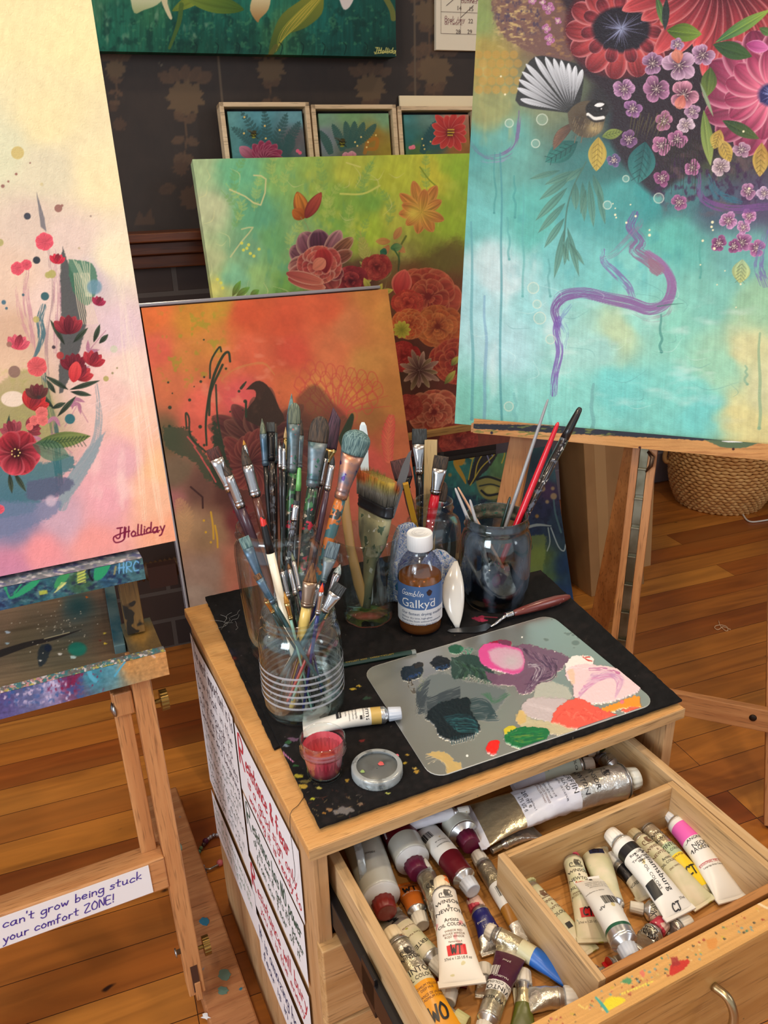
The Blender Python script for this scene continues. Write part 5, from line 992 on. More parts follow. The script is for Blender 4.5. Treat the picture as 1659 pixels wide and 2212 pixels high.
mb = MB().beam(HL.p(xb[0] + .004, xb[1], .006), HL.p(xf[0] - .001, max(xf[1], -.012), .006), Z, .015, .014); build('tray_side', mb, tb, ea, bevel=.001)
def paint_block(A):
    A.base([((262, 1350), (90, 90, 76)), ((310, 1325), (86, 92, 84)), ((300, 1370), (140, 104, 50)), ((340, 1385), (100, 80, 50)), ((270, 1400), (90, 80, 60))], 4, 12, 91); A.tex(5, 5, .2, 4)
A = Art(HL.at(HL.p(0, 0, .017)), -.012, .029, -.018, .075, .0014, horizontal=True); paint_block(A); A.build('end_block', CANV, ea, thick=.026)
def paint_lip(A):
    A.base([((0, 1510), (84, 76, 130)), ((60, 1490), (90, 96, 140)), ((110, 1480), (150, 150, 190)), ((150, 1470), (110, 40, 80)), ((200, 1455), (60, 130, 150)), ((240, 1445), (80, 140, 160)), ((280, 1435), (190, 140, 84)), ((330, 1420), (196, 146, 90)), ((345, 1410), (196, 140, 86))], 6, 14, 95); A.tex(60, 4, .2, 3, -.2); A.tex(6, 6, .3, 5)
    A.patch(7, 9, (206, 190, 220), .56, .72, .8, 5, (-20, 170, 1440, 1530)); A.patch(6, 8, (130, 30, 70), .6, .72, .8, 9, (90, 230, 1440, 1500)); A.patch(8, 7, (50, 90, 150), .56, .74, .7, 12, (-20, 200, 1450, 1530))
    A.stroke([(248, 1460), (262, 1440), (270, 1430)], 2, (84, 170, 206), .95); A.stroke([(322, 1410), (334, 1420)], 2, (226, 190, 170), .95, smooth=0); A.dot(270, 1420, 4, (60, 20, 40)); A.dot(337, 1397, 2.6, (40, 60, 60))
    A.stroke([(190, 1436), (196, 1460), (206, 1470)], 5, (90, 176, 206), .8)
A = Art(L.at(L.p(0, -.036, 0)), -.36, .030, .560, .594, .0011); paint_lip(A); A.build('tray_lip', CANV, ea, thick=.004)
Lt = Frame(L.p(0, 0, .5945), L.ax, L.ay, L.az)
def liptop(A):
    A.C[:] = (110, 110, 110); A.tex(8, 6, .5, 5); A.patch(8, 6, (60, 130, 140), .45, .6, .8, 3); A.patch(7, 6, (214, 150, 160), .54, .66, .9, 8, (-20, 160, 1380, 1520)); A.patch(6, 6, (230, 220, 226), .6, .7, .9, 11); A.patch(6, 6, (190, 180, 90), .62, .7, .9, 15)
A = Art(Lt, -.36, .030, -.036, -.018, .001, horizontal=True); liptop(A); A.build('lip_top', CANV, ea)
build('tray_rail', MB().box(L, -.36, .030, -.0315, -.020, .560, .5935), BEX, ea, bevel=.001)
# right leg, brace, cross bar, runner on the floor
build('leg', MB().box(L, -.018, .007, -.020, .012, .006, .585), BEZ, ea, bevel=.0015)
build('leg', MB().box(L, -.42, -.395, -.020, .012, .006, .585), BEZ, ea, bevel=.0015)
build('brace', MB().box(L, -.046, -.024, .002, .018, .25, .535), BEZ, ea, bevel=.001)
build('brace_pivot', MB().box(L, -.044, -.019, -.004, .02, .50, .535), BEZ, ea, bevel=.002)
fr_k = Frame(L.p(.006, -.004, .508), L.ay, L.az, L.ax); knob(fr_k, 'thumb_screw', ea)
fr_k = Frame(L.p(.006, -.004, .075), L.ay, L.az, L.ax); knob(fr_k, 'thumb_screw', ea)
fr_k = Frame(L.p(-.044, .004, .51), L.ay, L.az, -L.ax); build('bolt', MB().lathe(fr_k, [(.011, 0), (.010, .003), (.001, .006)], 20, (True, True)), STEEL, ea)
fr_k = Frame(L.p(-.018, -.004, .083), L.ay, L.az, -L.ax); build('bolt', MB().lathe(fr_k, [(.004, 0), (.004, .006), (.007, .006), (.007, .008), (.001, .009)], 20, (True, True)), STEEL, ea)
fr_k = Frame(L.p(.007, .0, .262), L.ay, L.az, L.ax); build('bolt', MB().lathe(fr_k, [(.006, 0), (.005, .003), (.001, .004)], 20, (True, True)), plain('verdigris_bolt', (120, 140, 120), .4, .6), ea)
build('crossbar', MB().box(L, -.40, -.018, -.022, .018, .218, .272), BEX, ea, bevel=.002)
build('slot', MB().box(L, -.010, .0005, -.0208, -.015, .012, .062), plain('shadow_gap', (70, 40, 24), .8), ea)
build('tongue', MB().box(L, -.008, .001, -.0225, -.012, -.004, .030), BEZ, ea, bevel=.001)
r0 = atz(383, 1712, .042); r1 = atz(500, 2047, .042); dd = nrm(r1 - r0); sd = nrm(np.cross(dd, Z))
c0, c1 = r0 + sd * .032 - dd * .02, r0 + sd * .032 + dd * .80
c0[2] = c1[2] = .021
if (c0 - r0) @ A3(1, 0, 0) > 0: c0, c1 = c0 - 2 * sd * .032, c1 - 2 * sd * .032
fF = Frame(c0, dd, np.cross(Z, dd), Z)
build('runner', MB().box(fF, 0, .80, -.034, .034, -.021, .021), wood('beech_worn', (186, 128, 82), (160, 100, 60), 'x', 1, .5, [(26, .72, (40, 110, 130), 4)]), ea, bevel=.003)
def stain(q, pts, c, nm, par, z):
    P = [atz(q[0] + x, q[1] + y, z) for x, y in pts]; mb = MB(); n = len(P); ctr = sum(P) / n
    P2 = [p + A3(0, 0, .0006) for p in P]; mb.add([ctr + A3(0, 0, .001)] + P2 + P, [(0, 1 + i, 1 + (i + 1) % n) for i in range(n)] + [(1 + i, 1 + n + i, 1 + n + (i + 1) % n, 1 + (i + 1) % n) for i in range(n)])
    build(nm, mb, plain('dried_paint_%d_%d_%d' % c, c, .5), par)
rg = random.Random(4)
def rb(rx, ry, n=16, j=.2): return [(rx * math.cos(i / n * 6.283) * (1 + rg.uniform(-j, j)), ry * math.sin(i / n * 6.283) * (1 + rg.uniform(-j, j))) for i in range(n)]
stain((442, 1991), rb(11, 9), (46, 110, 134), 'paint_spot', ea, .0422); stain((484, 2105), rb(13, 13), (98, 122, 108), 'paint_spot', ea, .0422); stain((482, 2140), rb(11, 9), (90, 118, 104), 'paint_spot', ea, .0422); stain((444, 2196), rb(10, 8, 14, .5), (222, 226, 230), 'paint_spot', ea, .0422)
# motto strip on the cross bar
pf = L.at(L.p(0, -.0232, 0))
mt = thing('motto_strip', 'white paper strip with purple handwriting taped to the easel crossbar', 'note', pf.at(pf.p(-.2, 0, .225)))
build('paper', MB().box(pf, -.34, -.041, -.0004, .0008, .2215, .2685), plain('white_note_paper', (232, 232, 236), .6), mt)
mb = MB(); g = lambda x, z: pf.p(x, -.0009, z)
w1 = penstrokes("can't grow being stuck", .0145)[1]; w2 = penstrokes('your comfort ZONE!', .0145)[1]
def fitline(s, x0, x1, z, size, w, slant=.15):
    st, wd_ = penstrokes(s, size, slant); k = (x1 - x0) / wd_
    for P in st: ribbon(mb, [(x0 + p[0] * k, z + p[1]) for p in P], w, g)
fitline("can't grow being stuck", -.236, -.052, .2510, .0130, .0015); fitline('your comfort ZONE!', -.240, -.094, .2290, .0130, .0015); fitline('You', -.285, -.252, .2485, .0155, .0016); fitline('in', -.29, -.275, .2275, .0155, .0016)
build('handwriting', mb, plain('purple_marker', (64, 44, 150), .5), mt)
# pale slat under the tray
mb = MB(); s0, s1 = atz(-60, 1560, .48), atz(76, 1512, .48)
sl_ = Frame(s0, nrm(s1 - s0), np.cross(Z, nrm(s1 - s0)), Z); build('drawer_slat', MB().box(sl_, -.1, np.linalg.norm(s1 - s0), 0, .06, 0, .010), wood('pale_pine', (232, 200, 150), (216, 178, 124), 'x'), ea, bevel=.001)
# --- right easel
R_ = TUR
eb = thing('easel', 'beech easel with metal ratchet strip holding the turquoise canvas', 'easel', R_.at(A3(*R_.p(-.2, .1, 0)[:2], 0)))
def paint_led(A):
    A.base([((1030, 935), (206, 150, 96)), ((1200, 950), (212, 160, 106)), ((1400, 975), (206, 152, 92)), ((1650, 990), (206, 150, 92))], 4, 20, 101); A.tex(70, 3, .14, 3, .09); A.patch(60, 3, (160, 104, 60), .55, .75, .5, 6)
    A.poly([(1010, 915)] + [(1018 + i * 7, 925.2 + i * .36 + 3 * _rt[i, 3] * _rt[i, 8]) for i in range(92)] + [(1670, 950), (1670, 930)], (42, 48, 62), .95, 1.2, 0, 1); A.patch(16, 4, (120, 130, 70), .6, .72, .8, 5, (1010, 1330, 915, 945))
    A.poly([(1520, 950), (1540, 958), (1560, 966), (1600, 968), (1625, 962), (1640, 950)], (88, 112, 84), .95, 1.5, 3, 1); A.dot(1382, 967, 3, (60, 30, 30)); A.dot(1062, 935, 3, (40, 36, 60)); A.dot(1584, 970, 3, (70, 40, 36))
    for i in range(8): A.stroke([(1560 + i * 4, 953), (1575 + i * 4, 955)], .8, (240, 240, 240), .9, smooth=0)
sh = Frame(R_.p(0, -.022, 0), R_.ax, R_.ay, R_.az); zt = R_.uv((1300, 948))[1]
zt = .0255
A = Art(sh, sh.uv((1022, 935))[0], .16, -.004, .0245, .0009); paint_led(A); A.build('ledge_front', CANV, eb, thick=.002)
build('ledge', MB().box(R_, -.536, .16, -.0198, .045, -.0035, .0145), BEX, eb, bevel=.001)
TURz = bl[1]
build('mast', MB().box(R_, -.228, -.2145, .004, .024, -.56, .0), BEZ, eb, bevel=.001); build('mast', MB().box(R_, -.1985, -.183, .004, .024, -.56, .0), BEZ, eb, bevel=.001)
mb = MB().box(R_, -.2145, -.1985, .010, .020, -.56, 0)
for i in range(9):
    z = -.045 - i * .058; mb.box(R_, -.2142, -.1988, .004, .0105, z - .052, z - .004)
    mb.box(R_, -.2144, -.1986, .001, .0105, z - .004, z)
build('ratchet_strip', mb, plain('dull_nickel', (150, 146, 128), .36, .9, c2=(110, 104, 84), sc=18), eb, bevel=.0008)
mb = MB().tube([R_.p(-.199, -.002, -.012), R_.p(-.190, -.010, -.02), R_.p(-.191, -.010, -.036), R_.p(-.199, -.006, -.05)], [.003, .004, .004, .0015], 8)
build('catch', mb, plain('oiled_iron', (90, 70, 54), .35, .8), eb)
def lx(z): return .236 + .127 * (-z)
zf = -R_.o[2] / R_.az[2]
for sg in (-1, 1):
    P, Q = R_.p(-.205 + sg * lx(.35), .036, .35), R_.p(-.205 + sg * lx(zf + .01), .036, zf + .018); build('leg', MB().beam(P, Q, -R_.ay, .046, .024), BEZ, eb, bevel=.0015)
build('crossbar', MB().box(R_, -.205 - lx(-.51) - .02, -.205 + lx(-.51) + .005, .004, .0235, -.532, -.487), BEX, eb, bevel=.0015)
fk = Frame(R_.p(.049, .004, -.507), R_.ax, R_.az, -R_.ay); build('bolt', MB().lathe(fk, [(.007, 0), (.006, .002), (.001, .003)], 20, (True, True)), plain('dark_bolt', (46, 34, 26), .5, .6), eb)
P = R_.p(-.215, .06, .3); Q = R_.p(-.285, .42, 0); Q[2] = .03
q0 = R_.p(-.222, .03, .02); q1 = R_.p(-.262, .13, -.40)
d_ = nrm(q1 - q0); t_ = (.016 - q0[2]) / d_[2]; build('leg', MB().beam(q0 - d_ * .02, q0 + d_ * t_, -R_.ay, .040, .02), wood('beech_warm', (176, 116, 62), (150, 92, 44), 'z'), eb, bevel=.001)
# top clamp bar behind the canvas
build('mast', MB().box(R_, -.228, -.183, .046, .066, .0, 1.0), BEZ, eb)
# --- cardboard boxes, support box
CB = plain('cardboard', (168, 128, 82), .8, c2=(150, 112, 70), sc=6); CT = plain('brown_tape', (178, 140, 92), .4)
bx = planef(22, 12, atz(1278, 1290, 0))
cb = thing('cardboard_box', 'tall brown cardboard box leaning behind the right easel legs', 'box', bx)
build('carton', MB().box(bx, 0, .20, 0, .14, 0, .56), CB, cb, bevel=.002); build('tape', MB().box(bx, .035, .075, -.0006, 0, .0, .56), CT, cb)
bx2 = Frame(atz(1296, 1272, 0) + YW * .02, XW, YW, Z); bx2 = planef(20, 6, bx2.o + XW * .14)
cb = thing('cardboard_box', 'flat tan carton just right of the leaning cardboard box', 'box', bx2)
build('carton', MB().box(bx2, .07, .106, .05, .15, 0.004, .60), plain('cardboard_light', (196, 156, 106), .8), cb, bevel=.002)
sb = Frame(WALL.p(.05, -.30, 0), XW, YW, Z)
cb = thing('storage_box', 'plain cardboard carton on the floor under the meadow canvas', 'box', sb)
build('carton', MB().box(sb, 0, .42, 0, .215, 0, .57), CB, cb, bevel=.002)
# --- wicker basket with handle
def basketmesh():
    mb = MB(); base = atz(1545, 1113, 0); dr = nrm(A3(base[0], base[1], 0)); c = A3(base[0], base[1], 0) + dr * .162
    nr = 26
    for j in range(nr):
        z = .006 + j * .0125; r = .148 + .045 * min(1, z / .16) ** .8 + .008 * math.sin(z * 20)
        n = 44; pts = []; ph = (j % 2) * math.pi
        n2 = n * 5; rings = []
        for i in range(n2 + 1):
            a = i / n2 * 2 * math.pi; w = abs(math.sin(a * n / 2 + ph / 2)); rr = r + .0045 * w; pz = z + .0015 * math.sin(a * n / 2)
            rad = .0042 + .0036 * w; P = c + A3(rr * math.cos(a), rr * math.sin(a), pz)
            nx_ = A3(math.cos(a), math.sin(a), 0); rings.append([P + nx_ * rad * math.cos(t) + Z * rad * .95 * math.sin(t) for t in np.linspace(0, 2 * math.pi, 6, endpoint=False)])
        mb.loft(rings, (False, False))
    return mb, c
mbk, bc = basketmesh(); bf = Frame(bc, XW, YW, Z)
ba = thing('wicker_basket', 'round woven straw basket on the floorboards behind the right easel', 'basket', bf)
build('weave', mbk, plain('water_hyacinth', (206, 152, 88), .65, c2=(228, 182, 116), sc=30), ba)
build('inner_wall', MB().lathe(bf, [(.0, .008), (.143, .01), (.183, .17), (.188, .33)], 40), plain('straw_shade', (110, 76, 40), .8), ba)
hp = [atdepth(x, y, depth(bc) - .03) for x, y in ((1450, 955), (1436, 985), (1444, 998), (1458, 985), (1470, 960))]; hp[0][2] += .06; hp[-1][2] += .06
hp = [p - (p - bc) * .0 for p in hp]; build('handle', MB().tube(catmull(hp, 4), .009, 10), plain('straw_handle', (190, 144, 86), .6), ba)
cp = [atz(x, y, .004) for x, y in ((1598, 1106), (1605, 1112), (1612, 1122), (1622, 1127), (1640, 1126), (1690, 1118))]
tag(build('white_cord', MB().tube(catmull(cp, 5), .003, 8), plain('white_plastic', (226, 226, 222), .4), local=Frame(cp[0], XW, YW, Z)), 'white cable end on the floor beside the wicker basket', 'cord')
tp = [atz(x, y, .0025) for x, y in ((1552, 1341), (1556, 1352), (1566, 1362), (1572, 1362), (1570, 1354), (1558, 1350), (1546, 1352), (1544, 1357), (1552, 1360), (1562, 1354), (1578, 1360))]
tag(build('thread_curl', MB().tube(catmull(tp, 4), .0011, 6), plain('pale_thread', (226, 190, 150), .7), local=Frame(tp[0], XW, YW, Z)), 'small curl of pale thread on the floorboards', 'thread')
# --- bracelet on the floor
brf = Frame(atz(452, 1842, .006), XW, YW, Z)
bo = thing('bead_bracelet', 'beaded charm bracelet on the floor against the cabinet side', 'bracelet', brf)
bp = [(478, 1802), (470, 1803), (462, 1804), (455, 1808), (450, 1812), (444, 1817), (440, 1824), (434, 1832), (430, 1840), (428, 1848), (427, 1856), (428, 1864), (432, 1870), (438, 1872)]
cc = [(190, 190, 200), (200, 200, 206), (170, 170, 180), (190, 190, 200), (180, 180, 190), (84, 30, 70), (80, 60, 60), (110, 140, 100), (90, 140, 120), (150, 60, 60), (150, 160, 90), (110, 150, 130), (190, 196, 206), (150, 156, 170)]
for i, (q, c) in enumerate(zip(bp, cc)):
    P = atz(q[0], q[1], .007); r = (.0062 if i == 5 else .0042) ; fb = Frame(P - Z * r, XW, YW, Z)
    build('bead', MB().lathe(fb, [(r * math.sin(t), r - r * math.cos(t)) for t in np.linspace(.1, 3.04, 8)], 14, (True, True)), plain('bead_%d_%d_%d' % c, c, .2, .7 if c[2] > 170 else 0), bo)
tp = [atz(x, y, .007) for x, y in ((436, 1871), (444, 1877), (454, 1877), (462, 1873), (472, 1868), (484, 1862))]; build('metal_arc', MB().tube(catmull(tp, 3), .0022, 8), STEEL, bo)
P = atz(475, 1864, .007); r = .0065; build('bead', MB().lathe(Frame(P - Z * r, XW, YW, Z), [(r * math.sin(t), r - r * math.cos(t)) for t in np.linspace(.1, 3.04, 8)], 14, (True, True)), plain('pink_bead', (220, 120, 130), .2), bo)
P = atz(441, 1886, .003); build('charm', MB().blob(Frame(P - Z * .002, XW, YW, Z), .006, .005, .003, 3), STEEL, bo)
# ---------------------------------------------------------------- cabinet
T = TB; W_, D_ = .4922, .537; TZ = .62
OAKY = wood('oak_top', (216, 164, 102), (204, 148, 86), 'x', 2.2, .4, [(60, .79, (60, 40, 24), 3)]); OAKF = wood('oak_edge', (204, 168, 122), (188, 146, 98), 'x', .9, .45, [(90, .77, (90, 120, 100), 3), (60, .79, (190, 180, 60), 7)]); OAKZ = wood('oak_side', (200, 160, 116), (182, 138, 92), 'z', .8, .5); OAKE = wood('oak_side_edge', (190, 152, 108), (168, 128, 84), 'y', .9, .5)
PINY = wood('drawer_pine', (206, 172, 128), (186, 148, 100), 'y', .8, .5, [(50, .77, (90, 130, 120), 5)]); PINX = wood('drawer_pine', (206, 168, 118), (184, 142, 90), 'x', .8, .5); PINF = wood('drawer_bottom', (206, 150, 82), (184, 124, 58), 'x', .8, .5, [(40, .76, (150, 90, 40), 4)])
ca = thing('drawer_cabinet', 'oak painting cabinet with its top drawer pulled open, notes on its side', 'cabinet', T.at(T.p(.25, .27, 0)))
build('top', MB().box(T, 0, W_, 0, D_, TZ - .0145, TZ), OAKY, ca, bevel=.0015)
build('top_edge', MB().box(T, .0, W_, -.0012, .0, TZ - .0142, TZ - .0006), OAKF, ca, label='paint-spotted front edge')
build('side_panel', MB().box(T, .005, .021, .006, D_ - .01, 0, TZ - .0145), OAKZ, ca, bevel=.001)
build('side_panel', MB().box(T, W_ - .021, W_ - .005, .006, D_ - .01, 0, TZ - .0145), OAKZ, ca, bevel=.001)
build('back_panel', MB().box(T, .021, W_ - .021, D_ - .02, D_ - .012, .02, TZ - .0145), OAKZ, ca)
build('drawer_rail', MB().box(T, .021, W_ - .021, .02, D_ - .02, .484, .49), OAKZ, ca)
for z0, z1 in ((.365, .480), (.205, .360), (.03, .200)):
    dr_ = build('drawer', MB().box(T, .004, W_ - .004, -.006, .012, z0, z1), PINX, ca, bevel=.0015)
    k = T.at(T.p(.25, -.006, z1 - .05)); build('handle', MB().tube([k.p(-.05, 0, 0), k.p(-.045, -.02, 0), k.p(0, -.028, 0), k.p(.045, -.02, 0), k.p(.05, 0, 0)], .004, 8), plain('brushed_nickel', (186, 176, 158), .35, .95), dr_)
# open top drawer (pulled .24 out)
dw = build('open_drawer', MB().box(T, .034, .446, -.219, .17, .498, .504), PINF, ca)
build('drawer_side', MB().box(T, .0305, .0425, -.219, .17, .492, .572), PINY, dw, bevel=.001); build('drawer_side', MB().box(T, .433, .445, -.219, .17, .492, .572), PINY, dw, bevel=.001)
build('drawer_back', MB().box(T, .0425, .433, .16, .17, .498, .56), PINX, dw)
def paint_front_top(A):
    A.C[:] = (206, 156, 92); A.tex(120, 4, .16, 3, -.5)
    rg = random.Random(12)
    for i in range(120):
        x = rg.uniform(1180, 1659); y = 2196 - (x - 1199) * .52 + rg.uniform(-8, 40); c = rg.choice(((60, 120, 100), (190, 170, 60), (150, 60, 50), (50, 60, 60), (220, 190, 130), (110, 150, 150), (176, 90, 90))); r = rg.uniform(.8, 4); A.poly([(x - r, y), (x - r * .4, y - r * .8), (x + r, y - r * .3), (x + r * 1.1, y + r * .5), (x - .2 * r, y + r * .7)], c, .8, 1.2, 0, 1)
    A.poly([(1448, 2085), (1456, 2078), (1486, 2072), (1490, 2080), (1476, 2094), (1452, 2108), (1446, 2104)], (190, 50, 44), .95, 1.5, 2, 2); A.poly([(1448, 2068), (1462, 2066), (1470, 2082), (1452, 2090)], (150, 50, 50), .8, 2, 0, 2)
    A.poly([(1302, 2168), (1320, 2152), (1350, 2158), (1346, 2166), (1318, 2182), (1310, 2180)], (222, 206, 50), .95, 1.5, 2, 2); A.stroke([(1288, 2156), (1302, 2172), (1312, 2186)], 3, (70, 160, 150), .95); A.poly([(1340, 2122), (1356, 2110), (1366, 2118), (1360, 2126)], (60, 140, 100), .8, 1.5, 0, 2)
    A.poly([(1380, 2102), (1388, 2094), (1394, 2104), (1390, 2112)], (214, 110, 100), .8, 1.5); A.poly([(1526, 2030), (1548, 2026), (1546, 2048), (1530, 2050)], (206, 130, 60), .6, 3, 2, 2); A.stroke([(1632, 1948), (1650, 1958), (1659, 1962)], 2.4, (226, 206, 170), .9); A.dot(1420, 2110, 9, (190, 150, 90), .5, 2, 7)
    for i in range(14): A.stroke([(1340 + i * 5, 2150 - i * 2), (1346 + i * 5, 2144 - i * 2)], .9, (226, 214, 90), .9, smooth=0)
    A.stroke([(1250, 2170), (1262, 2178), (1270, 2174)], 1.5, (222, 196, 110), .95)
fT = Frame(T.p(0, 0, .5755), T.ax, T.ay, T.az); A = Art(fT, -.005, .497, -.244, -.219, .0010, horizontal=True); paint_front_top(A); A.build('front_top_edge', CANV, dw, thick=.002)
fp = build('drawer_front', MB().box(T, -.005, .497, -.244, -.219, .43, .5735), wood('drawer_front', (196, 146, 84), (172, 120, 60), 'x', .8, .4, [(60, .77, (70, 70, 50), 5), (80, .78, (214, 196, 90), 9), (90, .78, (226, 220, 214), 12)]), dw, bevel=.0015)
hf = T.at(T.p(0, -.244, 0)); h0 = hf.uv((1540, 2130)); 
build('handle', MB().tube(catmull([hf.p(h0[0], 0, .538), hf.p(h0[0] + .004, -.014, .536), hf.p(h0[0] + .006, -.022, .520), hf.p(h0[0] + .002, -.024, .50), hf.p(h0[0], -.020, .47), hf.p(h0[0], 0, .458)], 5), [.0042] * 26, 10), plain('worn_brass_handle', (178, 158, 120), .3, .95, c2=(200, 190, 60), sc=60, lo=.62, hi=.66), dw)
build('slide_rail', MB().box(T, .0215, .0300, -.16, .16, .497, .532).box(T, .0215, .0260, -.10, -.07, .487, .540), plain('black_slide', (26, 26, 30), .35, .3), dw, bevel=.001)
build('slide_rail', MB().box(T, .446, .454, -.16, .16, .497, .532), plain('black_slide', (26, 26, 30), .35, .3), dw, bevel=.001)
# notes taped to the side
Sf = Frame(T.p(.0045, 0, 0), -T.ay, T.ax, Z)   # seen from the left: x runs to the front
SH = [0]
def note(label, x0, x1, z0, z1, lines, ink, curl=.0, skew=0):
    SH[0] += 1; off = -.0006 * SH[0] - .0004; f = Sf.at(Sf.p(0, off, 0)); fo = f.at(f.p((x0 + x1) / 2, 0, z0)); o = thing('note_paper', label, 'note', fo, 'handwritten notes on the cabinet side')
    mb = MB(); n = 14; g0 = lambda x, z: f.p(x, -curl * (math.sin((x - x0) / (x1 - x0) * 7) + 1) - .0003, z)
    vs = []; 
    for i in range(n + 1):
        x = x0 + (x1 - x0) * i / n; vs += [g0(x, z0 + skew * (i / n)), g0(x, z1)]
    mb.add(vs, [(2 * i, 2 * i + 2, 2 * i + 3, 2 * i + 1) for i in range(n)], True)
    build('paper', mb, plain('white_note_paper', (232, 232, 236), .6), o)
    ink_names = {}
    for i, (txt, xa, xb, z, size, w, c) in enumerate(lines):
        m2 = ink_names.setdefault(c, MB()); st, wd_ = penstrokes(txt, size, .12, random.Random(i)); k = (xb - xa) / wd_
        for P in st:
            Q = [(xa + p[0] * k, z + p[1]) for p in P]
            ribbon(m2, Q, w, lambda x, zz: g0(x, zz) - f.ay * .0004)
    for c, m2 in ink_names.items(): build('handwriting', m2, plain('ink_%d_%d_%d' % c, c, .5), o)
K = (30, 30, 60); Rr = (196, 44, 66); Gn = (40, 84, 70)
note('large white note with black and green writing, rearmost under the cabinet top', -.527, -.290, .292, .582, [('The most important is to', -.515, -.296, .548, .030, .0016, K), ('know that in the', -.515, -.31, .515, .022, .0014, K), ('brave enough to', -.515, -.32, .488, .022, .0014, K), ('put fire Ethnicities', -.515, -.30, .462, .022, .0014, K), ('because and beginning', -.510, -.30, .440, .018, .0014, K), ('The more important', -.51, -.30, .412, .018, .001, Gn), ('it is to our soul', -.51, -.32, .392, .018, .001, Gn), ('the more resistance', -.51, -.30, .370, .018, .001, Gn), ('we will feel', -.51, -.34, .350, .018, .001, Gn), ('towards doing it', -.51, -.31, .328, .018, .001, Gn), ('Courage will rise', -.51, -.33, .306, .016, .001, Gn)], K, .0008)
note('white strip reading resistance and fear in red, nearest the cabinet corner', -.286, -.044, .468, .577, [('R', -.278, -.250, .520, .048, .005, Rr), ('esistance', -.247, -.158, .530, .030, .0030, Rr), ('& fear', -.148, -.080, .530, .030, .0032, Rr), ('is a good sign only', -.246, -.06, .504, .019, .0019, Rr), ('warning it is ready to', -.246, -.05, .480, .017, .0018, Rr)], Rr)
note('white strip reading resistance has no power in dark green, middle of the cabinet side', -.280, -.048, .362, .465, [('R', -.274, -.250, .418, .040, .003, Gn), ('esistance has NO power', -.247, -.058, .426, .027, .0022, Gn), ('of its own it gets its power', -.247, -.056, .402, .018, .0015, Gn), ('from our fear of it', -.24, -.07, .378, .018, .0015, Gn)], Gn)
note('white strip reading resistance will bury in red, below the dark green strip', -.290, -.050, .258, .345, [('R', -.284, -.262, .296, .042, .005, (190, 30, 56)), ('esistance will bury', -.256, -.058, .302, .028, .0024, Rr), ('you it is the enemy', -.25, -.07, .276, .018, .0016, Rr)], Rr)
note('long white note with pale green writing, lowest at the back of the cabinet side', -.520, -.278, .185, .278, [('Most of us have two lives', -.51, -.30, .250, .018, .001, (90, 140, 100)), ('the life we live and the', -.51, -.30, .225, .018, .001, (90, 140, 100)), ('unlived life', -.51, -.36, .203, .018, .001, (90, 140, 100))], Gn)
note('white strip with dark blue writing at the foot of the notes', -.276, -.01, .150, .245, [('It is amazing how often', -.27, -.03, .205, .026, .0022, (40, 60, 110)), ('fear is in the way', -.26, -.05, .170, .022, .002, (40, 60, 110))], K)
# --- felt mats
def felt(name):
    return plain(name, (27, 26, 27), .9, c2=(42, 40, 42), sc=60, bump=.5, bsc=420)
FELT = pigment('black_felt', .95, .5, 500, spec=.15)
def paint_mat(A):
    A.C[:] = (25, 24, 25); A.tex(9, 9, .5, 3); A.patch(20, 14, (40, 34, 34), .55, .75, .6, 6); rg = random.Random(8)
    A.glow(490, 1410, 22, (50, 46, 66), .8, 9); A.glow(505, 1422, 8, (110, 40, 34), .8, 4)
    for i in range(240):
        x, y = rg.uniform(450, 1460), rg.uniform(1300, 1770); A.dot(x, y, rg.uniform(.4, 1.1), rg.choice(((110, 104, 96), (130, 120, 100), (90, 84, 84))), .7)
    for x, y, r, c in ((622, 1604, 9, (50, 96, 60)), (634, 1598, 12, (110, 84, 110)), (618, 1611, 7, (120, 140, 160)), (640, 1654, 8, (50, 100, 56)), (645, 1676, 9, (190, 180, 60)), (660, 1688, 10, (120, 110, 60)), (655, 1698, 11, (190, 160, 60)), (688, 1702, 6, (190, 180, 90)), (676, 1726, 4, (200, 206, 60)), (750, 1686, 7, (190, 150, 60)), (762, 1488, 6, (206, 176, 60)), (774, 1482, 6, (206, 176, 70)), (792, 1508, 8, (50, 76, 60)), (895, 1660, 6, (214, 180, 90)), (900, 1667, 7, (190, 150, 60)), (874, 1648, 4, (210, 180, 60)), (712, 1748, 7, (150, 110, 70)), (745, 1752, 18, (120, 116, 116)), (780, 1738, 8, (130, 110, 90)), (838, 1713, 5, (206, 214, 110)), (700, 1756, 5, (170, 120, 50)), (880, 1630, 3, (210, 170, 70)), (1035, 1336, 14, (150, 40, 70)), (1044, 1340, 7, (176, 50, 84)), (820, 1455, 5, (150, 130, 70)), (780, 1600, 7, (120, 40, 40))):
        pts = [(x + r * math.cos(t) * (1 + rg.uniform(-.5, .5)), y + r * .45 * math.sin(t) * (1 + rg.uniform(-.5, .5))) for t in np.linspace(0, 6.283, 11)[:-1]]; A.poly(pts, c, .85, 1.4, 0, 2.5)
    for i in range(40): x, y = rg.gauss(720, 40), rg.gauss(1735, 18); A.stroke([(x, y), (x + rg.uniform(-12, 12), y + rg.uniform(-5, 5))], .6, rg.choice(((150, 130, 90), (120, 110, 100), (90, 50, 40))), .6, smooth=0)
    A.stroke([(607, 1620), (618, 1632), (634, 1646)], 1.1, (206, 130, 180), .9); A.stroke([(1042, 1332), (1074, 1334)], 1, (160, 50, 70), .8, smooth=0)
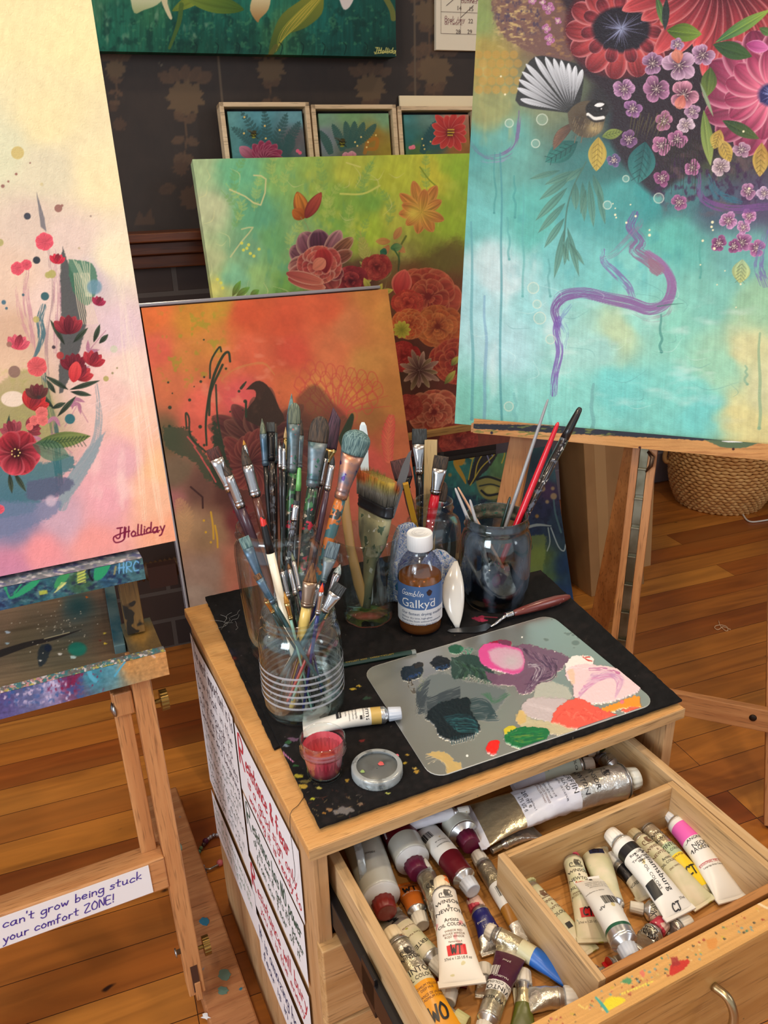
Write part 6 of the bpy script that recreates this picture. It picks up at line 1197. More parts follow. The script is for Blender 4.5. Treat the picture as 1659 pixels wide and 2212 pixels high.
def mat_piece(label, quad, z, th, paint, nm='felt_mat'):
    P = [atz(x, y, z) for x, y in quad]; c = sum(P) / 4
    o = thing(nm, label, 'mat', Frame(A3(c[0], c[1], z - th), T.ax, T.ay, Z), 'black felt mats on the cabinet')
    # bilinear sheet between its four corners
    n, m_ = 420, 330
    A = Art(Frame(P[0], T.ax, T.ay, Z), 0, 1, 0, 1, 1.0, horizontal=True)
    A.nx, A.nz = n, m_; u, v = np.meshgrid(np.linspace(0, 1, n), np.linspace(1, 0, m_))
    edge = lambda t, s_: .0012 * (vn(t * 60, t * 0 + s_) - .5)
    q = [p[None, None, :] for p in P]; uu, vv = u[..., None], v[..., None]
    A.P = (q[0] * (1 - uu) + q[1] * uu) * (1 - vv) + (q[3] * (1 - uu) + q[2] * uu) * vv
    rim_ = np.minimum(np.minimum(u, 1 - u), np.minimum(v, 1 - v)); A.P[..., 0] += edge(v, 3) * (rim_ < .01); A.P[..., 1] += edge(u, 7) * (rim_ < .01)
    vv_ = A.P - CAM; w = vv_ @ _F; A.X = 829.5 + FPX * (vv_ @ _R) / w; A.Y = 1106 - FPX * (vv_ @ _U) / w
    A.C = np.zeros(A.X.shape + (3,)); A.M = np.zeros(A.X.shape); A.H = np.zeros(A.X.shape); A._b(); paint(A)
    A.build('felt', FELT, o, thick=th); return o
mat_piece('black felt mat along the back left of the cabinet top, under the tall jar', [(592, 1616), (1130, 1400), (1004, 1164), (443, 1289)], TZ + .0042, .003, paint_mat)
mat_piece('large black felt mat under the palette, hanging over the front edge', [(690, 1785), (1473, 1511), (1168, 1231), (500, 1392)], TZ + .0072, .003, paint_mat)
MZ = TZ + .0073   # surface the still life stands on
# ---------------------------------------------------------------- glass jars
GL = glassmat('clear_glass'); GLR = glassmat('ribbed_clear_glass', base=.10, edge=.5); GLS = glassmat('murky_glass', (214, 220, 222), .5, .08, .05, ((96, 108, 122), 24, .47, .72))
def zof(c, y):
    lo, hi = c[2], c[2] + .6
    for _ in range(40):
        m_ = (lo + hi) / 2
        if pix(A3(c[0], c[1], m_))[1] > y: lo = m_
        else: hi = m_
    return lo
JAR = {}
def jar(key, label, front, hw, rim_y, prof, mat, name='glass_jar', n=64, fn=None, t=.0022, floor=.006, cat='jar', inner=True):
    """front: pixel where the base meets the mat; hw half width in pixels; prof: (radius share, height share) from foot to rim"""
    P = atz(front[0], front[1], MZ); R = hw * depth(P) / FPX; dr = nrm(A3(P[0], P[1], 0)); R *= 1 + R / depth(P) * .6
    R0 = R * prof[0][0]; c = P + dr * R0; c[2] = MZ; H = zof(c, rim_y) - MZ; fr = Frame(c, T.ax, T.ay, Z)
    o = thing(name, label, cat, fr)
    pts = [(R * a, H * b) for a, b in prof]; out = [(.0005, .0004), (R0 * .9, .0)] + pts
    mb = MB().lathe(fr, out, n, fn=fn)
    inn = [(max(r - t, .001), z) for r, z in pts if z > floor]; inn = [(.0005, floor), (max(inn[0][0] * .93, .001), floor)] + inn + [(pts[-1][0] - t * .4, H + .0008), (pts[-1][0], H)]
    mb.lathe(fr, inn, n, fn=fn); build('glass', mb, mat, o)
    JAR[key] = dict(c=c, R=R, H=H, fr=fr, o=o, rin=min(r for r, z in pts) - t, dep=depth(c + Z * H), prof=pts, t=t, floor=floor); return JAR[key]
j = jar('front', 'clear glass jar with etched rings, frontmost on the black mat', (662, 1569), 88, 1316, [(.90, .0), (.97, .03), (1, .12), (1, .30), (1, .62), (1.0, .76), (.93, .83), (.86, .87), (.86, .90), (.895, .91), (.86, .925), (.86, .945), (.89, .955), (.865, .97), (.865, 1)], GL)
for i in range(6):
    z = j['H'] * (.20 + i * .062); fr = j['fr']; r = j['R'] + .0004
    mb = MB().lathe(fr, [(r, z), (r + .0003, z + .0015), (r, z + .0030)], 64); build('etched_ring', mb, glassmat('etched_white', (225, 230, 235), .4, .1, .2, ((206, 210, 218), 160, .22, .5)), j['o'])
jar('rear', 'tall clear glass jar crowded with large brushes at the back left', (622, 1440), 88, 1130, [(.80, 0), (.86, .03), (.92, .2), (1.0, .6), (1.02, .80), (1.0, .86), (.93, .90), (.93, .93), (.96, .945), (.93, .955), (.93, 1)], GL)
jar('hex', 'faceted clear glass tumbler holding the widest brush', (797, 1357), 62, 1152, [(.82, 0), (.86, .02), (.9, .3), (.98, .72), (1.05, .74), (1.14, 1)], GL, 'faceted_tumbler', 72, lambda a, z: 1 - .055 * (1 - abs(math.cos(4 * a))) if z < .085 else 1, .003, .012, 'glass')
jar('back', 'square shouldered glass jar behind the solvent bottle', (935, 1292), 58, 1082, [(.95, 0), (1.0, .03), (1.0, .74), (.93, .80), (.78, .84), (.72, .86), (.72, .92), (.76, .93), (.72, .95), (.72, 1)], GL, n=64, fn=lambda a, z: 1 + (.16 * abs(math.sin(2 * a)) ** 2 if z < .095 else 0))
j = jar('water', 'murky glass jar of dirty brush water with long handles standing in it', (1066, 1325), 74, 1112, [(.80, 0), (.86, .03), (.88, .12), (.96, .2), (1, .35), (1.0, .74), (.93, .82), (.88, .85), (.88, .90), (.92, .91), (.88, .93), (.88, 1)], GLS)
pr = [(.0005, .0065)] + [(r - .0027, z) for r, z in j['prof'] if .0064 < z < j['H'] * .46]; pr += [(pr[-1][0], j['H'] * .46), (.0005, j['H'] * .46)]
build('dirty_water', MB().lathe(j['fr'], pr, 48), plain('dark_paint_water', (20, 24, 34), .08, c2=(36, 40, 54), sc=30), j['o'])
pr = [(r - .0024, z) for r, z in j['prof'] if z > j['H'] * .8]; build('dried_crust', MB().lathe(j['fr'], pr, 64), plain('crusted_paint', (74, 76, 62), .9, c2=(110, 104, 88), sc=120, bump=.8, splat=[(150, .62, (50, 90, 74), 3), (120, .66, (140, 120, 120), 7)]), j['o'])

# ---------------------------------------------------------------- brushes
def bristle(nm, c1, c2, c3=None, L=.03):
    k = ('br', nm)
    if k in MC: return MC[k]
    n = NT('bristle_' + nm); f = n.noise(900, (1, 1, .03), 2); base = n.ramp(f, [(.38, c1), (.62, c2)])
    if c3:
        g = n.noise(90, (1, 1, .5), 3, off=4); base = n.mix(n.mask(g, .45, .65), base, lin(c3))
    n.col(base); n.rough(.6); n.bump(f, .6, .002); MC[k] = n.m; return n.m
DKB = bristle('dark', (30, 26, 24), (84, 66, 50)); REDB = bristle('oxblood', (50, 20, 18), (90, 38, 30)); TEAB = bristle('teal', (50, 84, 90), (120, 150, 148)); PURB = bristle('purple', (34, 20, 36), (84, 52, 70)); GRNB = bristle('grey_green', (60, 72, 62), (120, 128, 104)); BLKB = bristle('black', (22, 24, 26), (60, 66, 68))
BRNB = bristle('brown', (70, 42, 24), (130, 90, 50)); GLDB = bristle('gold', (150, 100, 30), (206, 150, 60)); SLAB = bristle('slate', (54, 72, 84), (100, 120, 130)); WHTB = bristle('pale', (120, 150, 156), (206, 214, 212)); TANB = bristle('tan', (150, 120, 80), (200, 170, 120)); ORB = bristle('orange', (206, 60, 30), (226, 90, 50))
FS = plain('silver_ferrule', (196, 196, 198), .22, 1.0, bump=.15, bsc=60); FG = plain('brass_ferrule', (200, 170, 110), .25, 1.0); FD = plain('smeared_ferrule', (120, 130, 136), .4, .6, c2=(70, 96, 104), sc=70, splat=[(90, .64, (150, 90, 90), 3), (110, .66, (60, 110, 90), 7)])
FB = plain('blue_smeared_ferrule', (96, 118, 138), .38, .55, c2=(60, 90, 110), sc=60); FC = plain('copper_smeared_ferrule', (196, 140, 110), .34, .7, c2=(110, 120, 140), sc=55, splat=[(80, .62, (80, 60, 120), 3)]); FK = plain('black_ferrule', (30, 30, 34), .3, .5)
def hm(nm, c, sp=None, c2=None): return plain('handle_' + nm, c, .3, coat=.3, splat=sp, c2=c2, sc=60)
HPU = hm('plum', (66, 42, 54)); HRB = hm('redbrown', (86, 44, 34)); HBK = hm('black', (26, 26, 28)); HDG = hm('darkgreen', (24, 44, 38)); HPG = hm('painted_green', (36, 50, 44), [(70, .55, (96, 100, 90), 3), (90, .62, (190, 50, 70), 8), (90, .62, (60, 110, 70), 12), (120, .64, (200, 190, 170), 15)])
HOR = hm('painted_orange', (196, 112, 50), [(60, .50, (70, 110, 116), 5), (80, .62, (60, 60, 56), 9)]); HYE = hm('yellow', (226, 196, 110), [(60, .66, (190, 150, 70), 2)]); HBL = hm('blue', (34, 44, 110)); HWH = hm('white', (232, 226, 206), [(50, .68, (214, 200, 160), 3)]); HSI = hm('silver', (150, 154, 160)); HRE = hm('red', (206, 20, 44)); HMI = hm('mint', (130, 176, 160)); HTE = hm('teal', (50, 84, 90)); HSP = hm('spattered_black', (34, 30, 34), [(90, .55, (90, 96, 110), 3), (120, .62, (70, 50, 40), 7), (140, .64, (190, 190, 190), 11)])
HWD = hm('wood', (214, 170, 110)); HCO = hm('coral', (206, 80, 76), c2=(150, 50, 50)); HMA = hm('maroon', (120, 20, 34))
NB = [0]; USED = []
def brush(jk, label, tip, ent, wpx, kind='round', br=DKB, fe=FS, ha=HBK, bl_=26, fl=70, hw=None, ke=0, kt=None, top=None, name='paint_brush', dent=0):
    """tip and ent: pixels of the brush head and of the place it crosses the jar mouth"""
    J = JAR[jk]; NB[0] += 1
    kt = ke * 1.6 if kt is None else kt
    Pe = atdepth(ent[0], ent[1], J['dep'] + ke); Pt = atdepth(tip[0], tip[1], J['dep'] + kt)
    ax = nrm(Pt - Pe); mp = J['dep'] / FPX; w = wpx * mp / 2; hwm = (hw or wpx * .8) * mp / 2
    # slide down to the glass floor
    s_ = 0.0; c = J['c']; B = Pe
    def rad_at(z):
        zz = z - c[2]; P_ = J['prof']
        for (r0, z0), (r1, z1) in zip(P_, P_[1:]):
            if z0 <= zz <= z1: return r0 + (r1 - r0) * (zz - z0) / (z1 - z0 + 1e-9)
        return P_[-1][0] if zz > P_[-1][1] else P_[0][0]
    while s_ < .4:
        s_ += .001; Q = Pe - ax * s_
        if Q[2] < c[2] + J['floor'] + .003: break
        rr = math.hypot(Q[0] - c[0], Q[1] - c[1])
        if Q[2] < c[2] + J['H'] * .8 and rr > rad_at(Q[2]) - J['t'] - .0022: break
        B = Q
    # when the straight line meets the wall early, stand the handle end further in
    if B[2] - c[2] > J['H'] * .35:
        tgt = A3(c[0], c[1], 0) + (A3(B[0], B[1], 0) - A3(c[0], c[1], 0)) * .55; B = A3(tgt[0], tgt[1], c[2] + J['floor'] + .004)
        ax = nrm(Pt - B)
    Lt = np.linalg.norm(Pt - B); vd = nrm(Pt - CAM); sd = nrm(np.cross(ax, vd)); up = np.cross(sd, ax)
    fr = Frame(B, sd, np.cross(ax, sd), ax); o = thing(name, label, 'brush', fr, 'brushes in the %s' % {'rear': 'tall rear jar', 'front': 'front jar', 'hex': 'faceted tumbler', 'back': 'back jar', 'water': 'water jar'}[jk])
    lb, lf = bl_ * mp, fl * mp; zf1 = Lt - lb; zf0 = max(zf1 - lf, .02)
    N = 16
    def ring(z, rx, ry, ox=0): return [fr.p(ox + rx * math.cos(a), ry * math.sin(a), z) for a in np.linspace(0, 2 * math.pi, N, endpoint=False)]
    if kind == 'end':        # handle end upward
        rs = []; r1 = w
        for f_, q in ((0, .55), (.15, .8), (.5, 1), (.8, .85), (.97, .62), (.99, .5), (1, .2)): rs.append(ring(Lt * f_, r1 * q, r1 * q))
        if top:
            z1 = Lt * (1 - top[1]); rs = []
            for f_, q in ((0, .6), (.3, .9), (.6, 1)): rs.append(ring(z1 * f_ / .6, r1 * q, r1 * q))
            build('handle', MB().loft(rs), ha, o); rs = [ring(z1, r1, r1)]
            for f_, q in ((.3, .94), (.7, .8), (.92, .66), (.98, .5), (1, .2)): rs.append(ring(z1 + (Lt - z1) * f_, r1 * q, r1 * q))
            build('handle_tip', MB().loft(rs), top[0], o)
        else: build('handle', MB().loft(rs), ha, o)
        return o
    rs = []
    for f_, q in ((0, .45), (.03, .6), (.3, .62), (.6, .8), (.85, 1.0), (1.0, .86)): rs.append(ring(zf0 * f_ + .002 * f_, hwm * q, hwm * q))
    build('handle', MB().loft(rs), ha, o)
    flat = {'flat': .28, 'angled': .28, 'filbert': .34, 'mop': .5, 'round': 1.0, 'dagger': .3, 'fan': .15}[kind]
    rs = []
    for f_ in (0, .06, .08, .11, .13, .17, .19, .22, .24, .5, .8, 1):
        k = max(0, (f_ - .24) / .76); bump = .0006 if f_ in (.08, .11, .19) else 0
        rx = hwm * (1 - k) + w * k + bump + .0004; ry = hwm * (1 - k) + max(w * flat, .0012) * k + bump + .0004; rs.append(ring(zf0 + (zf1 - zf0) * f_, rx, ry))
    build('ferrule', MB().loft(rs), fe, o)
    rs = []; K = 12
    for i in range(K + 1):
        f_ = i / K
        if kind in ('flat', 'angled'): rx = w * (1 + .04 * math.sin(f_ * 3)); ry = w * flat * (1 - .75 * f_ ** 2)
        elif kind == 'filbert': rx = w * (1.06 * math.sqrt(max(0, 1 - max(0, (f_ - .35) / .66) ** 2.2)) + .02); ry = w * flat * (1 - .8 * f_ ** 2)
        elif kind == 'mop': rx = w * (1 + .18 * math.sin(f_ * 2.4)) * (math.sqrt(max(0, 1 - max(0, (f_ - .5) / .52) ** 2.4)) + .02); ry = rx * .6
        elif kind == 'dagger': rx = w * (1.02 - f_ * .9); ry = w * .3 * (1 - .8 * f_)
        elif kind == 'fan': rx = w * (.6 + .6 * f_); ry = w * .12
        else: rx = w * (math.sin(.55 * math.pi + f_ * 1.38) if f_ < 1 else .03); ry = rx
        ox = dent * w * f_ ** 2
        z = zf1 + lb * f_; R_g = ring(z, max(rx, .0002), max(ry, .0002), ox)
        if kind == 'angled' : R_g = [p + ax * (p - fr.p(ox, 0, z)) @ sd / w * lb * .35 * f_ for p in R_g]
        rs.append(R_g)
    build('bristles', MB().loft(rs), br, o); return o
B_ = brush
B_('rear', 'flat brush with oxblood bristles leaning far left out of the tall jar', (458, 968), (571, 1131), 27, 'flat', REDB, FS, HPU, 24, 75, 17, -.02, -.03)
B_('rear', 'pointed brush lying just right of the oxblood flat brush', (484, 1000), (588, 1140), 17, 'round', DKB, FS, HPU, 28, 74, 19, -.028, -.035)
B_('rear', 'slim brush with a short golden tip at the left of the tall jar', (526, 950), (560, 1100), 8, 'round', GLDB, FS, HBK, 12, 60, 8, .01)
B_('rear', 'thick pointed brush with reddish brown handle crossing toward the jar centre', (523, 963), (615, 1150), 22, 'round', DKB, FS, HRB, 42, 70, 22, -.032, -.03)
B_('rear', 'upright round brush with blue smeared ferrule at the left', (566, 904), (576, 1110), 15, 'round', GRNB, FB, HBK, 34, 70, 13, .01)
B_('rear', 'black flat brush standing upright beside the blue smeared round one', (584, 912), (590, 1115), 18, 'flat', BLKB, FK, HSP, 22, 64, 14, .016)
B_('rear', 'narrow dark flat brush half hidden behind the black flat brush', (594, 915), (596, 1112), 9, 'flat', DKB, FD, HBK, 22, 70, 9, .03)
B_('rear', 'thin black liner brush right of the black flat brush', (604, 948), (604, 1115), 6, 'round', DKB, FS, HBK, 14, 50, 8, .0)
B_('rear', 'thin liner brush with short silver ferrule next to the broad stained brush', (613, 954), (609, 1120), 7, 'round', BLKB, FS, HBK, 14, 48, 8, -.008)
B_('rear', 'small brush with a tan tip behind the thin silver liner', (617, 922), (611, 1112), 8, 'round', TANB, FG, HDG, 26, 50, 8, .02)
B_('rear', 'tallest brush in the jars, narrow teal grey bristles', (630, 850), (618, 1115), 16, 'round', TEAB, FB, HTE, 50, 80, 12, .028)
B_('rear', 'broad stained brush with olive bristles, second tallest in the jars', (637, 870), (621, 1130), 25, 'filbert', GRNB, FD, HPG, 46, 104, 23, -.004)
B_('rear', 'dark pointed brush right of the olive bristled brush', (651, 904), (645, 1115), 13, 'round', DKB, FD, HBK, 38, 76, 10, .02)
B_('rear', 'bright green ended handle deep in the tall jar', (647, 1010), (640, 1118), 13, 'end', ha=HBK, top=(hm('apple_green', (110, 180, 100)), .12), ke=.0)
B_('rear', 'big filbert brush with dark brown bristles and painted green handle', (693, 899), (650, 1146), 40, 'filbert', DKB, FD, HPG, 56, 96, 27, -.022, -.024)
B_('rear', 'angled brush with purple black bristles behind the big filbert', (728, 893), (664, 1120), 34, 'angled', PURB, FG, HRB, 80, 30, 20, .012, .02)
B_('rear', 'thin detail brush between the big filbert and the teal mop', (707, 972), (664, 1135), 11, 'round', BLKB, FS, HPU, 18, 60, 12, -.004, -.004)
B_('rear', 'thin detail brush with plum handle nearest the teal mop', (721, 984), (672, 1150), 12, 'round', BLKB, FS, HPU, 20, 56, 13, -.02, -.022)
B_('rear', 'rounded teal mop brush with copper ferrule and orange handle', (776, 930), (681, 1150), 50, 'mop', TEAB, FC, HOR, 52, 100, 27, -.026, -.03)
B_('rear', 'small flat brush with brass ferrule low at the left of the tall jar', (545, 1042), (580, 1130), 14, 'flat', BRNB, FG, HBK, 14, 50, 10, -.01)
B_('rear', 'short dark flat brush low in the middle of the tall jar', (641, 1081), (632, 1145), 12, 'flat', BLKB, FS, HSP, 10, 34, 14, -.012)
# front jar
B_('front', 'flat brush with teal bristles and blue ferrule leaning left of the front jar', (526, 1160), (604, 1318), 23, 'flat', TEAB, FB, HTE, 26, 92, 14, -.004)
B_('front', 'white handled brush standing handle up with black and red end', (566, 1116), (628, 1330), 18, 'end', ha=HWH, top=(plain('handle_black_red', (18, 18, 20), .3, splat=[(40, .56, (206, 40, 30), 3)]), .18), ke=-.026, kt=-.03)
B_('front', 'brown flat brush low left with blue ferrule', (554, 1241), (602, 1322), 15, 'flat', BRNB, FB, HTE, 12, 60, 12, -.022)
B_('front', 'small pointed brush lowest on the left of the front jar', (570, 1290), (598, 1336), 9, 'round', BRNB, FG, HDG, 10, 34, 7, -.03)
B_('front', 'very thin liner with silver cone behind the white handle', (630, 1193), (655, 1310), 9, 'round', GRNB, FS, HBL, 20, 70, 8, .024)
B_('front', 'small brown tipped brush right of the white handle', (622, 1216), (645, 1312), 9, 'round', BRNB, FS, HBK, 14, 60, 8, .016)
B_('front', 'slender silver ferruled brush touching the white handle', (608, 1227), (637, 1312), 8, 'round', DKB, FS, HBK, 8, 60, 8, .004)
B_('front', 'brown dagger brush with long tapering ferrule and thick yellow handle', (676, 1216), (640, 1335), 30, 'dagger', BRNB, plain('bronze_ferrule', (150, 128, 110), .3, .8), HYE, 44, 56, 24, -.02)
B_('front', 'pointed golden sable brush crossing the yellow handle', (614, 1278), (646, 1342), 11, 'round', GLDB, FG, HMI, 26, 40, 7, -.036, -.036)
B_('front', 'wide flat brush with slate bristles at the right of the front jar', (722, 1172), (680, 1320), 29, 'flat', SLAB, FD, HBL, 36, 56, 12, .012)
B_('front', 'round brush with pale blue white bristles', (735, 1219), (700, 1318), 18, 'round', WHTB, FS, HMI, 22, 46, 10, .018)
B_('front', 'dark green flat brush with shiny ferrule leaning right over the jar rim', (737, 1263), (696, 1326), 28, 'flat', BLKB, FS, HTE, 24, 46, 18, -.014)
B_('front', 'fine brush with an orange red tip', (697, 1259), (686, 1330), 10, 'round', ORB, FS, HBL, 20, 56, 9, -.028)
B_('front', 'thin teal brush right of the dagger brush', (684, 1262), (664, 1325), 9, 'round', TEAB, FS, HTE, 10, 50, 10, -.008)
B_('front', 'thin dark brush between the orange tip and the slate flat brush', (692, 1252), (672, 1320), 8, 'round', DKB, FS, HRB, 12, 50, 8, .006)
B_('front', 'short coral handled brush at the right inside the front jar', (716, 1300), (700, 1336), 10, 'round', DKB, FG, HCO, 8, 34, 10, .0)
B_('front', 'white handle sunk in the front jar', (700, 1305), (690, 1322), 12, 'end', ha=HWH, ke=-.01)
# faceted tumbler
def widebrush():
    J = JAR['hex']; Pe = atdepth(793, 1165, J['dep']); Pt = atdepth(818, 1020, J['dep'] - .0); ax = nrm(Pt - Pe); B = J['c'] + Z * (J['floor'] + .004) + A3(-.004, .0, 0)
    ax = nrm(Pt - B); sd0 = atdepth(853, 1100, J['dep'] - .02) - atdepth(757, 1056, J['dep'] + .02); g_ = -(ax @ _R - .5 * (ax @ _U)) / (ax @ _F); sd = nrm(_R - .5 * _U + g_ * _F); up = np.cross(sd, ax); fr = Frame(B, sd, np.cross(ax, sd), ax); Lt = np.linalg.norm(Pt - B)
    o = thing('paint_brush', 'widest flat brush in the tumbler, grey bristles stained yellow and orange', 'brush', fr, 'brushes in the faceted tumbler')
    mp = J['dep'] / FPX; w = 66 * mp; zb = Lt - 62 * mp; zf = zb - 26 * mp; N = 28
    def ring(z, rx, ry, pw=.35): return [fr.p(rx * math.copysign(abs(math.cos(a)) ** pw, math.cos(a)), ry * math.copysign(abs(math.sin(a)) ** .7, math.sin(a)), z) for a in np.linspace(0, 2 * math.pi, N, endpoint=False)]
    hm_ = plain('handle_tan_stained', (160, 156, 120), .45, c2=(120, 124, 100), sc=30, splat=[(70, .62, (70, 90, 70), 3), (90, .66, (210, 210, 196), 9)])
    build('handle', MB().loft([ring(0, w * .22, .006, 1), ring(zf * .3, w * .24, .006, 1), ring(zf * .5, w * .34, .006, .8), ring(zf * .7, w * .8, .007, .6), ring(zf * .85, w * .9, .008, .4), ring(zf, w * .95, .009)]), hm_, o)
    build('ferrule', MB().loft([ring(zf, w * .98, .0095), ring(zf + .003, w * 1.0, .0105), ring(zf + .005, w * .98, .0095), ring((zf + zb) / 2, w, .0098), ring(zb - .005, w * .98, .0095), ring(zb - .003, w * 1.0, .0105), ring(zb, w * .99, .0098)]), plain('dark_steel_band', (56, 58, 62), .35, .7), o)
    # bristles: dense hair clumps
    rg = random.Random(1); n = NT('bristle_wide'); sp = n.n.new('ShaderNodeSeparateXYZ'); n.t.links.new(n.co((1, 1, 1)), sp.inputs[0])
    mr = n.n.new('ShaderNodeMapRange'); mr.inputs[1].default_value = zb; mr.inputs[2].default_value = Lt; n.t.links.new(sp.outputs[2], mr.inputs[0])
    g = n.ramp(mr.outputs[0], [(0, (90, 88, 82)), (.35, (160, 158, 146)), (.6, (170, 160, 96)), (.8, (186, 156, 50)), (.95, (140, 136, 84))])
    f2 = n.noise(38, (1, 1, .4), 2, off=2); mm = n.n.new('ShaderNodeMath'); mm.operation = 'MULTIPLY'; n.t.links.new(n.mask(f2, .5, .62), mm.inputs[0]); n.t.links.new(n.mask(mr.outputs[0], .4, .6), mm.inputs[1]); g = n.mix(mm.outputs[0], g, lin((190, 96, 40)))
    f = n.noise(1200, (1, 1, .02), 2); g = n.mix(n.ramp(f, [(.35, (.6, .6, .6, 1)), (.6, (0, 0, 0, 1))]), g, lin((48, 46, 42))); n.col(g); n.rough(.7)
    mb = MB().loft([ring(zb, w * .97, .009), ring(zb + (Lt - zb) * .5, w * .99, .011), ring(zb + (Lt - zb) * .86, w * 1.0, .010)])
    for i in range(900):
        x = rg.uniform(-1, 1); y = rg.uniform(-1, 1); top = (Lt - zb) * (1.0 - .10 * x * x + .10 * x * -1 + rg.uniform(-.10, .06)); b0 = fr.p(x * w * .97, y * .0095, zb); dx = x * .004 + rg.uniform(-.002, .002)
        p1 = fr.p(x * w * .99 + dx * .5, y * .011, zb + top * .6); p2 = fr.p(x * w + dx, y * .0125 + rg.uniform(-.001, .001), zb + top); r = .00042
        mb.add([b0 - fr.ax * r, b0 + fr.ax * r, p1 - fr.ax * r, p1 + fr.ax * r, p2, b0 + fr.ay * r, p1 + fr.ay * r], [(0, 1, 3, 2), (2, 3, 4), (1, 5, 6, 3), (3, 6, 4), (5, 0, 2, 6), (6, 2, 4)])
    build('bristles', mb, n.m, o)
widebrush()
def stick(jk, label, tip, ent, wpx, mat, ke=0, kt=None, th=.5, cat='spatula', name='wooden_stick', square=False, bend=0):
    J = JAR[jk]; kt = ke * 1.5 if kt is None else kt; Pe = atdepth(ent[0], ent[1], J['dep'] + ke); Pt = atdepth(tip[0], tip[1], J['dep'] + kt); mp = J['dep'] / FPX
    c = J['c']; dr = A3(Pe[0] - c[0], Pe[1] - c[1], 0) * .5; B = A3(c[0], c[1], c[2] + J['floor'] + .004) + dr * .6; ax = nrm(Pt - B); vd = nrm(Pt - CAM); sd = nrm(np.cross(ax, vd)); fr = Frame(B, sd, np.cross(ax, sd), ax); L_ = np.linalg.norm(Pt - B); w = wpx * mp / 2
    o = thing(name, label, cat, fr); N = 4 if square else 18; a0 = math.pi / 4 if square else 0
    def ring(z, q, q2=1): return [fr.p(bend * math.sin(z / L_ * 3.14) + w * q * (1.41 if square else 1) * math.cos(a + a0), w * th * q2 * (1.41 if square else 1) * math.sin(a + a0), z) for a in np.linspace(0, 2 * math.pi, N, endpoint=False)]
    prof = [(0, 1), (1, 1)] if square else [(0, .5), (.02, .8), (.2, 1), (.5, .85), (.8, .9), (.93, .95), (.98, .7), (1, .3)]
    build('blade' if cat == 'spatula' else 'shaft', MB().loft([ring(L_ * f_, q, max(q, .6)) for f_, q in prof], smooth=not square), mat, o, bevel=.0005 if square else 0); return o
stick('hex', 'curved pale wooden handle standing in the faceted tumbler', (741, 1046), (769, 1160), 24, HWD, -.006, -.006, .4, bend=.006, name='wooden_spoon_handle')
stick('hex', 'white plastic spatula sticking up behind the widest brush', (784, 912), (800, 1150), 21, plain('icy_white_plastic', (206, 224, 232), .35, splat=[(60, .64, (150, 170, 180), 3)]), .022, .024, .16, name='plastic_spatula')
stick('back', 'square pale wooden stirring stick in the back jar', (931, 950), (900, 1080), 28, wood('stir_stick', (206, 180, 130), (180, 150, 100), 'z'), .022, .022, .7, square=True)
stick('back', 'yellow pencil poking out left of the back jar', (876, 1044), (903, 1095), 12, hm('ochre_pencil', (196, 150, 40)), -.034, -.034, 1.0, 'pencil', 'pencil', True)
B_('back', 'black flat brush with bright ferrule, tallest in the back jar', (906, 926), (884, 1082), 32, 'flat', BLKB, FS, HBK, 34, 66, 16, .012)
B_('back', 'flat brush with plum bristles beside the wide grey brush', (862, 992), (886, 1090), 40, 'flat', bristle('plum', (44, 20, 26), (100, 56, 60)), FK, HRB, 44, 24, 18, .024, .03)
B_('back', 'short dark brush with silver ferrule and red handle in the back jar', (954, 985), (905, 1088), 31, 'flat', DKB, FS, HRE, 28, 56, 22, -.012)
B_('back', 'frayed dark fan brush at the right of the back jar', (958, 1040), (926, 1092), 26, 'filbert', DKB, FD, HBK, 44, 26, 14, -.0)
def knife_up():
    J = JAR['back']; Pt = atdepth(889, 972, J['dep'] - .016); Pe = atdepth(860, 1062, J['dep'] - .016); B = J['c'] + Z * .02; ax = nrm(Pt - Pe); vd = nrm(Pt - CAM); sd = nrm(np.cross(ax, vd)); fr = Frame(Pe - ax * .04, sd, np.cross(ax, sd), ax)
    L_ = np.linalg.norm(Pt - Pe) + .04; o = thing('palette_knife', 'narrow grey palette knife blade standing in the back jar', 'palette knife', fr)
    build('blade', MB().prism(Frame(fr.o, fr.ax, fr.az, fr.ay), [(-.006, 0), (.006, 0), (.006, L_ * .75), (.003, L_ * .95), (0, L_), (-.006, L_ * .7)], -.0005, .0005), plain('blade_steel', (130, 130, 132), .25, .95), o)
knife_up()
# water jar, handles up
B_('water', 'long silver grey handle, tallest in the water jar', (1184, 862), (1062, 1122), 9, 'end', ha=HSI, ke=0, kt=.0)
B_('water', 'bright red handle leaning right in the water jar', (1206, 912), (1084, 1128), 15, 'end', ha=HRE, ke=-.012, kt=-.012)
B_('water', 'thick paint-spattered black handle at the right of the water jar', (1254, 880), (1104, 1110), 19, 'end', ha=HSP, top=(HBK, .16), ke=.004, kt=.004)
B_('water', 'short dark green handle in the water jar', (1102, 1073), (1070, 1125), 9, 'end', ha=HDG, ke=-.004, kt=-.004)
B_('water', 'thin silver handle leaning left in the water jar, the leftmost of its handles', (983, 1054), (1018, 1112), 9, 'end', ha=hm('pearl', (176, 176, 178)), ke=-.006, kt=-.006)
B_('water', 'thin peach coloured handle behind the leftmost silver handle', (989, 1052), (1016, 1100), 7, 'end', ha=hm('peach', (206, 160, 130)), ke=.012, kt=.012)
B_('water', 'short pearl grey handle left of centre in the water jar', (1015, 1079), (1036, 1122), 9, 'end', ha=hm('pearl', (176, 176, 178)), ke=-.02, kt=-.02)
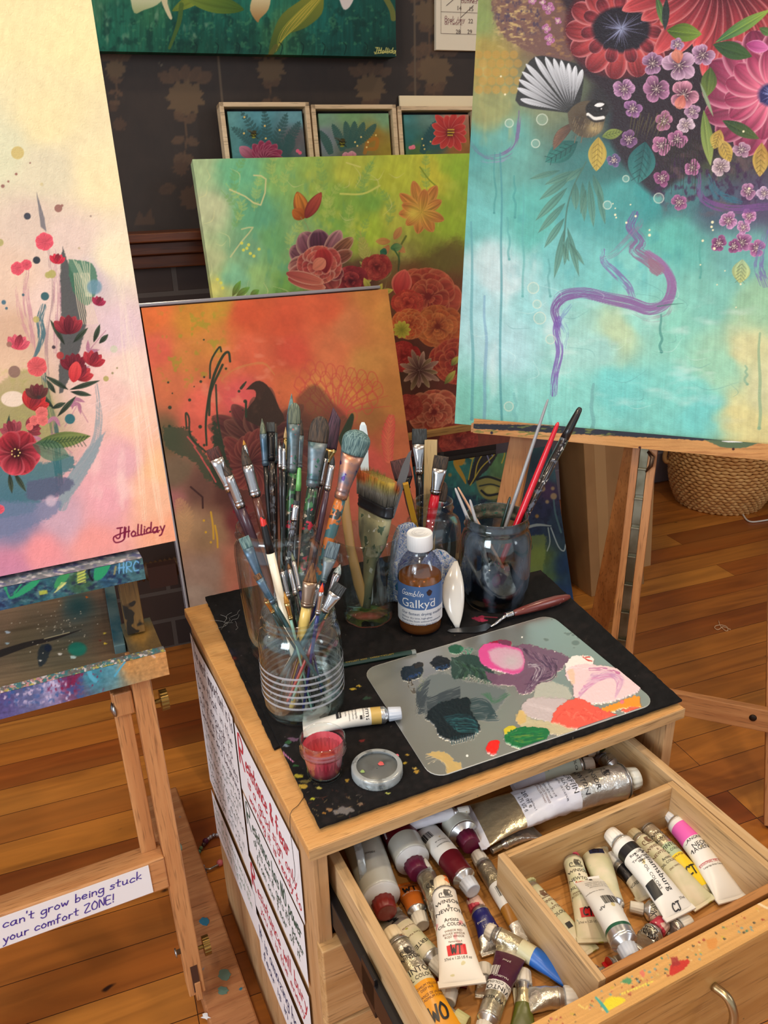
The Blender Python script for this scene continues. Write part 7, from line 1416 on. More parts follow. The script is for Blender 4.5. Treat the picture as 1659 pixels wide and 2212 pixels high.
# ---------------------------------------------------------------- solvent bottle
def bottle():
    P = atz(908, 1378, MZ); R = 47.0 * depth(P) / FPX * 1.02; c = P + nrm(A3(P[0], P[1], 0)) * R; c[2] = MZ; fr = Frame(c, T.ax, T.ay, Z); H = zof(c, 1150) - MZ
    o = thing('medium_bottle', 'clear bottle of amber painting medium with white cap and blue label', 'bottle', fr)
    hs, hn = H * .70, H * .80
    pr = [(.0005, .002), (R * .8, .0), (R * .96, .003), (R, .009), (R, hs * .88), (R * .97, hs * .94), (R * .84, hs * 1.03), (R * .60, hn * .99), (R * .50, hn * 1.01), (R * .50, H * .86)]
    build('body', MB().lathe(fr, pr, 56), glassmat('bottle_plastic', (214, 222, 236), .4, .1, .12), o)
    zl = zof(c + nrm(A3(-c[0], -c[1], 0)) * 0, 1246) - MZ; zl = H * .575
    amb = NT('amber_medium'); amb.n.remove(amb.b); t1 = amb.n.new('ShaderNodeBsdfTransparent'); t1.inputs[0].default_value = lin((244, 170, 80)); d1 = amb.n.new('ShaderNodeBsdfGlossy'); d1.inputs[1].default_value = .1; d1.inputs[0].default_value = lin((170, 90, 40)); d2 = amb.n.new('ShaderNodeBsdfDiffuse'); d2.inputs[0].default_value = lin((214, 124, 50))
    m1 = amb.n.new('ShaderNodeMixShader'); m1.inputs[0].default_value = .5; amb.t.links.new(t1.outputs[0], m1.inputs[1]); amb.t.links.new(d2.outputs[0], m1.inputs[2]); m2 = amb.n.new('ShaderNodeMixShader'); m2.inputs[0].default_value = .12; amb.t.links.new(m1.outputs[0], m2.inputs[1]); amb.t.links.new(d1.outputs[0], m2.inputs[2]); amb.t.links.new(m2.outputs[0], amb.out.inputs[0])
    build('medium', MB().lathe(fr, [(.0005, .003), (R * .93, .004), (R - .0015, .010), (R - .0015, zl), (.0005, zl)], 48), amb.m, o)
    # label wraps the side facing the room's viewer
    th0 = math.atan2((CAM - c) @ fr.ay, (CAM - c) @ fr.ax); Rl = R + .0004
    cy = lambda rr: (lambda u, z: fr.p((Rl + rr) * math.cos(th0 + u / Rl), (Rl + rr) * math.sin(th0 + u / Rl), z))
    z0, z1, z2 = H * .135, H * .30, H * .545
    def sheet(a, b, rr): 
        f = cy(rr); n = 40; U = np.linspace(-Rl * 2.0, Rl * 2.0, n); vs = []; 
        for u in U: vs += [f(u, a), f(u, b)]
        return MB().add(vs, [(2 * i, 2 * i + 2, 2 * i + 3, 2 * i + 1) for i in range(n - 1)], True)
    build('label', sheet(z1, z2, 0), plain('denim_blue_label', (74, 108, 160), .45), o, label='blue upper label'); build('label', sheet(z0, z1, 0), plain('white_label', (224, 226, 230), .5), o, label='white lower label')
    wt = plain('white_print', (236, 238, 240), .5); f = cy(.0003); mb = MB(); written(mb, 'Gamblin', .0085, .0008, f, -R * .93, z2 - .015, .35); printed(mb, 'Galkyd', .0185, f, -R * .93, z1 + .0035); printed(mb, 'TM', .004, f, R * .42, z1 + .014); build('lettering', mb, wt, o)
    mb = MB(); nv = plain('slate_print', (64, 84, 120), .5); printed(mb, 'Our fastest drying medium', .0062, f, -R * .93, z1 - .0085)
    for i, s in enumerate(('24-hour dry time, high-gloss', 'Enamel-like finish without brushmarks', 'Excellent for creating glaze layers')): printed(mb, s, .0041, f, -R * .93, z1 - .0145 - i * .0050)
    build('lettering', mb, nv, o); fl = cy(.0003); mb = MB(); pts = [(R * .42 + .0040 * math.cos(a) * (1 + .12 * math.sin(5 * a)), z2 - .010 + .0046 * math.sin(a) * (1 + .1 * math.cos(4 * a))) for a in np.linspace(0, 6.283, 22)[:-1]] ; mb.add([fl(R * .42, z2 - .010)] + [fl(*p) for p in pts], [(0, 1 + i, 1 + (i + 1) % 21) for i in range(21)]); build('leaf_mark', mb, plain('dark_brown_mark', (50, 30, 30), .6), o)
    rc = R * .575; zc = H * .845; fn = lambda a, z: 1 + (.012 if int(a * 60 / 6.283) % 2 else 0) * (z < H * .985)
    build('cap', MB().lathe(fr, [(rc * .98, zc), (rc, zc + .001), (rc, H * .99), (rc * .94, H * 1.003), (rc * .86, H * 1.0), (rc * .8, H * .997), (rc * .2, H * .997)], 120, (True, True), fn=fn), plain('white_cap', (232, 234, 236), .4), o, bevel=0)
    mb = MB(); ft = lambda x, y: fr.p(x, y, H * .9985)
    for r in (.6, .42): ribbon(mb, [(rc * r * math.cos(a), rc * r * math.sin(a)) for a in np.linspace(.3, 5.6, 24)], .0008, ft)
    printed(mb, 'PUSH', .005, ft, -.007, -.002); build('embossing', mb, plain('cap_emboss', (206, 208, 212), .5), o)
bottle()
# --- rag and porcelain rest
def rag():
    c = atz(968, 1312, MZ); fr = Frame(c + YW * .012, T.ax, T.ay, Z); mb = MB(); n, m_ = 60, 44
    vs = []
    for i in range(m_):
        v = i / (m_ - 1)
        for k in range(n):
            a = k / n * 2 * math.pi; prof = math.sin(math.pi * min(1, .12 + v * .88)) ** .5; r = .025 * prof * (1 + .22 * math.sin(3 * a + 5 * v) + .14 * math.sin(7 * a - 9 * v) + .07 * math.sin(15 * a + 20 * v)); z = v * .086 + .004 * math.sin(4 * a + 3 * v)
            vs.append(fr.p(r * 1.25 * math.cos(a) - .001 - .008 * v, r * .6 * math.sin(a) + .01 * v, z))
    fs = [(i * n + k, i * n + (k + 1) % n, (i + 1) * n + (k + 1) % n, (i + 1) * n + k) for i in range(m_ - 1) for k in range(n)]; mb.add(vs, fs + [tuple(range(n))[::-1], tuple((m_ - 1) * n + k for k in range(n))], True)
    nt = NT('paint_rag'); f = nt.noise(34, (1, 1, 1), 3, dist=5); b = nt.ramp(f, [(.34, (60, 92, 170)), (.43, (190, 200, 206)), (.49, (90, 124, 190)), (.56, (226, 226, 216)), (.63, (74, 108, 180)), (.75, (50, 130, 126))]); nt.col(b); nt.rough(.9); nt.bump(nt.noise(600, (1, 1, 1), 2), .6, .002)
    o = tag(build('paint_rag', mb, nt.m, local=fr), 'crumpled blue and white paint rag between bottle and water jar', 'rag')
    fr2 = Frame(atz(905, 1300, MZ) + YW * .02, T.ax, T.ay, Z); mb = MB(); vs = []
    for i in range(30):
        v = i / 29
        for k in range(n):
            a = k / n * 6.283; r = .020 * math.sin(math.pi * (.3 + v * .66)) ** .5 * (1 + .2 * math.sin(3 * a + 4 * v) + .1 * math.sin(9 * a + 6 * v)); vs.append(fr2.p(r * 1.5 * math.cos(a) - .012, r * .5 * math.sin(a), v * .125))
    mb.add(vs, [(i * n + k, i * n + (k + 1) % n, (i + 1) * n + (k + 1) % n, (i + 1) * n + k) for i in range(29) for k in range(n)] + [tuple(range(n))[::-1], tuple(29 * n + k for k in range(n))], True)
    tag(build('paint_rag', mb, nt.m, local=fr2), 'second fold of blue rag standing behind the medium bottle', 'rag')
rag()
def rest():
    P0 = atz(988, 1356, MZ); dp = depth(P0); P1 = atdepth(985, 1212, dp + .022); ax = nrm(P1 - P0); L_ = np.linalg.norm(P1 - P0); sd = nrm(np.cross(ax, nrm(P0 - CAM))); fr = Frame(P0, sd, np.cross(ax, sd), ax); mb = MB(); rs = []
    for f_ in np.linspace(0, 1, 18):
        w = .0150 * math.sin(math.pi * min(.985, max(.02, f_))) ** .8 + .0012; rs.append([fr.p(.005 * math.sin(f_ * 3.14) + w * math.cos(a), w * .42 * math.sin(a) + .004 * math.sin(f_ * 3.14), L_ * f_) for a in np.linspace(0, 2 * math.pi, 24, endpoint=False)])
    tag(build('porcelain_rest', mb.loft(rs), plain('white_porcelain', (228, 224, 214), .15, c2=(206, 206, 206), sc=12, coat=.5), local=fr), 'pointed white porcelain brush rest standing against the blue rag', 'brush rest')
rest()
# --- palette knife on the mat
def knife():
    z = MZ + .008; H0, H1 = atz(1232, 1288, z + .003), atz(1108, 1325, z + .002); d = nrm(H0 - H1); fr = Frame(H1, np.cross(d, Z), Z, d); fr = Frame(H1, nrm(np.cross(Z, d)), Z, d)
    L_ = np.linalg.norm(H0 - H1); o = thing('palette_knife', 'palette knife with red brown wooden handle lying above the palette', 'palette knife', Frame(A3(H1[0], H1[1], MZ), T.ax, T.ay, Z))
    build('handle', MB().lathe(fr, [(.0042, 0), (.0062, L_ * .2), (.0078, L_ * .5), (.0074, L_ * .75), (.005, L_ * .93), (.003, L_ * .985), (.0005, L_)], 24, (True, True)), plain('redbrown_handle', (110, 50, 44), .3, splat=[(60, .68, (170, 140, 136), 3)], coat=.3), o)
    build('ferrule', MB().lathe(fr, [(.0042, -.013), (.0046, -.012), (.0044, -.002), (.0046, 0)], 24, (True, True)), FS, o)
    pts = [H1 - d * .012, atz(1085, 1336, z - .001), atz(1072, 1346, MZ + .005), atz(1060, 1354, MZ + .0025)]; build('shank', MB().tube(catmull(pts, 4), [.0026] * 7 + [.0024, .0023, .0022, .002, .0019, .0018], 10), FS, o)
    q = [atz(x, y, MZ + .0022) for x, y in ((1064, 1350), (1050, 1362), (1030, 1366), (975, 1366), (966, 1363), (970, 1359), (1035, 1351), (1052, 1346))]; n = len(q); mb = MB().add(q + [p - Z * .0008 for p in q], [tuple(range(n)), tuple(range(2 * n - 1, n - 1, -1))] + [(i, (i + 1) % n, n + (i + 1) % n, n + i) for i in range(n)]); build('blade', mb, plain('blade_steel', (130, 130, 132), .25, .95), o)
knife()
# --- pencil
p0, p1 = atz(898, 1408, MZ + .0035), atz(600, 1462, MZ + .0035); d = nrm(p1 - p0); fr = Frame(p0, nrm(np.cross(Z, d)), Z, d)
o = thing('pencil', 'dark green drawing pencil with gold lettering at the palette edge', 'pencil', Frame(p0 - Z * .0035, T.ax, T.ay, Z))
build('barrel', MB().lathe(fr, [(.0036, .006), (.0036, .150), (.0008, .17)], 6, (True, True), False), plain('pencil_green', (24, 52, 40), .3, coat=.4), o); build('end_band', MB().lathe(fr, [(.0034, 0), (.0037, .0005), (.0037, .006)], 6, (True, True), False), plain('pencil_silver', (150, 156, 150), .3, .5), o)
mb = MB(); printed(mb, 'CASTELL 9000   FABER-CASTELL', .0048, lambda x, y: p0 + d * (.098 - x) + nrm(np.cross(Z, d)) * (-.0015 + y) * 1.0 + Z * (.0034), 0, 0); build('lettering', mb, plain('gold_print', (206, 176, 90), .35, .6), o)
# --- loose hairs
mb = MB(); rg = random.Random(6)
for i in range(9):
    x, y = 495 + rg.uniform(-14, 14), 1340 + rg.uniform(-8, 8); a = rg.uniform(0, 6.28); P = []
    for k in range(5): P.append(atz(x, y, MZ - .002 + .001 * k)); x += 10 * math.cos(a); y += 5 * math.sin(a); a += rg.uniform(-.9, .9)
    mb.tube(catmull(P, 3), .00013, 4)
tag(build('bristle_tangle', mb, plain('pale_hair', (190, 186, 180), .5), local=Frame(atz(495, 1340, MZ - .003), T.ax, T.ay, Z)), 'small tangle of loose pale bristles on the back left of the mat', 'hair', kind='stuff')
hp = [T.p(.026, .075, TZ + .0006), T.p(.012, .062, TZ + .001), T.p(.001, .055, TZ + .001), T.p(-.002, .052, TZ - .02), T.p(-.003, .045, TZ - .07), T.p(-.003, .058, TZ - .10)]
tag(build('dark_hair', MB().tube(catmull(hp, 5), .0003, 5), BLACK, local=Frame(hp[-1], T.ax, T.ay, Z)), 'single long dark hair hanging over the left edge of the cabinet top', 'hair')
# --- pot and lid
def pot():
    j = jar('pot', 'small ribbed plastic pot with pink paint residue by the mat corner', (703, 1694), 50, 1592, [(.70, 0), (.76, .04), (.82, .25), (.9, .6), (.93, .66), (1.0, .68), (1.0, .72), (.95, .74), (1.0, .78), (1.0, .81), (.95, .84), (.97, .88), (.97, 1)], GLR, 'plastic_pot', 96, lambda a, z: 1 + .006 * math.sin(40 * a) * (z < .02), .0016, .004, 'pot')
    H, R = j['H'], j['R']; nt = NT('pink_residue'); f = nt.noise(60, (1, 1, .15), 3); nt.col(nt.ramp(f, [(.35, (190, 50, 70)), (.65, (226, 110, 120))])); nt.rough(.4)
    pr = [(.0005, .0045), (R * .60, .0045), (R * .68, H * .10), (R * .76, H * .3), (R * .85, H * .62), (R * .86, H * .80)]; build('pink_paint', MB().lathe(j['fr'], pr, 72, fn=lambda a, z: 1 + .012 * math.sin(30 * a)), nt.m, j['o']); build('paint_pool', MB().lathe(j['fr'], [(R * .72, H * .26), (.0005, H * .25)], 40), plain('salmon_pool', (196, 84, 74), .1), j['o'])
pot()
def lidobj(label, fr, r, h, name='clear_lid'):
    o = thing(name, label, 'lid', fr); gm = glassmat('frosted_plastic', (226, 230, 230), .6, .18, .2, ((206, 212, 214), 90, .30, .42)); fn = lambda a, z: 1 + (.008 if int(a * 90 / 6.283) % 2 else 0) * (z < h * .8)
    build('rim', MB().lathe(fr, [(r * .80, h), (r * .86, h * 1.02), (r * .97, h * .98), (r, h * .9), (r, h * .12), (r * .98, 0), (r * .9, 0), (r * .9, h * .8)], 90, fn=fn), gm, o)
    build('disc', MB().lathe(fr, [(r * .88, h * .55), (r * .84, h * .62), (.0005, h * .62)], 60), glassmat('clouded_plastic', (170, 176, 176), .3, .1, .3, ((150, 154, 154), 30, .25, .35)), o); return o
P = atz(816, 1710, MZ); r = 57 * depth(P) / FPX; c = P + nrm(A3(P[0], P[1], 0)) * r; c[2] = MZ
lo = lidobj('clear plastic lid lying upside down on the mat beside the pink pot', Frame(c, T.ax, T.ay, Z), r, .0115)
for q, rr, cc_ in (((823, 1650), .0032, (206, 90, 90)), ((783, 1667), .0024, (150, 180, 110)), ((858, 1632), .002, (220, 100, 120))):
    P = atz(q[0], q[1], MZ + .0075); build('paint_dab', MB().blob(Frame(P, T.ax, T.ay, Z), rr, rr, .0004, 4), plain('dab_%d' % cc_[0], cc_, .5), lo)
# --- palette sheet with paint
def palette():
    z = MZ + .0012; Q = [atz(x, y, z) for x, y in ((934, 1683), (1420, 1518), (1188, 1327), (783, 1446))]
    c = sum(Q) / 4; o = thing('palette_sheet', 'shiny silver palette sheet with rounded corners and mixed oil paint', 'palette', Frame(A3(c[0], c[1], MZ), T.ax, T.ay, Z))
    n, m_ = 560, 400; A = Art(Frame(Q[0], T.ax, T.ay, Z), 0, 1, 0, 1, 1.0, horizontal=True); A.nx, A.nz = n, m_
    u, v = np.meshgrid(np.linspace(0, 1, n), np.linspace(1, 0, m_)); q = [p[None, None, :] for p in Q]; uu, vv = u[..., None], v[..., None]
    A.P = (q[0] * (1 - uu) + q[1] * uu) * (1 - vv) + (q[3] * (1 - uu) + q[2] * uu) * vv
    vv_ = A.P - CAM; w = vv_ @ _F; A.X = 829.5 + FPX * (vv_ @ _R) / w; A.Y = 1106 - FPX * (vv_ @ _U) / w
    A.C = np.zeros(A.X.shape + (3,)); A.M = np.zeros(A.X.shape); A.H = np.zeros(A.X.shape); A._b(); A.C[:] = (196, 198, 194)
    W1, W2 = .315, .225; r = .020; dx = np.maximum(np.abs(u - .5) * W1 - (W1 / 2 - r), 0); dy = np.maximum(np.abs(v - .5) * W2 - (W2 / 2 - r), 0); keep = np.hypot(dx, dy) <= r
    k = 2.37; X = lambda x: 780 + x / k; Y = lambda y: 1300 + y / k; pt = lambda L_: [(X(a), Y(b)) for a, b in L_]
    S = lambda L_, w, c, a=1, dry=.35, h=.5, sd=0: A.stroke(pt(L_), w / k, c, a, (.8, .7), dry, seed=sd, h=h)
    # gold-tinted end, faint streaks
    A.poly(pt([(330, 780), (390, 765), (450, 780), (480, 820), (515, 825), (505, 880), (470, 895), (440, 880), (430, 830), (380, 800)]), (196, 160, 84), .75, 2, 3, 3, h=.2); S([(335, 800), (380, 790), (440, 810), (500, 850)], 9, (206, 176, 110), .7, .7, .2, 3); S([(345, 830), (400, 810), (450, 850)], 6, (210, 190, 140), .6, .7, .2, 5)
    # grey-blue thin smears
    A.poly(pt([(280, 470), (330, 390), (420, 360), (520, 400), (620, 420), (720, 440), (750, 480), (690, 560), (600, 600), (480, 520), (380, 560), (340, 590), (300, 540)]), (84, 96, 100), .82, 6, 3, 5, h=.15)
    for i in range(9): S([(345 - i * 3, 400 + i * 14), (290, 450 + i * 16), (330, 500 + i * 8), (420, 470 + i * 8), (500, 440 + i * 8)], 13, (56, 66, 74), .8, .5, .3, i)
    for i in range(11): S([(400 + i * 10, 520 + i * 4), (520 + i * 6, 520 + i * 8), (620 + i * 8, 500 + i * 10), (680 - i * 4, 560 + i * 4)], 13, (50, 70, 76), .8, .55, .3, i + 20)
    for i in range(6): S([(330, 500 + i * 20), (340, 560 + i * 8), (420, 560 + i * 6)], 12, (100, 108, 112), .6, .7, .15, i + 40)
    for i in range(5): S([(620 + i * 10, 470), (680, 500 + i * 6), (760, 460 + i * 4)], 8, (60, 110, 80), .5, .75, .1, i + 50)
    A.poly(pt([(204, 360), (215, 335), (250, 330), (290, 310), (316, 325), (310, 380), (270, 400), (235, 410), (205, 395)]), (22, 36, 48), 1, 1.5, 3, 2.5, h=1.0); S([(240, 395), (270, 380), (300, 370)], 10, (30, 60, 110), .9, .4, .9, 2); S([(250, 400), (255, 430), (270, 460)], 16, (70, 66, 60), .9, .6, .3, 3); S([(300, 380), (310, 410), (300, 450)], 14, (120, 130, 110), .6, .65, .2, 4); A.poly(pt([(270, 325), (310, 312), (316, 330), (280, 345)]), (36, 34, 32), 1, 1.5, 3, 1.5, h=1.3)
    A.poly(pt([(350, 315), (370, 295), (390, 280), (430, 285), (456, 305), (450, 340), (410, 350), (375, 340)]), (16, 22, 30), 1, 1.5, 3, 2.5, h=1.2); S([(390, 345), (420, 340), (455, 325)], 12, (30, 60, 100), .9, .5, .7, 6)
    A.poly(pt([(445, 235), (470, 222), (510, 225), (520, 245), (500, 270), (455, 262)]), (24, 84, 62), 1, 1.5, 3, 2, h=1.0); S([(520, 245), (545, 255), (560, 245)], 18, (40, 130, 96), .85, .5, .4, 8); S([(540, 240), (580, 250), (605, 255)], 14, (90, 110, 110), .6, .7, .2, 9)
    A.poly(pt([(460, 290), (530, 270), (590, 280), (640, 330), (690, 370), (690, 420), (640, 410), (560, 380), (480, 400), (460, 350)]), (34, 60, 56), .95, 2.5, 3, 4, h=.8)
    for i in range(10): S([(470 + i * 16, 300 + i * 5), (510 + i * 16, 340 + i * 5), (490 + i * 18, 390 + i * 3)], 10, ((70, 100, 90), (24, 44, 40), (50, 86, 60))[i % 3], .8, .6, .9, i + 60)
    A.poly(pt([(330, 600), (350, 560), (400, 520), (460, 505), (500, 498), (555, 500), (560, 560), (600, 620), (605, 660), (560, 690), (480, 715), (400, 690), (380, 640)]), (12, 26, 34), 1, 2, 3, 3, h=1.6)
    for i in range(9): S([(430 + i * 6, 600 + i * 6), (500, 590 + i * 9), (560 + i * 3, 600 + i * 8), (590, 630 + i * 6)], 12, ((22, 58, 68), (16, 40, 50), (40, 90, 96))[i % 3], .9, .5, 1.6, i + 80)
    for i in range(10): S([(460 + i * 13, 700 - i * 2), (466 + i * 12, 732 - i * 3)], 3.6, (30, 60, 70), .9, .2, .5, i)
    # magenta to grey violet
    A.poly(pt([(650, 215), (690, 200), (740, 198), (770, 210), (760, 235), (700, 240), (660, 232)]), (150, 30, 60), 1, 1.5, 3, 2, h=1.4); A.poly(pt([(700, 205), (750, 200), (765, 225), (720, 240)]), (110, 60, 90), .9, 2, 3, 2, h=1.4)
    A.poly(pt([(780, 230), (840, 215), (900, 232), (980, 250), (1040, 270), (1066, 295), (1040, 330), (980, 380), (920, 420), (860, 470), (810, 470), (780, 430), (700, 430), (660, 410), (640, 360), (740, 370)]), (110, 78, 104), .95, 2.5, 3, 4, h=.7)
    for i in range(16): S([(800 + i * 12, 235 + i * 4), (880 + i * 8, 290 + i * 4), (1000 - i * 2, 300 + i * 7), (960 - i * 8, 370 + i * 4)], 9, ((78, 50, 84), (150, 120, 140), (96, 66, 96), (62, 38, 64))[i % 4], .75, .7, .9, i + 100)
    for i in range(9): S([(840 + i * 5, 470 - i * 6), (870 + i * 8, 410 - i * 4), (900 + i * 4, 350 - i * 3), (860, 310 + i * 3)], 10, ((70, 40, 74), (190, 184, 190), (120, 96, 120))[i % 3], .8, .6, 1.0, i + 120)
    A.poly(pt([(600, 255), (625, 225), (680, 215), (760, 230), (820, 250), (838, 300), (830, 350), (790, 375), (720, 360), (650, 340), (610, 310)]), (214, 80, 150), 1, 2, 4, 2, h=1.7); A.poly(pt([(650, 260), (700, 240), (780, 245), (822, 270), (830, 330), (790, 355), (720, 345), (670, 310)]), (206, 170, 190), .95, 6, 4, 2, h=1.9); A.glow(X(770), Y(310), 22, (190, 184, 190), .8, 16)
    # whites and pinks
    A.poly(pt([(880, 500), (900, 430), (960, 410), (1040, 430), (1080, 470), (1060, 500), (980, 490), (920, 500)]), (176, 178, 166), .8, 3, 3, 4, h=.4)
    A.poly(pt([(1045, 320), (1080, 285), (1150, 278), (1185, 290), (1186, 330), (1150, 350), (1090, 340), (1050, 360)]), (236, 234, 230), 1, 1.6, 3, 3, h=1.6); A.stroke(pt([(1130, 280), (1150, 300), (1180, 310)]), 1.6, (206, 70, 60), 1, dry=.3); A.stroke(pt([(1150, 290), (1170, 288)]), 1.4, (206, 70, 60), 1)
    A.poly(pt([(1050, 350), (1100, 330), (1190, 325), (1300, 340), (1400, 380), (1435, 420), (1420, 460), (1350, 490), (1270, 515), (1190, 525), (1130, 510), (1090, 480), (1085, 420), (1050, 390)]), (236, 206, 212), 1, 2, 3, 3, h=1.3)
    for i in range(14): S([(1110 + i * 6, 490 - i * 9), (1180 + i * 8, 420 - i * 4), (1260 + i * 6, 370 + i * 3), (1340 - i * 3, 400 + i * 7)], 12, ((196, 150, 190), (222, 180, 206), (206, 130, 180), (232, 200, 214))[i % 4], .7, .55, 1.4, i + 140)
    A.poly(pt([(1052, 360), (1085, 350), (1095, 420), (1075, 415)]), (232, 196, 170), .9, 3, 3, 2, h=1.0); S([(1170, 350), (1250, 350), (1320, 370)], 9, (190, 110, 160), .9, .4, 1.5, 3)
    # lilac grey, yellow, coral, orange
    A.poly(pt([(815, 560), (850, 500), (920, 490), (1040, 495), (1070, 530), (1040, 610), (980, 620), (900, 600), (850, 590)]), (196, 182, 186), .92, 3, 3, 4, h=.7); A.poly(pt([(792, 590), (815, 555), (850, 590), (920, 610), (990, 620), (1080, 650), (1100, 680), (1000, 680), (900, 665), (820, 640)]), (196, 182, 140), .8, 3, 3, 4, h=.5); A.poly(pt([(795, 580), (812, 560), (840, 570), (845, 610), (815, 630), (795, 610)]), (214, 180, 110), .8, 3, 3, 3, h=.5)
    for i in range(6): S([(840 + i * 20, 520 + i * 5), (920 + i * 20, 540 + i * 8), (1000 + i * 8, 560 + i * 9)], 10, (210, 198, 202), .5, .7, .8, i + 160)
    A.poly(pt([(972, 620), (990, 570), (1040, 520), (1100, 496), (1160, 515), (1210, 545), (1300, 580), (1310, 595), (1260, 610), (1210, 640), (1150, 658), (1070, 650), (1010, 630)]), (232, 92, 76), 1, 2, 3, 4, h=1.8)
    for i in range(16): S([(1000 + i * 16, 610 - (i % 5) * 14), (1040 + i * 14, 560 + (i % 4) * 14), (1090 + i * 12, 590 + (i % 3) * 16)], 6, (240, 120, 100) if i % 2 else (222, 76, 64), .8, .55, 2.2, i + 180)
    A.poly(pt([(1230, 550), (1290, 530), (1360, 500), (1420, 482), (1426, 520), (1440, 540), (1370, 545), (1330, 550), (1265, 570)]), (240, 150, 40), 1, 1.6, 2, 4, h=1.6); A.poly(pt([(1330, 555), (1400, 540), (1450, 545), (1390, 560), (1350, 570)]), (232, 84, 60), .9, 1.6, 0, 4, h=1.0); A.poly(pt([(1425, 540), (1460, 548), (1440, 553)]), (240, 150, 40), .9); A.dot(X(1335), Y(517), 5, (226, 120, 130), 1, 2, h=1.8)
    A.poly(pt([(728, 660), (745, 645), (775, 640), (800, 650), (795, 670), (760, 680), (735, 685)]), (206, 190, 50), 1, 1.5, 3, 2, h=2.0); A.poly(pt([(732, 690), (790, 655), (850, 643), (930, 650), (965, 665), (940, 715), (890, 745), (840, 755), (790, 745), (740, 720)]), (24, 110, 60), 1, 1.8, 3, 3, h=1.7)
    for i in range(8): S([(750 + i * 8, 690 + i * 6), (830, 680 + i * 8), (930, 670 + i * 7)], 8, ((40, 130, 70), (16, 90, 56), (120, 150, 60))[i % 3], .7, .6, 1.8, i + 200)
    A.poly(pt([(640, 750), (655, 722), (680, 712), (708, 718), (704, 755), (690, 780), (665, 784), (642, 768)]), (232, 36, 30), 1, 1.5, 3, 2, h=2.0)
    for x, y, r_ in ((950, 195, 7), (940, 190, 4), (1098, 210, 13), (1115, 182, 6), (1082, 122, 5), (976, 90, 3), (1060, 165, 7), (1045, 160, 4), (1085, 170, 5), (1090, 235, 3), (1075, 160, 4)): A.dot(X(x), Y(y), r_ / k * 1.6, (84, 106, 104), .8, 2, r_ / k); A.M *= 1
    A.dot(X(543), Y(788), 2.6, (240, 240, 236)); A.dot(X(824), Y(181), 1.8, (240, 240, 236)); A.dot(X(992), Y(257), 1.6, (230, 230, 226))
    A.H += (fbm(A.X / 5, A.Y / 5, 4) - .5) * .5 * (A.H > .3)
    A.build('painted_sheet', pigment('palette_foil', .3, .12, 60, metalmask=True), o, hs=.0011, keep=keep)
    ring = []; ctr = []
    for cu, cv, a0 in ((1, 0, -90), (1, 1, 0), (0, 1, 90), (0, 0, 180)):
        for a in range(a0, a0 + 91, 15): ring.append(((.5 + (cu - .5) * (1 - 2 * r / W1)) + r / W1 * math.cos(math.radians(a)), (.5 + (cv - .5) * (1 - 2 * r / W2)) + r / W2 * math.sin(math.radians(a))))
    pp = lambda a, b, dz: (Q[0] * (1 - a) + Q[1] * a) * (1 - b) + (Q[3] * (1 - a) + Q[2] * a) * b + Z * dz; n = len(ring)
    mb = MB().add([pp(a, b, -.0001) for a, b in ring] + [pp(a, b, -.0011) for a, b in ring], [tuple(range(n)), tuple(range(2 * n - 1, n - 1, -1))] + [(i, (i + 1) % n, n + (i + 1) % n, n + i) for i in range(n)]); build('backing_card', mb, plain('white_card_edge', (214, 212, 204), .5), o)
palette()
# ---------------------------------------------------------------- paint tubes
FOIL = plain('crinkled_foil', (226, 224, 218), .30, .82, c2=(196, 188, 160), sc=30, bump=1.0, bsc=90); FOILG = plain('gold_tinted_foil', (232, 222, 186), .28, .82, bump=1.0, bsc=80); ALU = plain('smooth_aluminium', (214, 216, 218), .28, .9)
CRM = plain('cream_tube_paint', (226, 216, 190), .4, c2=(206, 206, 170), sc=40, splat=[(70, .69, (170, 170, 80), 3), (90, .7, (150, 170, 160), 9)], bump=.25, bsc=40); WHT = plain('white_tube_paint', (228, 226, 220), .35, bump=.2, bsc=40, splat=[(60, .72, (206, 190, 140), 5)]); WPK = plain('white_tube_pink_smears', (230, 222, 208), .38, splat=[(34, .64, (220, 150, 150), 2), (60, .7, (206, 196, 150), 8)], bump=.25, bsc=40)
CLR = plain('milky_plastic_tube', (186, 186, 170), .25, coat=.3, c2=(206, 206, 196), sc=14); LAV = plain('lavender_white_wrap', (206, 206, 222), .3, c2=(226, 226, 232), sc=20, bump=.5, bsc=50)
def C_(nm, c, **k): return plain('tube_' + nm, c, k.pop('rough', .35), bump=.2, bsc=40, **k)
MAR = C_('maroon', (92, 16, 28)); DRD = C_('dark_red', (110, 22, 26)); NVY = C_('navy', (30, 32, 110)); YEL = C_('cadmium_yellow', (240, 166, 24)); YL2 = C_('lemon', (236, 206, 36)); ORG = C_('sienna_orange', (196, 104, 30)); PUR = C_('deep_magenta', (74, 24, 52)); BLU_ = C_('cerulean', (44, 110, 206), splat=[(50, .68, (110, 110, 100), 3)]); PNK = C_('hot_pink', (228, 100, 180)); OCH = C_('ochre', (160, 106, 34)); KBK = C_('black', (24, 24, 28)); GRN = C_('dark_green', (26, 84, 60)); PGR = C_('pale_green', (176, 196, 160)); RED_ = C_('red', (206, 20, 30)); GLD = C_('pale_gold', (196, 164, 90)); PG2 = C_('sage_white', (190, 194, 176)); OLV = C_('olive', (90, 96, 30))
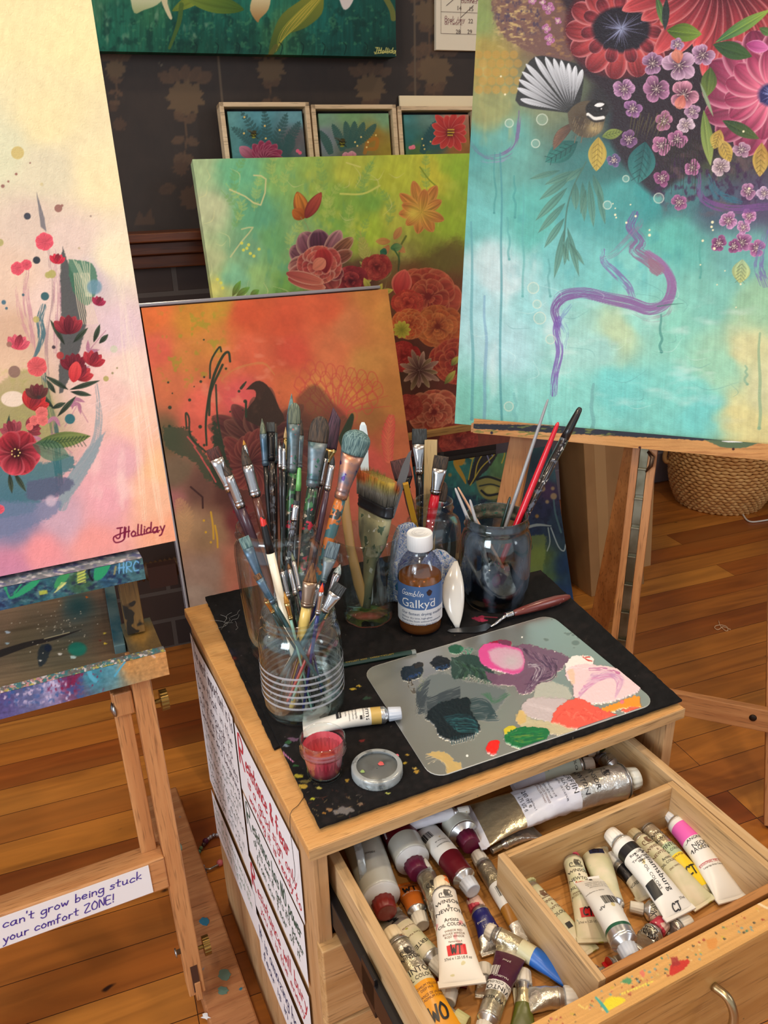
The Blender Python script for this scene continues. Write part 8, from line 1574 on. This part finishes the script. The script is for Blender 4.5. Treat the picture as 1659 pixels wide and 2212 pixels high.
CW = plain('white_tube_cap', (226, 222, 212), .45, splat=[(90, .7, (190, 170, 120), 4)]); CWR = plain('red_stained_cap', (222, 190, 180), .45, splat=[(70, .5, (190, 60, 80), 4)]); CWO = plain('orange_stained_cap', (226, 206, 170), .45, splat=[(60, .6, (220, 110, 40), 4)]); CWG = plain('yellow_stained_cap', (206, 206, 150), .45, splat=[(60, .6, (190, 180, 40), 4)]); CMR = plain('maroon_cap', (96, 20, 52), .4); CRD = plain('brick_red_cap', (120, 30, 24), .4); CWB = plain('blue_white_cap', (200, 208, 222), .35)
PK = plain('print_black', (30, 28, 32), .5); PR_ = plain('print_red', (190, 40, 50), .5); PB = plain('marker_black', (16, 16, 20), .4); PN = plain('print_brown', (110, 70, 50), .5); PWH = plain('print_white', (226, 222, 214), .5)
def tube(label, cap, crimp, wpx, z, secs, capm=CW, texts=(), fat=.72, capr=.0085, capl=.014, group='oil paint tubes in the drawer', seed=0, dz=0, shoulder=ALU, wr=1.0, name='paint_tube', tilt=0):
    """cap and crimp: pixels of the two ends; secs: (from, to, material) along crimp 0 .. shoulder 1"""
    W = wpx * (np.linalg.norm(atz(crimp[0], crimp[1], z) - CAM)) / FPX; r = W / 2 * fat
    if abs(fat) > .95: r = W / 2
    P0 = atz(crimp[0], crimp[1], z + .002 + tilt); P1 = atz(cap[0], cap[1], z + r + dz); d3 = nrm(P1 - P0 - Z * r * .0); L_ = np.linalg.norm(P1 - P0) - capl; 
    d = nrm(A3(P1[0] - P0[0], P1[1] - P0[1], 0)); pit = math.atan2(dz - tilt, L_); d = nrm(d * math.cos(pit) + Z * math.sin(pit)); yv = nrm(np.cross(Z, d)); fr = Frame(P0 - Z * .002, d, yv, np.cross(d, yv)); o = thing(name, label, 'paint tube', fr, group)
    rgn = seed * 7 + 3; Lb = L_ - .006
    def rr(t):
        k = min(1, t / .82) ; k2 = k ** .75; k = math.sin(k * math.pi / 2) ** .9
        return W / 2 * (1 - k2) + r * k2, .0011 + (r - .0011) * k
    def surf(t, a, off=0):     # a: angle, 0 = right side, pi/2 = top
        ry, rz = rr(t); w = (vn(t * 7 + rgn, a * 1.6 + rgn, 3) - .5) * .12 * wr * (1 - abs(t - .5)) ; w += (abs(vn(t * 17 + rgn, a * 4 + rgn * 2, 5) - .5) - .25) * .34 * max(0, wr - .9) * min(1, t * 4) * (1 - t ** 6); ry, rz = ry * (1 + w * .5) + off, rz * (1 + w) + off
        return fr.p(t * Lb, ry * math.cos(a), rr(t)[1] * 1.0 + rz * math.sin(a))
    for i, (a0, a1, mt_) in enumerate(secs):
        n = max(3, int((a1 - a0) * 44)); rs = [[surf(a0 + (a1 - a0) * j / n, a, .0001 * 0) for a in np.linspace(0, 2 * math.pi, 40, endpoint=False)] for j in range(n + 1)]
        build('body' if i == 0 else 'label_band', MB().loft(rs, (i == 0, i == len(secs) - 1)), mt_, o)
    build('crimp', MB().box(fr, -.003, .004, -W / 2, W / 2, .0002, .0024), secs[0][2], o, bevel=.0004)
    fc = Frame(fr.p(Lb, 0, r), fr.ay, fr.az, fr.ax)
    build('shoulder', MB().lathe(fc, [(r, 0), (r * 1.01, .0008), (r * .96, .0022), (capr * .8, .0055), (capr * .75, .008)], 36), shoulder, o)
    fn = lambda a, zz: 1 + (.06 if int(a * 26 / 6.283) % 2 else 0) * (zz < .006 + capl * .93)
    build('cap', MB().lathe(fc, [(capr * .9, .0062), (capr, .007), (capr * .93, .006 + capl * .95), (capr * .85, .006 + capl), (capr * .7, .0055 + capl), (.0005, .0055 + capl)], 78, (True, True), fn=fn), capm, o)
    grp = {}
    for tx in texts:
        s, t, sz, mt_ = tx[:4]; opt = tx[4] if len(tx) > 4 else {}
        y0 = opt.get('y', 0) * W / 2; mode = opt.get('m', 'x'); mb = grp.setdefault(mt_.name, (MB(), mt_))[0]; flip = -1 if opt.get('flip') else 1
        lift = .0009 if (opt.get('pen') or mt_ is PWH) else .0004
        def f(x, y, t=t, y0=y0, mode=mode, flip=flip, lift=lift):
            if mode == 'x': X, Y = t * Lb + y * flip, y0 - x * flip     # reads across the tube, top toward the cap
            else: X, Y = t * Lb - x * flip, y0 - y * flip               # reads along the tube
            tt = max(.01, min(.995, X / Lb)); ry, rz = rr(tt); q = max(-.95, min(.95, Y / ry)); return surf(tt, math.acos(q), lift)
        if s == '#bars':
            for i in range(16):
                wv = .0004 + .0008 * _rt[i, 7]; u0 = -.008 + i * .00105; mb.add([f(u0, -.006), f(u0 + wv * .8, -.006), f(u0 + wv * .8, .006), f(u0, .006)], [(0, 1, 2, 3)])
        elif s == '#lion':
            for i in range(7): ribbon(mb, [(-.001 + i * .0007, .0045 - i * .0002), (-.0022 + i * .0007, .001), (-.001 + i * .0008, -.0035)], .0005 * 1.0, f)
            ribbon(mb, catmull([(-.003, -.004), (-.0065, -.003), (-.0065, .001), (-.004, .001), (-.0045, -.001)], 4), .0006, f); ribbon(mb, catmull([(.003, .004), (.0055, .002), (.004, -.001), (.006, -.0035), (.002, -.005), (-.003, -.0045)], 4), .0006, f)
        elif s == '#blk': a_, b_ = opt['wh']; mb.add([f(x_, y_) for y_ in np.linspace(-b_ / 2, b_ / 2, 4) for x_ in np.linspace(-a_ / 2, a_ / 2, 8)], [(r_ * 8 + c_, r_ * 8 + c_ + 1, r_ * 8 + c_ + 9, r_ * 8 + c_ + 8) for r_ in range(3) for c_ in range(7)])
        elif s == '#disc': mb.add([f(0, 0)] + [f(opt['r'] * math.cos(a), opt['r'] * math.sin(a)) for a in np.linspace(0, 6.283, 25)[:-1]], [(0, 1 + i, 1 + (i + 1) % 24) for i in range(24)])
        elif opt.get('pen'): st, wdt = penstrokes(s, sz, .1); [ribbon(mb, [(p[0] - wdt / 2, p[1] - sz / 2) for p in P], sz * .17, f) for P in st]
        else: printed(mb, s, sz, f, 0, 0, 'CENTER')
    for nm, (mb, mt_) in grp.items():
        if mb.n: build('printed_label', mb, mt_, o)
    return o
DZ = .5045
WN = lambda t, m_=PK, s=1: [('#lion', t + .13, 1, m_), ('WINSOR', t, .0052 * s, m_), ('&', t - .055, .004 * s, m_), ('NEWTON', t - .11, .0052 * s, m_)]
# lower layer first
tube('clear plastic tube with cobalt blue disc and brick red cap at the drawer left', (835, 1972), (752, 1745), 84, DZ, [(0, .72, CLR), (.72, 1, CLR)], CRD, [('#disc', .30, 1, plain('cobalt_disc', (24, 50, 130), .4), {'r': .0085}), ('COBALT', .33, .0034, PWH), ('BLUE', .28, .0034, PWH), ('100ml', .72, .0046, PK)], .8, .012, .016, shoulder=plain('frost_white', (206, 206, 206), .3), dz=.004, wr=.3)
tube('clear plastic tube with a maroon cap, second from the drawer left side', (905, 1888), (820, 1735), 80, DZ, [(0, .55, CLR), (.55, .78, MAR), (.78, 1, CLR)], CMR, [('100ml', .5, .0046, PK)], .8, .012, .016, shoulder=plain('frost_white', (206, 206, 206), .3), dz=.006, seed=2, wr=.3)
tube('clear plastic tube with maroon cap nearest the big foil tube', (1018, 1828), (940, 1730), 72, DZ, [(0, .35, CLR), (.35, .75, MAR), (.75, 1, CLR)], CMR, [('100ml', .3, .0046, PK)], .8, .012, .016, shoulder=ALU, dz=.006, seed=3, wr=.3)
tube('orange labelled tube marked WT lying under the white tube', (912, 2000), (876, 1912), 62, DZ, [(0, 1, ORG)], CW, [('WT', .45, .010, PB, {'pen': 1, 'flip': 1}), ('TERRE DE SIENNE', .62, .0026, PWH, {'flip': 1}), ('37ml 1.25 US fl', .2, .0028, PWH, {'flip': 1})], .6, seed=4)
tube('silver and cream tube with black WT mark, terre verte, left side of the drawer', (958, 2098), (836, 1982), 66, DZ + .004, [(0, .3, FOIL), (.3, 1, CRM)], CW, [('WT', .14, .008, PB, {'pen': 1, 'm': 'y'}), ('Terra Verde', .45, .0034, PN, {'m': 'x', 'y': .2}), ('Terre Verte', .62, .0034, PN, {'m': 'x'}), ('VERTE', .8, .006, PB)], .6, seed=5)
tube('dark red tube showing only its foil end below the white tube', (966, 2165), (975, 2120), 60, DZ, [(0, .5, DRD), (.5, 1, FOIL)], CW, [('1.25 US fl oz', .2, .003, PWH, {'flip': 1})], .6, seed=6)
tube('navy blue tube with a red stained cap right of the white tube', (1022, 1944), (1070, 2052), 60, DZ + .002, [(0, .35, FOIL), (.35, 1, NVY)], CWR, [('French', .6, .003, PWH, {'y': .3}), ('1.25 US fl', .45, .003, PWH)], .62, seed=7)
tube('long foil tube with barcode label along the inner tray wall', (1030, 1845), (1140, 2035), 40, DZ + .004, [(0, .22, FOIL), (.22, .42, OCH), (.42, .70, WHT), (.70, 1, FOIL)], CW, [('#bars', .58, 1, PK, {'y': -.2})], .9, seed=8)
tube('bright blue painted tube with crumpled foil neck pointing at the drawer front', (1052, 2010), (1248, 2128), 40, DZ + .004, [(0, .55, BLU_), (.55, .72, CRM), (.72, 1, FOIL)], CW, [], .9, seed=9, capl=.008)
tube('olive tube half buried beneath the magenta one', (1130, 2100), (1130, 2225), 50, DZ, [(0, .6, OLV), (.6, 1, FOILG)], CW, [], .5, seed=10)
tube('foil tube with cream print and white cap in the drawer front corner', (1250, 2155), (1118, 2168), 62, DZ, [(0, .25, CRM), (.25, 1, FOIL)], CW, [('oil colour contains', .12, .003, PN), ('keep out of reach', .2, .003, PN)], .6, capr=.010, seed=11)
tube('small tube whose white cap peeks out beside the magenta tube', (1046, 2088), (1046, 2150), 34, DZ, [(0, 1, FOIL)], CW, [], .8, seed=12)
tube('magenta labelled tube lying upside down at the drawer front', (1040, 2245), (1108, 2050), 62, DZ + .012, [(0, .12, FOIL), (.12, .58, PUR), (.58, .72, WHT), (.72, 1, FOIL)], CW, [('37ml', .25, .004, PWH), ('MAGENTA', .52, .003, PWH), ('#bars', .45, 1, PWH, {'y': -.7}), ('WINTON', .655, .0072, PK), ('OIL COLOUR', .60, .0042, PK), ('WINSOR', .80, .005, PK)], .62, seed=13, wr=1.4)
tube('yellow band tube with orange stained cap lowest at the drawer left', (843, 2012), (975, 2250), 66, DZ + .010, [(0, .52, YEL), (.52, .66, CRM), (.66, 1, FOIL)], CWO, [('#lion', .84, 1, PK), ('WINSOR', .75, .0058, PK), ('WINTON', .60, .0082, PK), ('OIL COLOUR', .545, .005, PK), ('CADMIUM YELLOW', .46, .003, PN), ('DEEP HUE', .43, .003, PN), ('NUANCE DE JAUNE', .38, .003, PN), ('DE CADMIUM FONCE', .35, .003, PN), ('WO', .22, .012, PB, {'pen': 1})], .74, capr=.010, seed=14)
tube('black, white and dark red tube with a white cap under the table edge', (1022, 1925), (898, 1770), 50, DZ + .016, [(0, .18, KBK), (.18, .24, KBK), (.24, .72, WHT), (.72, 1, MAR)], CWB, [('#bars', .4, 1, PK, {'y': -.75}), ('Quinacridone', .6, .003, PK, {'m': 'x'}), ('series fine oil', .54, .0026, PK)], .9, capr=.0095, seed=15, wr=.5)
tube('crumpled silver tube with a white cap, partly under the white tube', (908, 1866), (985, 2050), 58, DZ + .012, [(0, .3, CRM), (.3, 1, FOIL)], CW, [('#lion', .78, 1, PK)], .72, capr=.0095, seed=16, wr=2)
tube('white tube with red WT mark on top of the pile in the drawer', (952, 1902), (998, 2122), 90, DZ + .030, [(0, 1, WPK)], CWO, WN(.78, PK, 1.15) + [('Artists', .56, .0052, PK), ('OIL COLOUR', .51, .0046, PK), ('WINSOR RED', .45, .0028, PN), ('ROUGE WINSOR', .42, .0028, PN), ('ROJO WINSOR', .39, .0028, PN), ('Permanence A', .345, .0022, PN), ('#blk', .275, 1, RED_, {'wh': (.018, .0085)}), ('WT', .275, .0072, PB, {'pen': 1}), ('37ml e 1.25 US fl oz', .19, .0032, PK)], .56, capr=.0085, seed=17, wr=.7)
tube('flat cream tube with faint print half hidden between orange and yellow tubes', (885, 2092), (822, 1992), 48, DZ, [(0, 1, CRM)], CWG, [('OIL COLOUR', .5, .004, PK)], .5, seed=51)
tube('crumpled empty foil tube in front of the maroon capped ones', (958, 1985), (905, 1925), 46, DZ, [(0, 1, FOILG)], CW, [], .45, seed=52, wr=2.4)
tube('pale yellow tube near the drawer front beside the dark red one', (1010, 2215), (905, 2168), 48, DZ, [(0, .6, CRM), (.6, 1, FOIL)], CWG, [('LEMON', .5, .004, PK)], .6, seed=53)
# behind and under the table edge
tube('long white wrapped tube along the table edge', (1012, 1748), (835, 1800), 26, DZ + .030, [(0, 1, LAV)], CW, [], .9, capr=.005, seed=18, wr=1.6)
tube('pale sage tube with a green round badge behind the big foil tube', (1280, 1650), (1105, 1690), 46, DZ + .016, [(0, .45, plain('wrap_lilac', (200, 196, 206), .3)), (.45, 1, PG2)], plain('beige_cap', (206, 186, 166), .45), [('#disc', .72, 1, plain('badge_green', (20, 110, 70), .4), {'r': .0052}), ("'S OIL COLOR", .90, .0050, PK), ('oil paint', .5, .003, PK, {'y': -.3})], .92, capr=.0095, seed=19, wr=.4)
tube('small pale tube with violet print in the back right drawer corner', (1345, 1672), (1292, 1632), 42, DZ + .006, [(0, .5, plain('violet_print_tube', (196, 196, 212), .4, c2=(150, 150, 190), sc=90)), (.5, 1, FOIL)], CW, [('RE', .2, .0075, NVY, {'m': 'x'})], .8, seed=20, wr=2.4)
tube('gold and dark green crumpled tube deep in the back of the drawer', (1262, 1628), (1318, 1604), 34, DZ + .02, [(0, 1, plain('green_gold_foil', (120, 130, 50), .25, .8, c2=(40, 60, 40), sc=40, bump=1, bsc=60))], CW, [], .8, seed=21)
tube('flattened bare foil tube wedged against the small wooden tray', (1062, 1838), (1155, 1795), 40, DZ + .006, [(0, 1, FOIL)], FOIL, [], .5, capr=.004, seed=22, wr=2)
tube('big foil tube with white label lying across the back of the drawer', (1376, 1680), (1022, 1786), 118, DZ + .024, [(0, .04, LAV), (.04, .29, FOILG), (.29, .66, LAV), (.66, 1, FOIL)], plain('translucent_white_cap', (222, 224, 216), .3), [('200 ml e', .335, .0075, PK, {'m': 'x'}), ('6.75 US fl', .300, .0062, PK, {'m': 'x', 'y': -.1}), ('Series/Serie 1', .36, .003, PK, {'y': -.3}), ('TITANIUM WHITE', .50, .0032, PK), ('BLANC DE TITANE', .475, .003, PK), ('BIANCO DI TITANIO', .45, .0036, PN), ('BLANCO DE TITANIO', .43, .003, PN), ('GRIFFIN', .62, .0090, PK), ('ALKYD', .585, .0066, PK), ('FAST DRYING OIL COLOUR', .56, .0032, PK), ('WINSOR', .77, .0085, PK), ('&', .73, .006, PK), ('NEWTON', .69, .0085, PK), ('#lion', .87, 1, PK)], .60, capr=.0135, capl=.014, seed=23, wr=1.8)
# clear lid standing in the drawer corner
fl_ = atz(768, 1905, DZ + .004); lx_ = Frame(fl_ + Z * .026 , nrm(A3(*(T.ay * .95 + T.ax * .2)[:2], 0)), Z, nrm(np.cross(A3(*(T.ay * .95 + T.ax * .2)[:2], 0), Z)))
lidobj('large clear plastic lid standing on edge against the left drawer side', lx_, .027, .009)
# --- inner tray box
TRZ = .506; x0, x1, y0, y1, zt_ = .190, .432, -.212, -.050, .571
tr = thing('wooden_tray', 'open pine tray sitting inside the drawer, filled with small tubes', 'tray', T.at(T.p((x0 + x1) / 2, (y0 + y1) / 2, TRZ)))
build('base', MB().box(T, x0, x1, y0, y1, TRZ, TRZ + .005), PINF, tr); w = .0085
build('wall', MB().box(T, x0, x0 + w, y0, y1, TRZ, zt_), PINY, tr, bevel=.0008); build('wall', MB().box(T, x1 - w, x1, y0, y1, TRZ, zt_), PINY, tr, bevel=.0008)
build('wall', MB().box(T, x0 + w, x1 - w, y1 - w, y1, TRZ, zt_), PINX, tr, bevel=.0008); build('wall', MB().box(T, x0 + w, x1 - w, y0, y0 + w, TRZ, zt_), wood('oak_tray_front', (190, 132, 72), (160, 102, 48), 'x'), tr, bevel=.0008)
TZ2 = TRZ + .0055; G2 = 'oil paint tubes in the wooden tray'
def t2(*a, **k): return tube(*a, group=G2, **k)
t2('cream tube half hidden by the tray left wall', (1128, 1894), (1270, 2055), 46, TZ2, [(0, 1, CRM)], CWG, WN(.7, PN, .8) + [('COLOUR', .5, .005, PK), ('#blk', .34, 1, PB, {'wh': (.006, .006)})], fat=.6, seed=31)
t2('dark crumpled foil end at the tray front left corner', (1262, 2080), (1292, 2105), 30, TZ2, [(0, 1, plain('dull_lead_foil', (90, 86, 84), .4, .8, bump=1, bsc=60))], FOIL, [], fat=.8, capr=.004, seed=32)
t2('bright red tube under the barcode tube', (1352, 2068), (1316, 2092), 30, TZ2, [(0, 1, RED_)], FOIL, [], fat=.9, capr=.005, seed=33)
t2('small cream tube with griffin badge lying crosswise in the tray', (1362, 1958), (1450, 1990), 44, TZ2, [(0, .2, GRN), (.2, 1, CRM)], CW, [('WINSOR', .7, .0052, PK), ('NEWTON', .84, .005, PK), ('#lion', .45, 1, PK)], fat=.8, capr=.006, seed=34)
t2('silver tube with pink stained cap near the tray front', (1432, 1994), (1390, 2050), 48, TZ2, [(0, 1, FOIL)], CWR, [('WINSOR', .4, .005, PK), ('#lion', .7, 1, PK)], fat=.8, seed=35, wr=2)
t2('small foil tube in the tray front right', (1490, 1990), (1450, 2020), 40, TZ2, [(0, 1, FOIL)], CW, [], fat=.8, capr=.007, seed=36, wr=2)
t2('dark labelled tube half buried under the black banded tube', (1316, 1850), (1395, 1935), 46, TZ2, [(0, .55, CRM), (.55, 1, plain('charcoal_foil', (60, 58, 60), .35, .7, bump=.8, bsc=60))], CW, [('WINSOR', .7, .006, PK), ('INGREDIENTS', .3, .004, PK)], fat=.6, seed=37)
t2('cream tube with red CT mark at the tray left', (1229, 1834), (1283, 2030), 64, TZ2 + .006, [(0, 1, CRM), ], CWR, WN(.76, PK, 1.0) + [('Artists', .60, .005, PR_), ('OIL COLOUR', .55, .0046, PK), ('PERMANENT RED', .49, .0028, PN), ('ROJO PERMANENTE', .46, .0028, PN), ('#blk', .27, 1, RED_, {'wh': (.016, .009)}), ('CT', .27, .0075, PB, {'pen': 1}), ('37ml e 1.25 US fl oz', .16, .003, PK)], fat=.62, seed=38)
t2('cream tube with its flat end up and a dark blue mark', (1335, 1990), (1272, 1812), 66, TZ2 + .004, [(0, 1, CRM)], CW, [('#blk', .30, 1, plain('ink_blue_block', (26, 36, 76), .4), {'wh': (.016, .009)}), ('37ml e 1.25 US', .18, .003, PK, {'flip': 1}), ('CT', .30, .006, PB, {'pen': 1, 'flip': 1})], fat=.6, seed=39)
t2('white tube lying face down with barcode and dark green band', (1366, 2072), (1270, 1900), 58, TZ2 + .022, [(0, .86, WHT), (.86, .90, GRN), (.90, 1, ALU)], CWB, [('#bars', .52, 1, PK, {'y': .25}), ('contains linseed oil and', .12, .0024, PK, {'flip': 1, 'y': .2}), ('pigment PG7 keep away', .16, .0024, PK, {'flip': 1, 'y': .2}), ('from children series 2', .20, .0024, PK, {'flip': 1, 'y': .2}), ('permanence A rating', .24, .0024, PK, {'flip': 1, 'y': .2}), ('conforms to ASTM', .34, .0024, PK, {'flip': 1, 'y': -.3}), ('AP', .6, .005, PK, {'y': -.5}), ('#blk', .03, 1, PK, {'wh': (.003, .004), 'y': .1})], fat=.84, capr=.0095, seed=40, wr=.8)
t2('cream tube between the black banded one and the yellow one', (1357, 1794), (1520, 1950), 56, TZ2 + .004, [(0, 1, CRM)], plain('beige_tube_cap', (206, 190, 150), .45), WN(.78, PN, .95) + [('Artists', .58, .0045, PK), ('OIL COLOUR', .53, .004, PK), ('ZINC WHITE', .45, .0026, PN)], fat=.62, seed=41)
t2('foil tube with pale green and lemon yellow label bands', (1374, 1768), (1532, 1932), 46, TZ2 + .002, [(0, .10, FOILG), (.10, .52, YL2), (.52, .68, PGR), (.68, 1, FOIL)], CWG, [('WINSOR', .82, .005, PK), ('NEWTON', .74, .005, PK), ('WINTON', .62, .0062, PK), ('OIL COLOUR', .565, .004, PK), ('CADMIUM LEMON', .48, .0028, PN), ('CT', .28, .009, PB, {'pen': 1})], fat=.7, seed=42)
t2('white tube with a black band and black rectangle across the tray middle', (1318, 1800), (1468, 1972), 70, TZ2 + .020, [(0, .78, WHT), (.78, .90, KBK), (.90, 1, WHT)], CW, [('Raw Umber', .72, .0040, PK), ("Terre d'Ombre", .65, .0036, PK), ('Naturelle', .61, .0036, PK), ('Williamsburg', .50, .0095, PK, {'m': 'y', 'y': -.12}), ('ARTIST OIL COLORS', .50, .0046, PK, {'m': 'y', 'y': .28}), ('#blk', .30, 1, PB, {'wh': (.012, .016), 'y': .62}), ('37ml', .10, .0034, PK, {'y': -.6}), ('CJ', .05, .007, PK, {'pen': 1})], fat=.66, capr=.0095, seed=43, wr=.7)
t2('white tube with a wide hot pink band, rightmost in the tray', (1441, 1752), (1580, 1940), 60, TZ2 + .004, [(0, .70, WHT), (.70, .93, PNK), (.93, 1, WHT)], plain('plain_white_cap', (236, 234, 230), .4), [('LANGRIDGE', .655, .0050, PK), ('NEON', .57, .0068, PK), ('MAGENTA', .52, .0068, PK), ('PROFESSIONAL OIL COLOUR', .36, .0034, PR_), ('Langridge Artist Colours', .325, .0024, PK), ('#blk', .385, 1, PR_, {'wh': (.03, .0004)})], fat=.72, capr=.0080, capl=.016, seed=44, wr=.4)
# --- tube on the mat
tube('white tube with a gold band and black logo panel lying on the black mat', (866, 1540), (660, 1575), 46, MZ + .0005, [(0, .84, WHT), (.84, .97, GLD), (.97, 1, ALU)], CWB, [('Norma', .77, .0085, PK, {'m': 'x'}), ('PROFESSIONAL', .735, .0028, PK), ('#blk', .71, 1, PK, {'wh': (.003, .003), 'y': -.6}), ('. . . . .', .70, .004, PK, {'y': .1}), ('Kadmiumgelb', .64, .0032, PK), ('Cadmium yellow', .60, .0026, PK), ('Jaune de cadmium', .555, .0026, PK), ('Amarillo', .51, .0026, PK), ('#blk', .43, 1, PK, {'wh': (.014, .006), 'y': .2}), ('Schmincke', .43, .0030, PWH, {'y': .2})], fat=.78, capr=.0082, capl=.016, group='', seed=50, wr=.5)
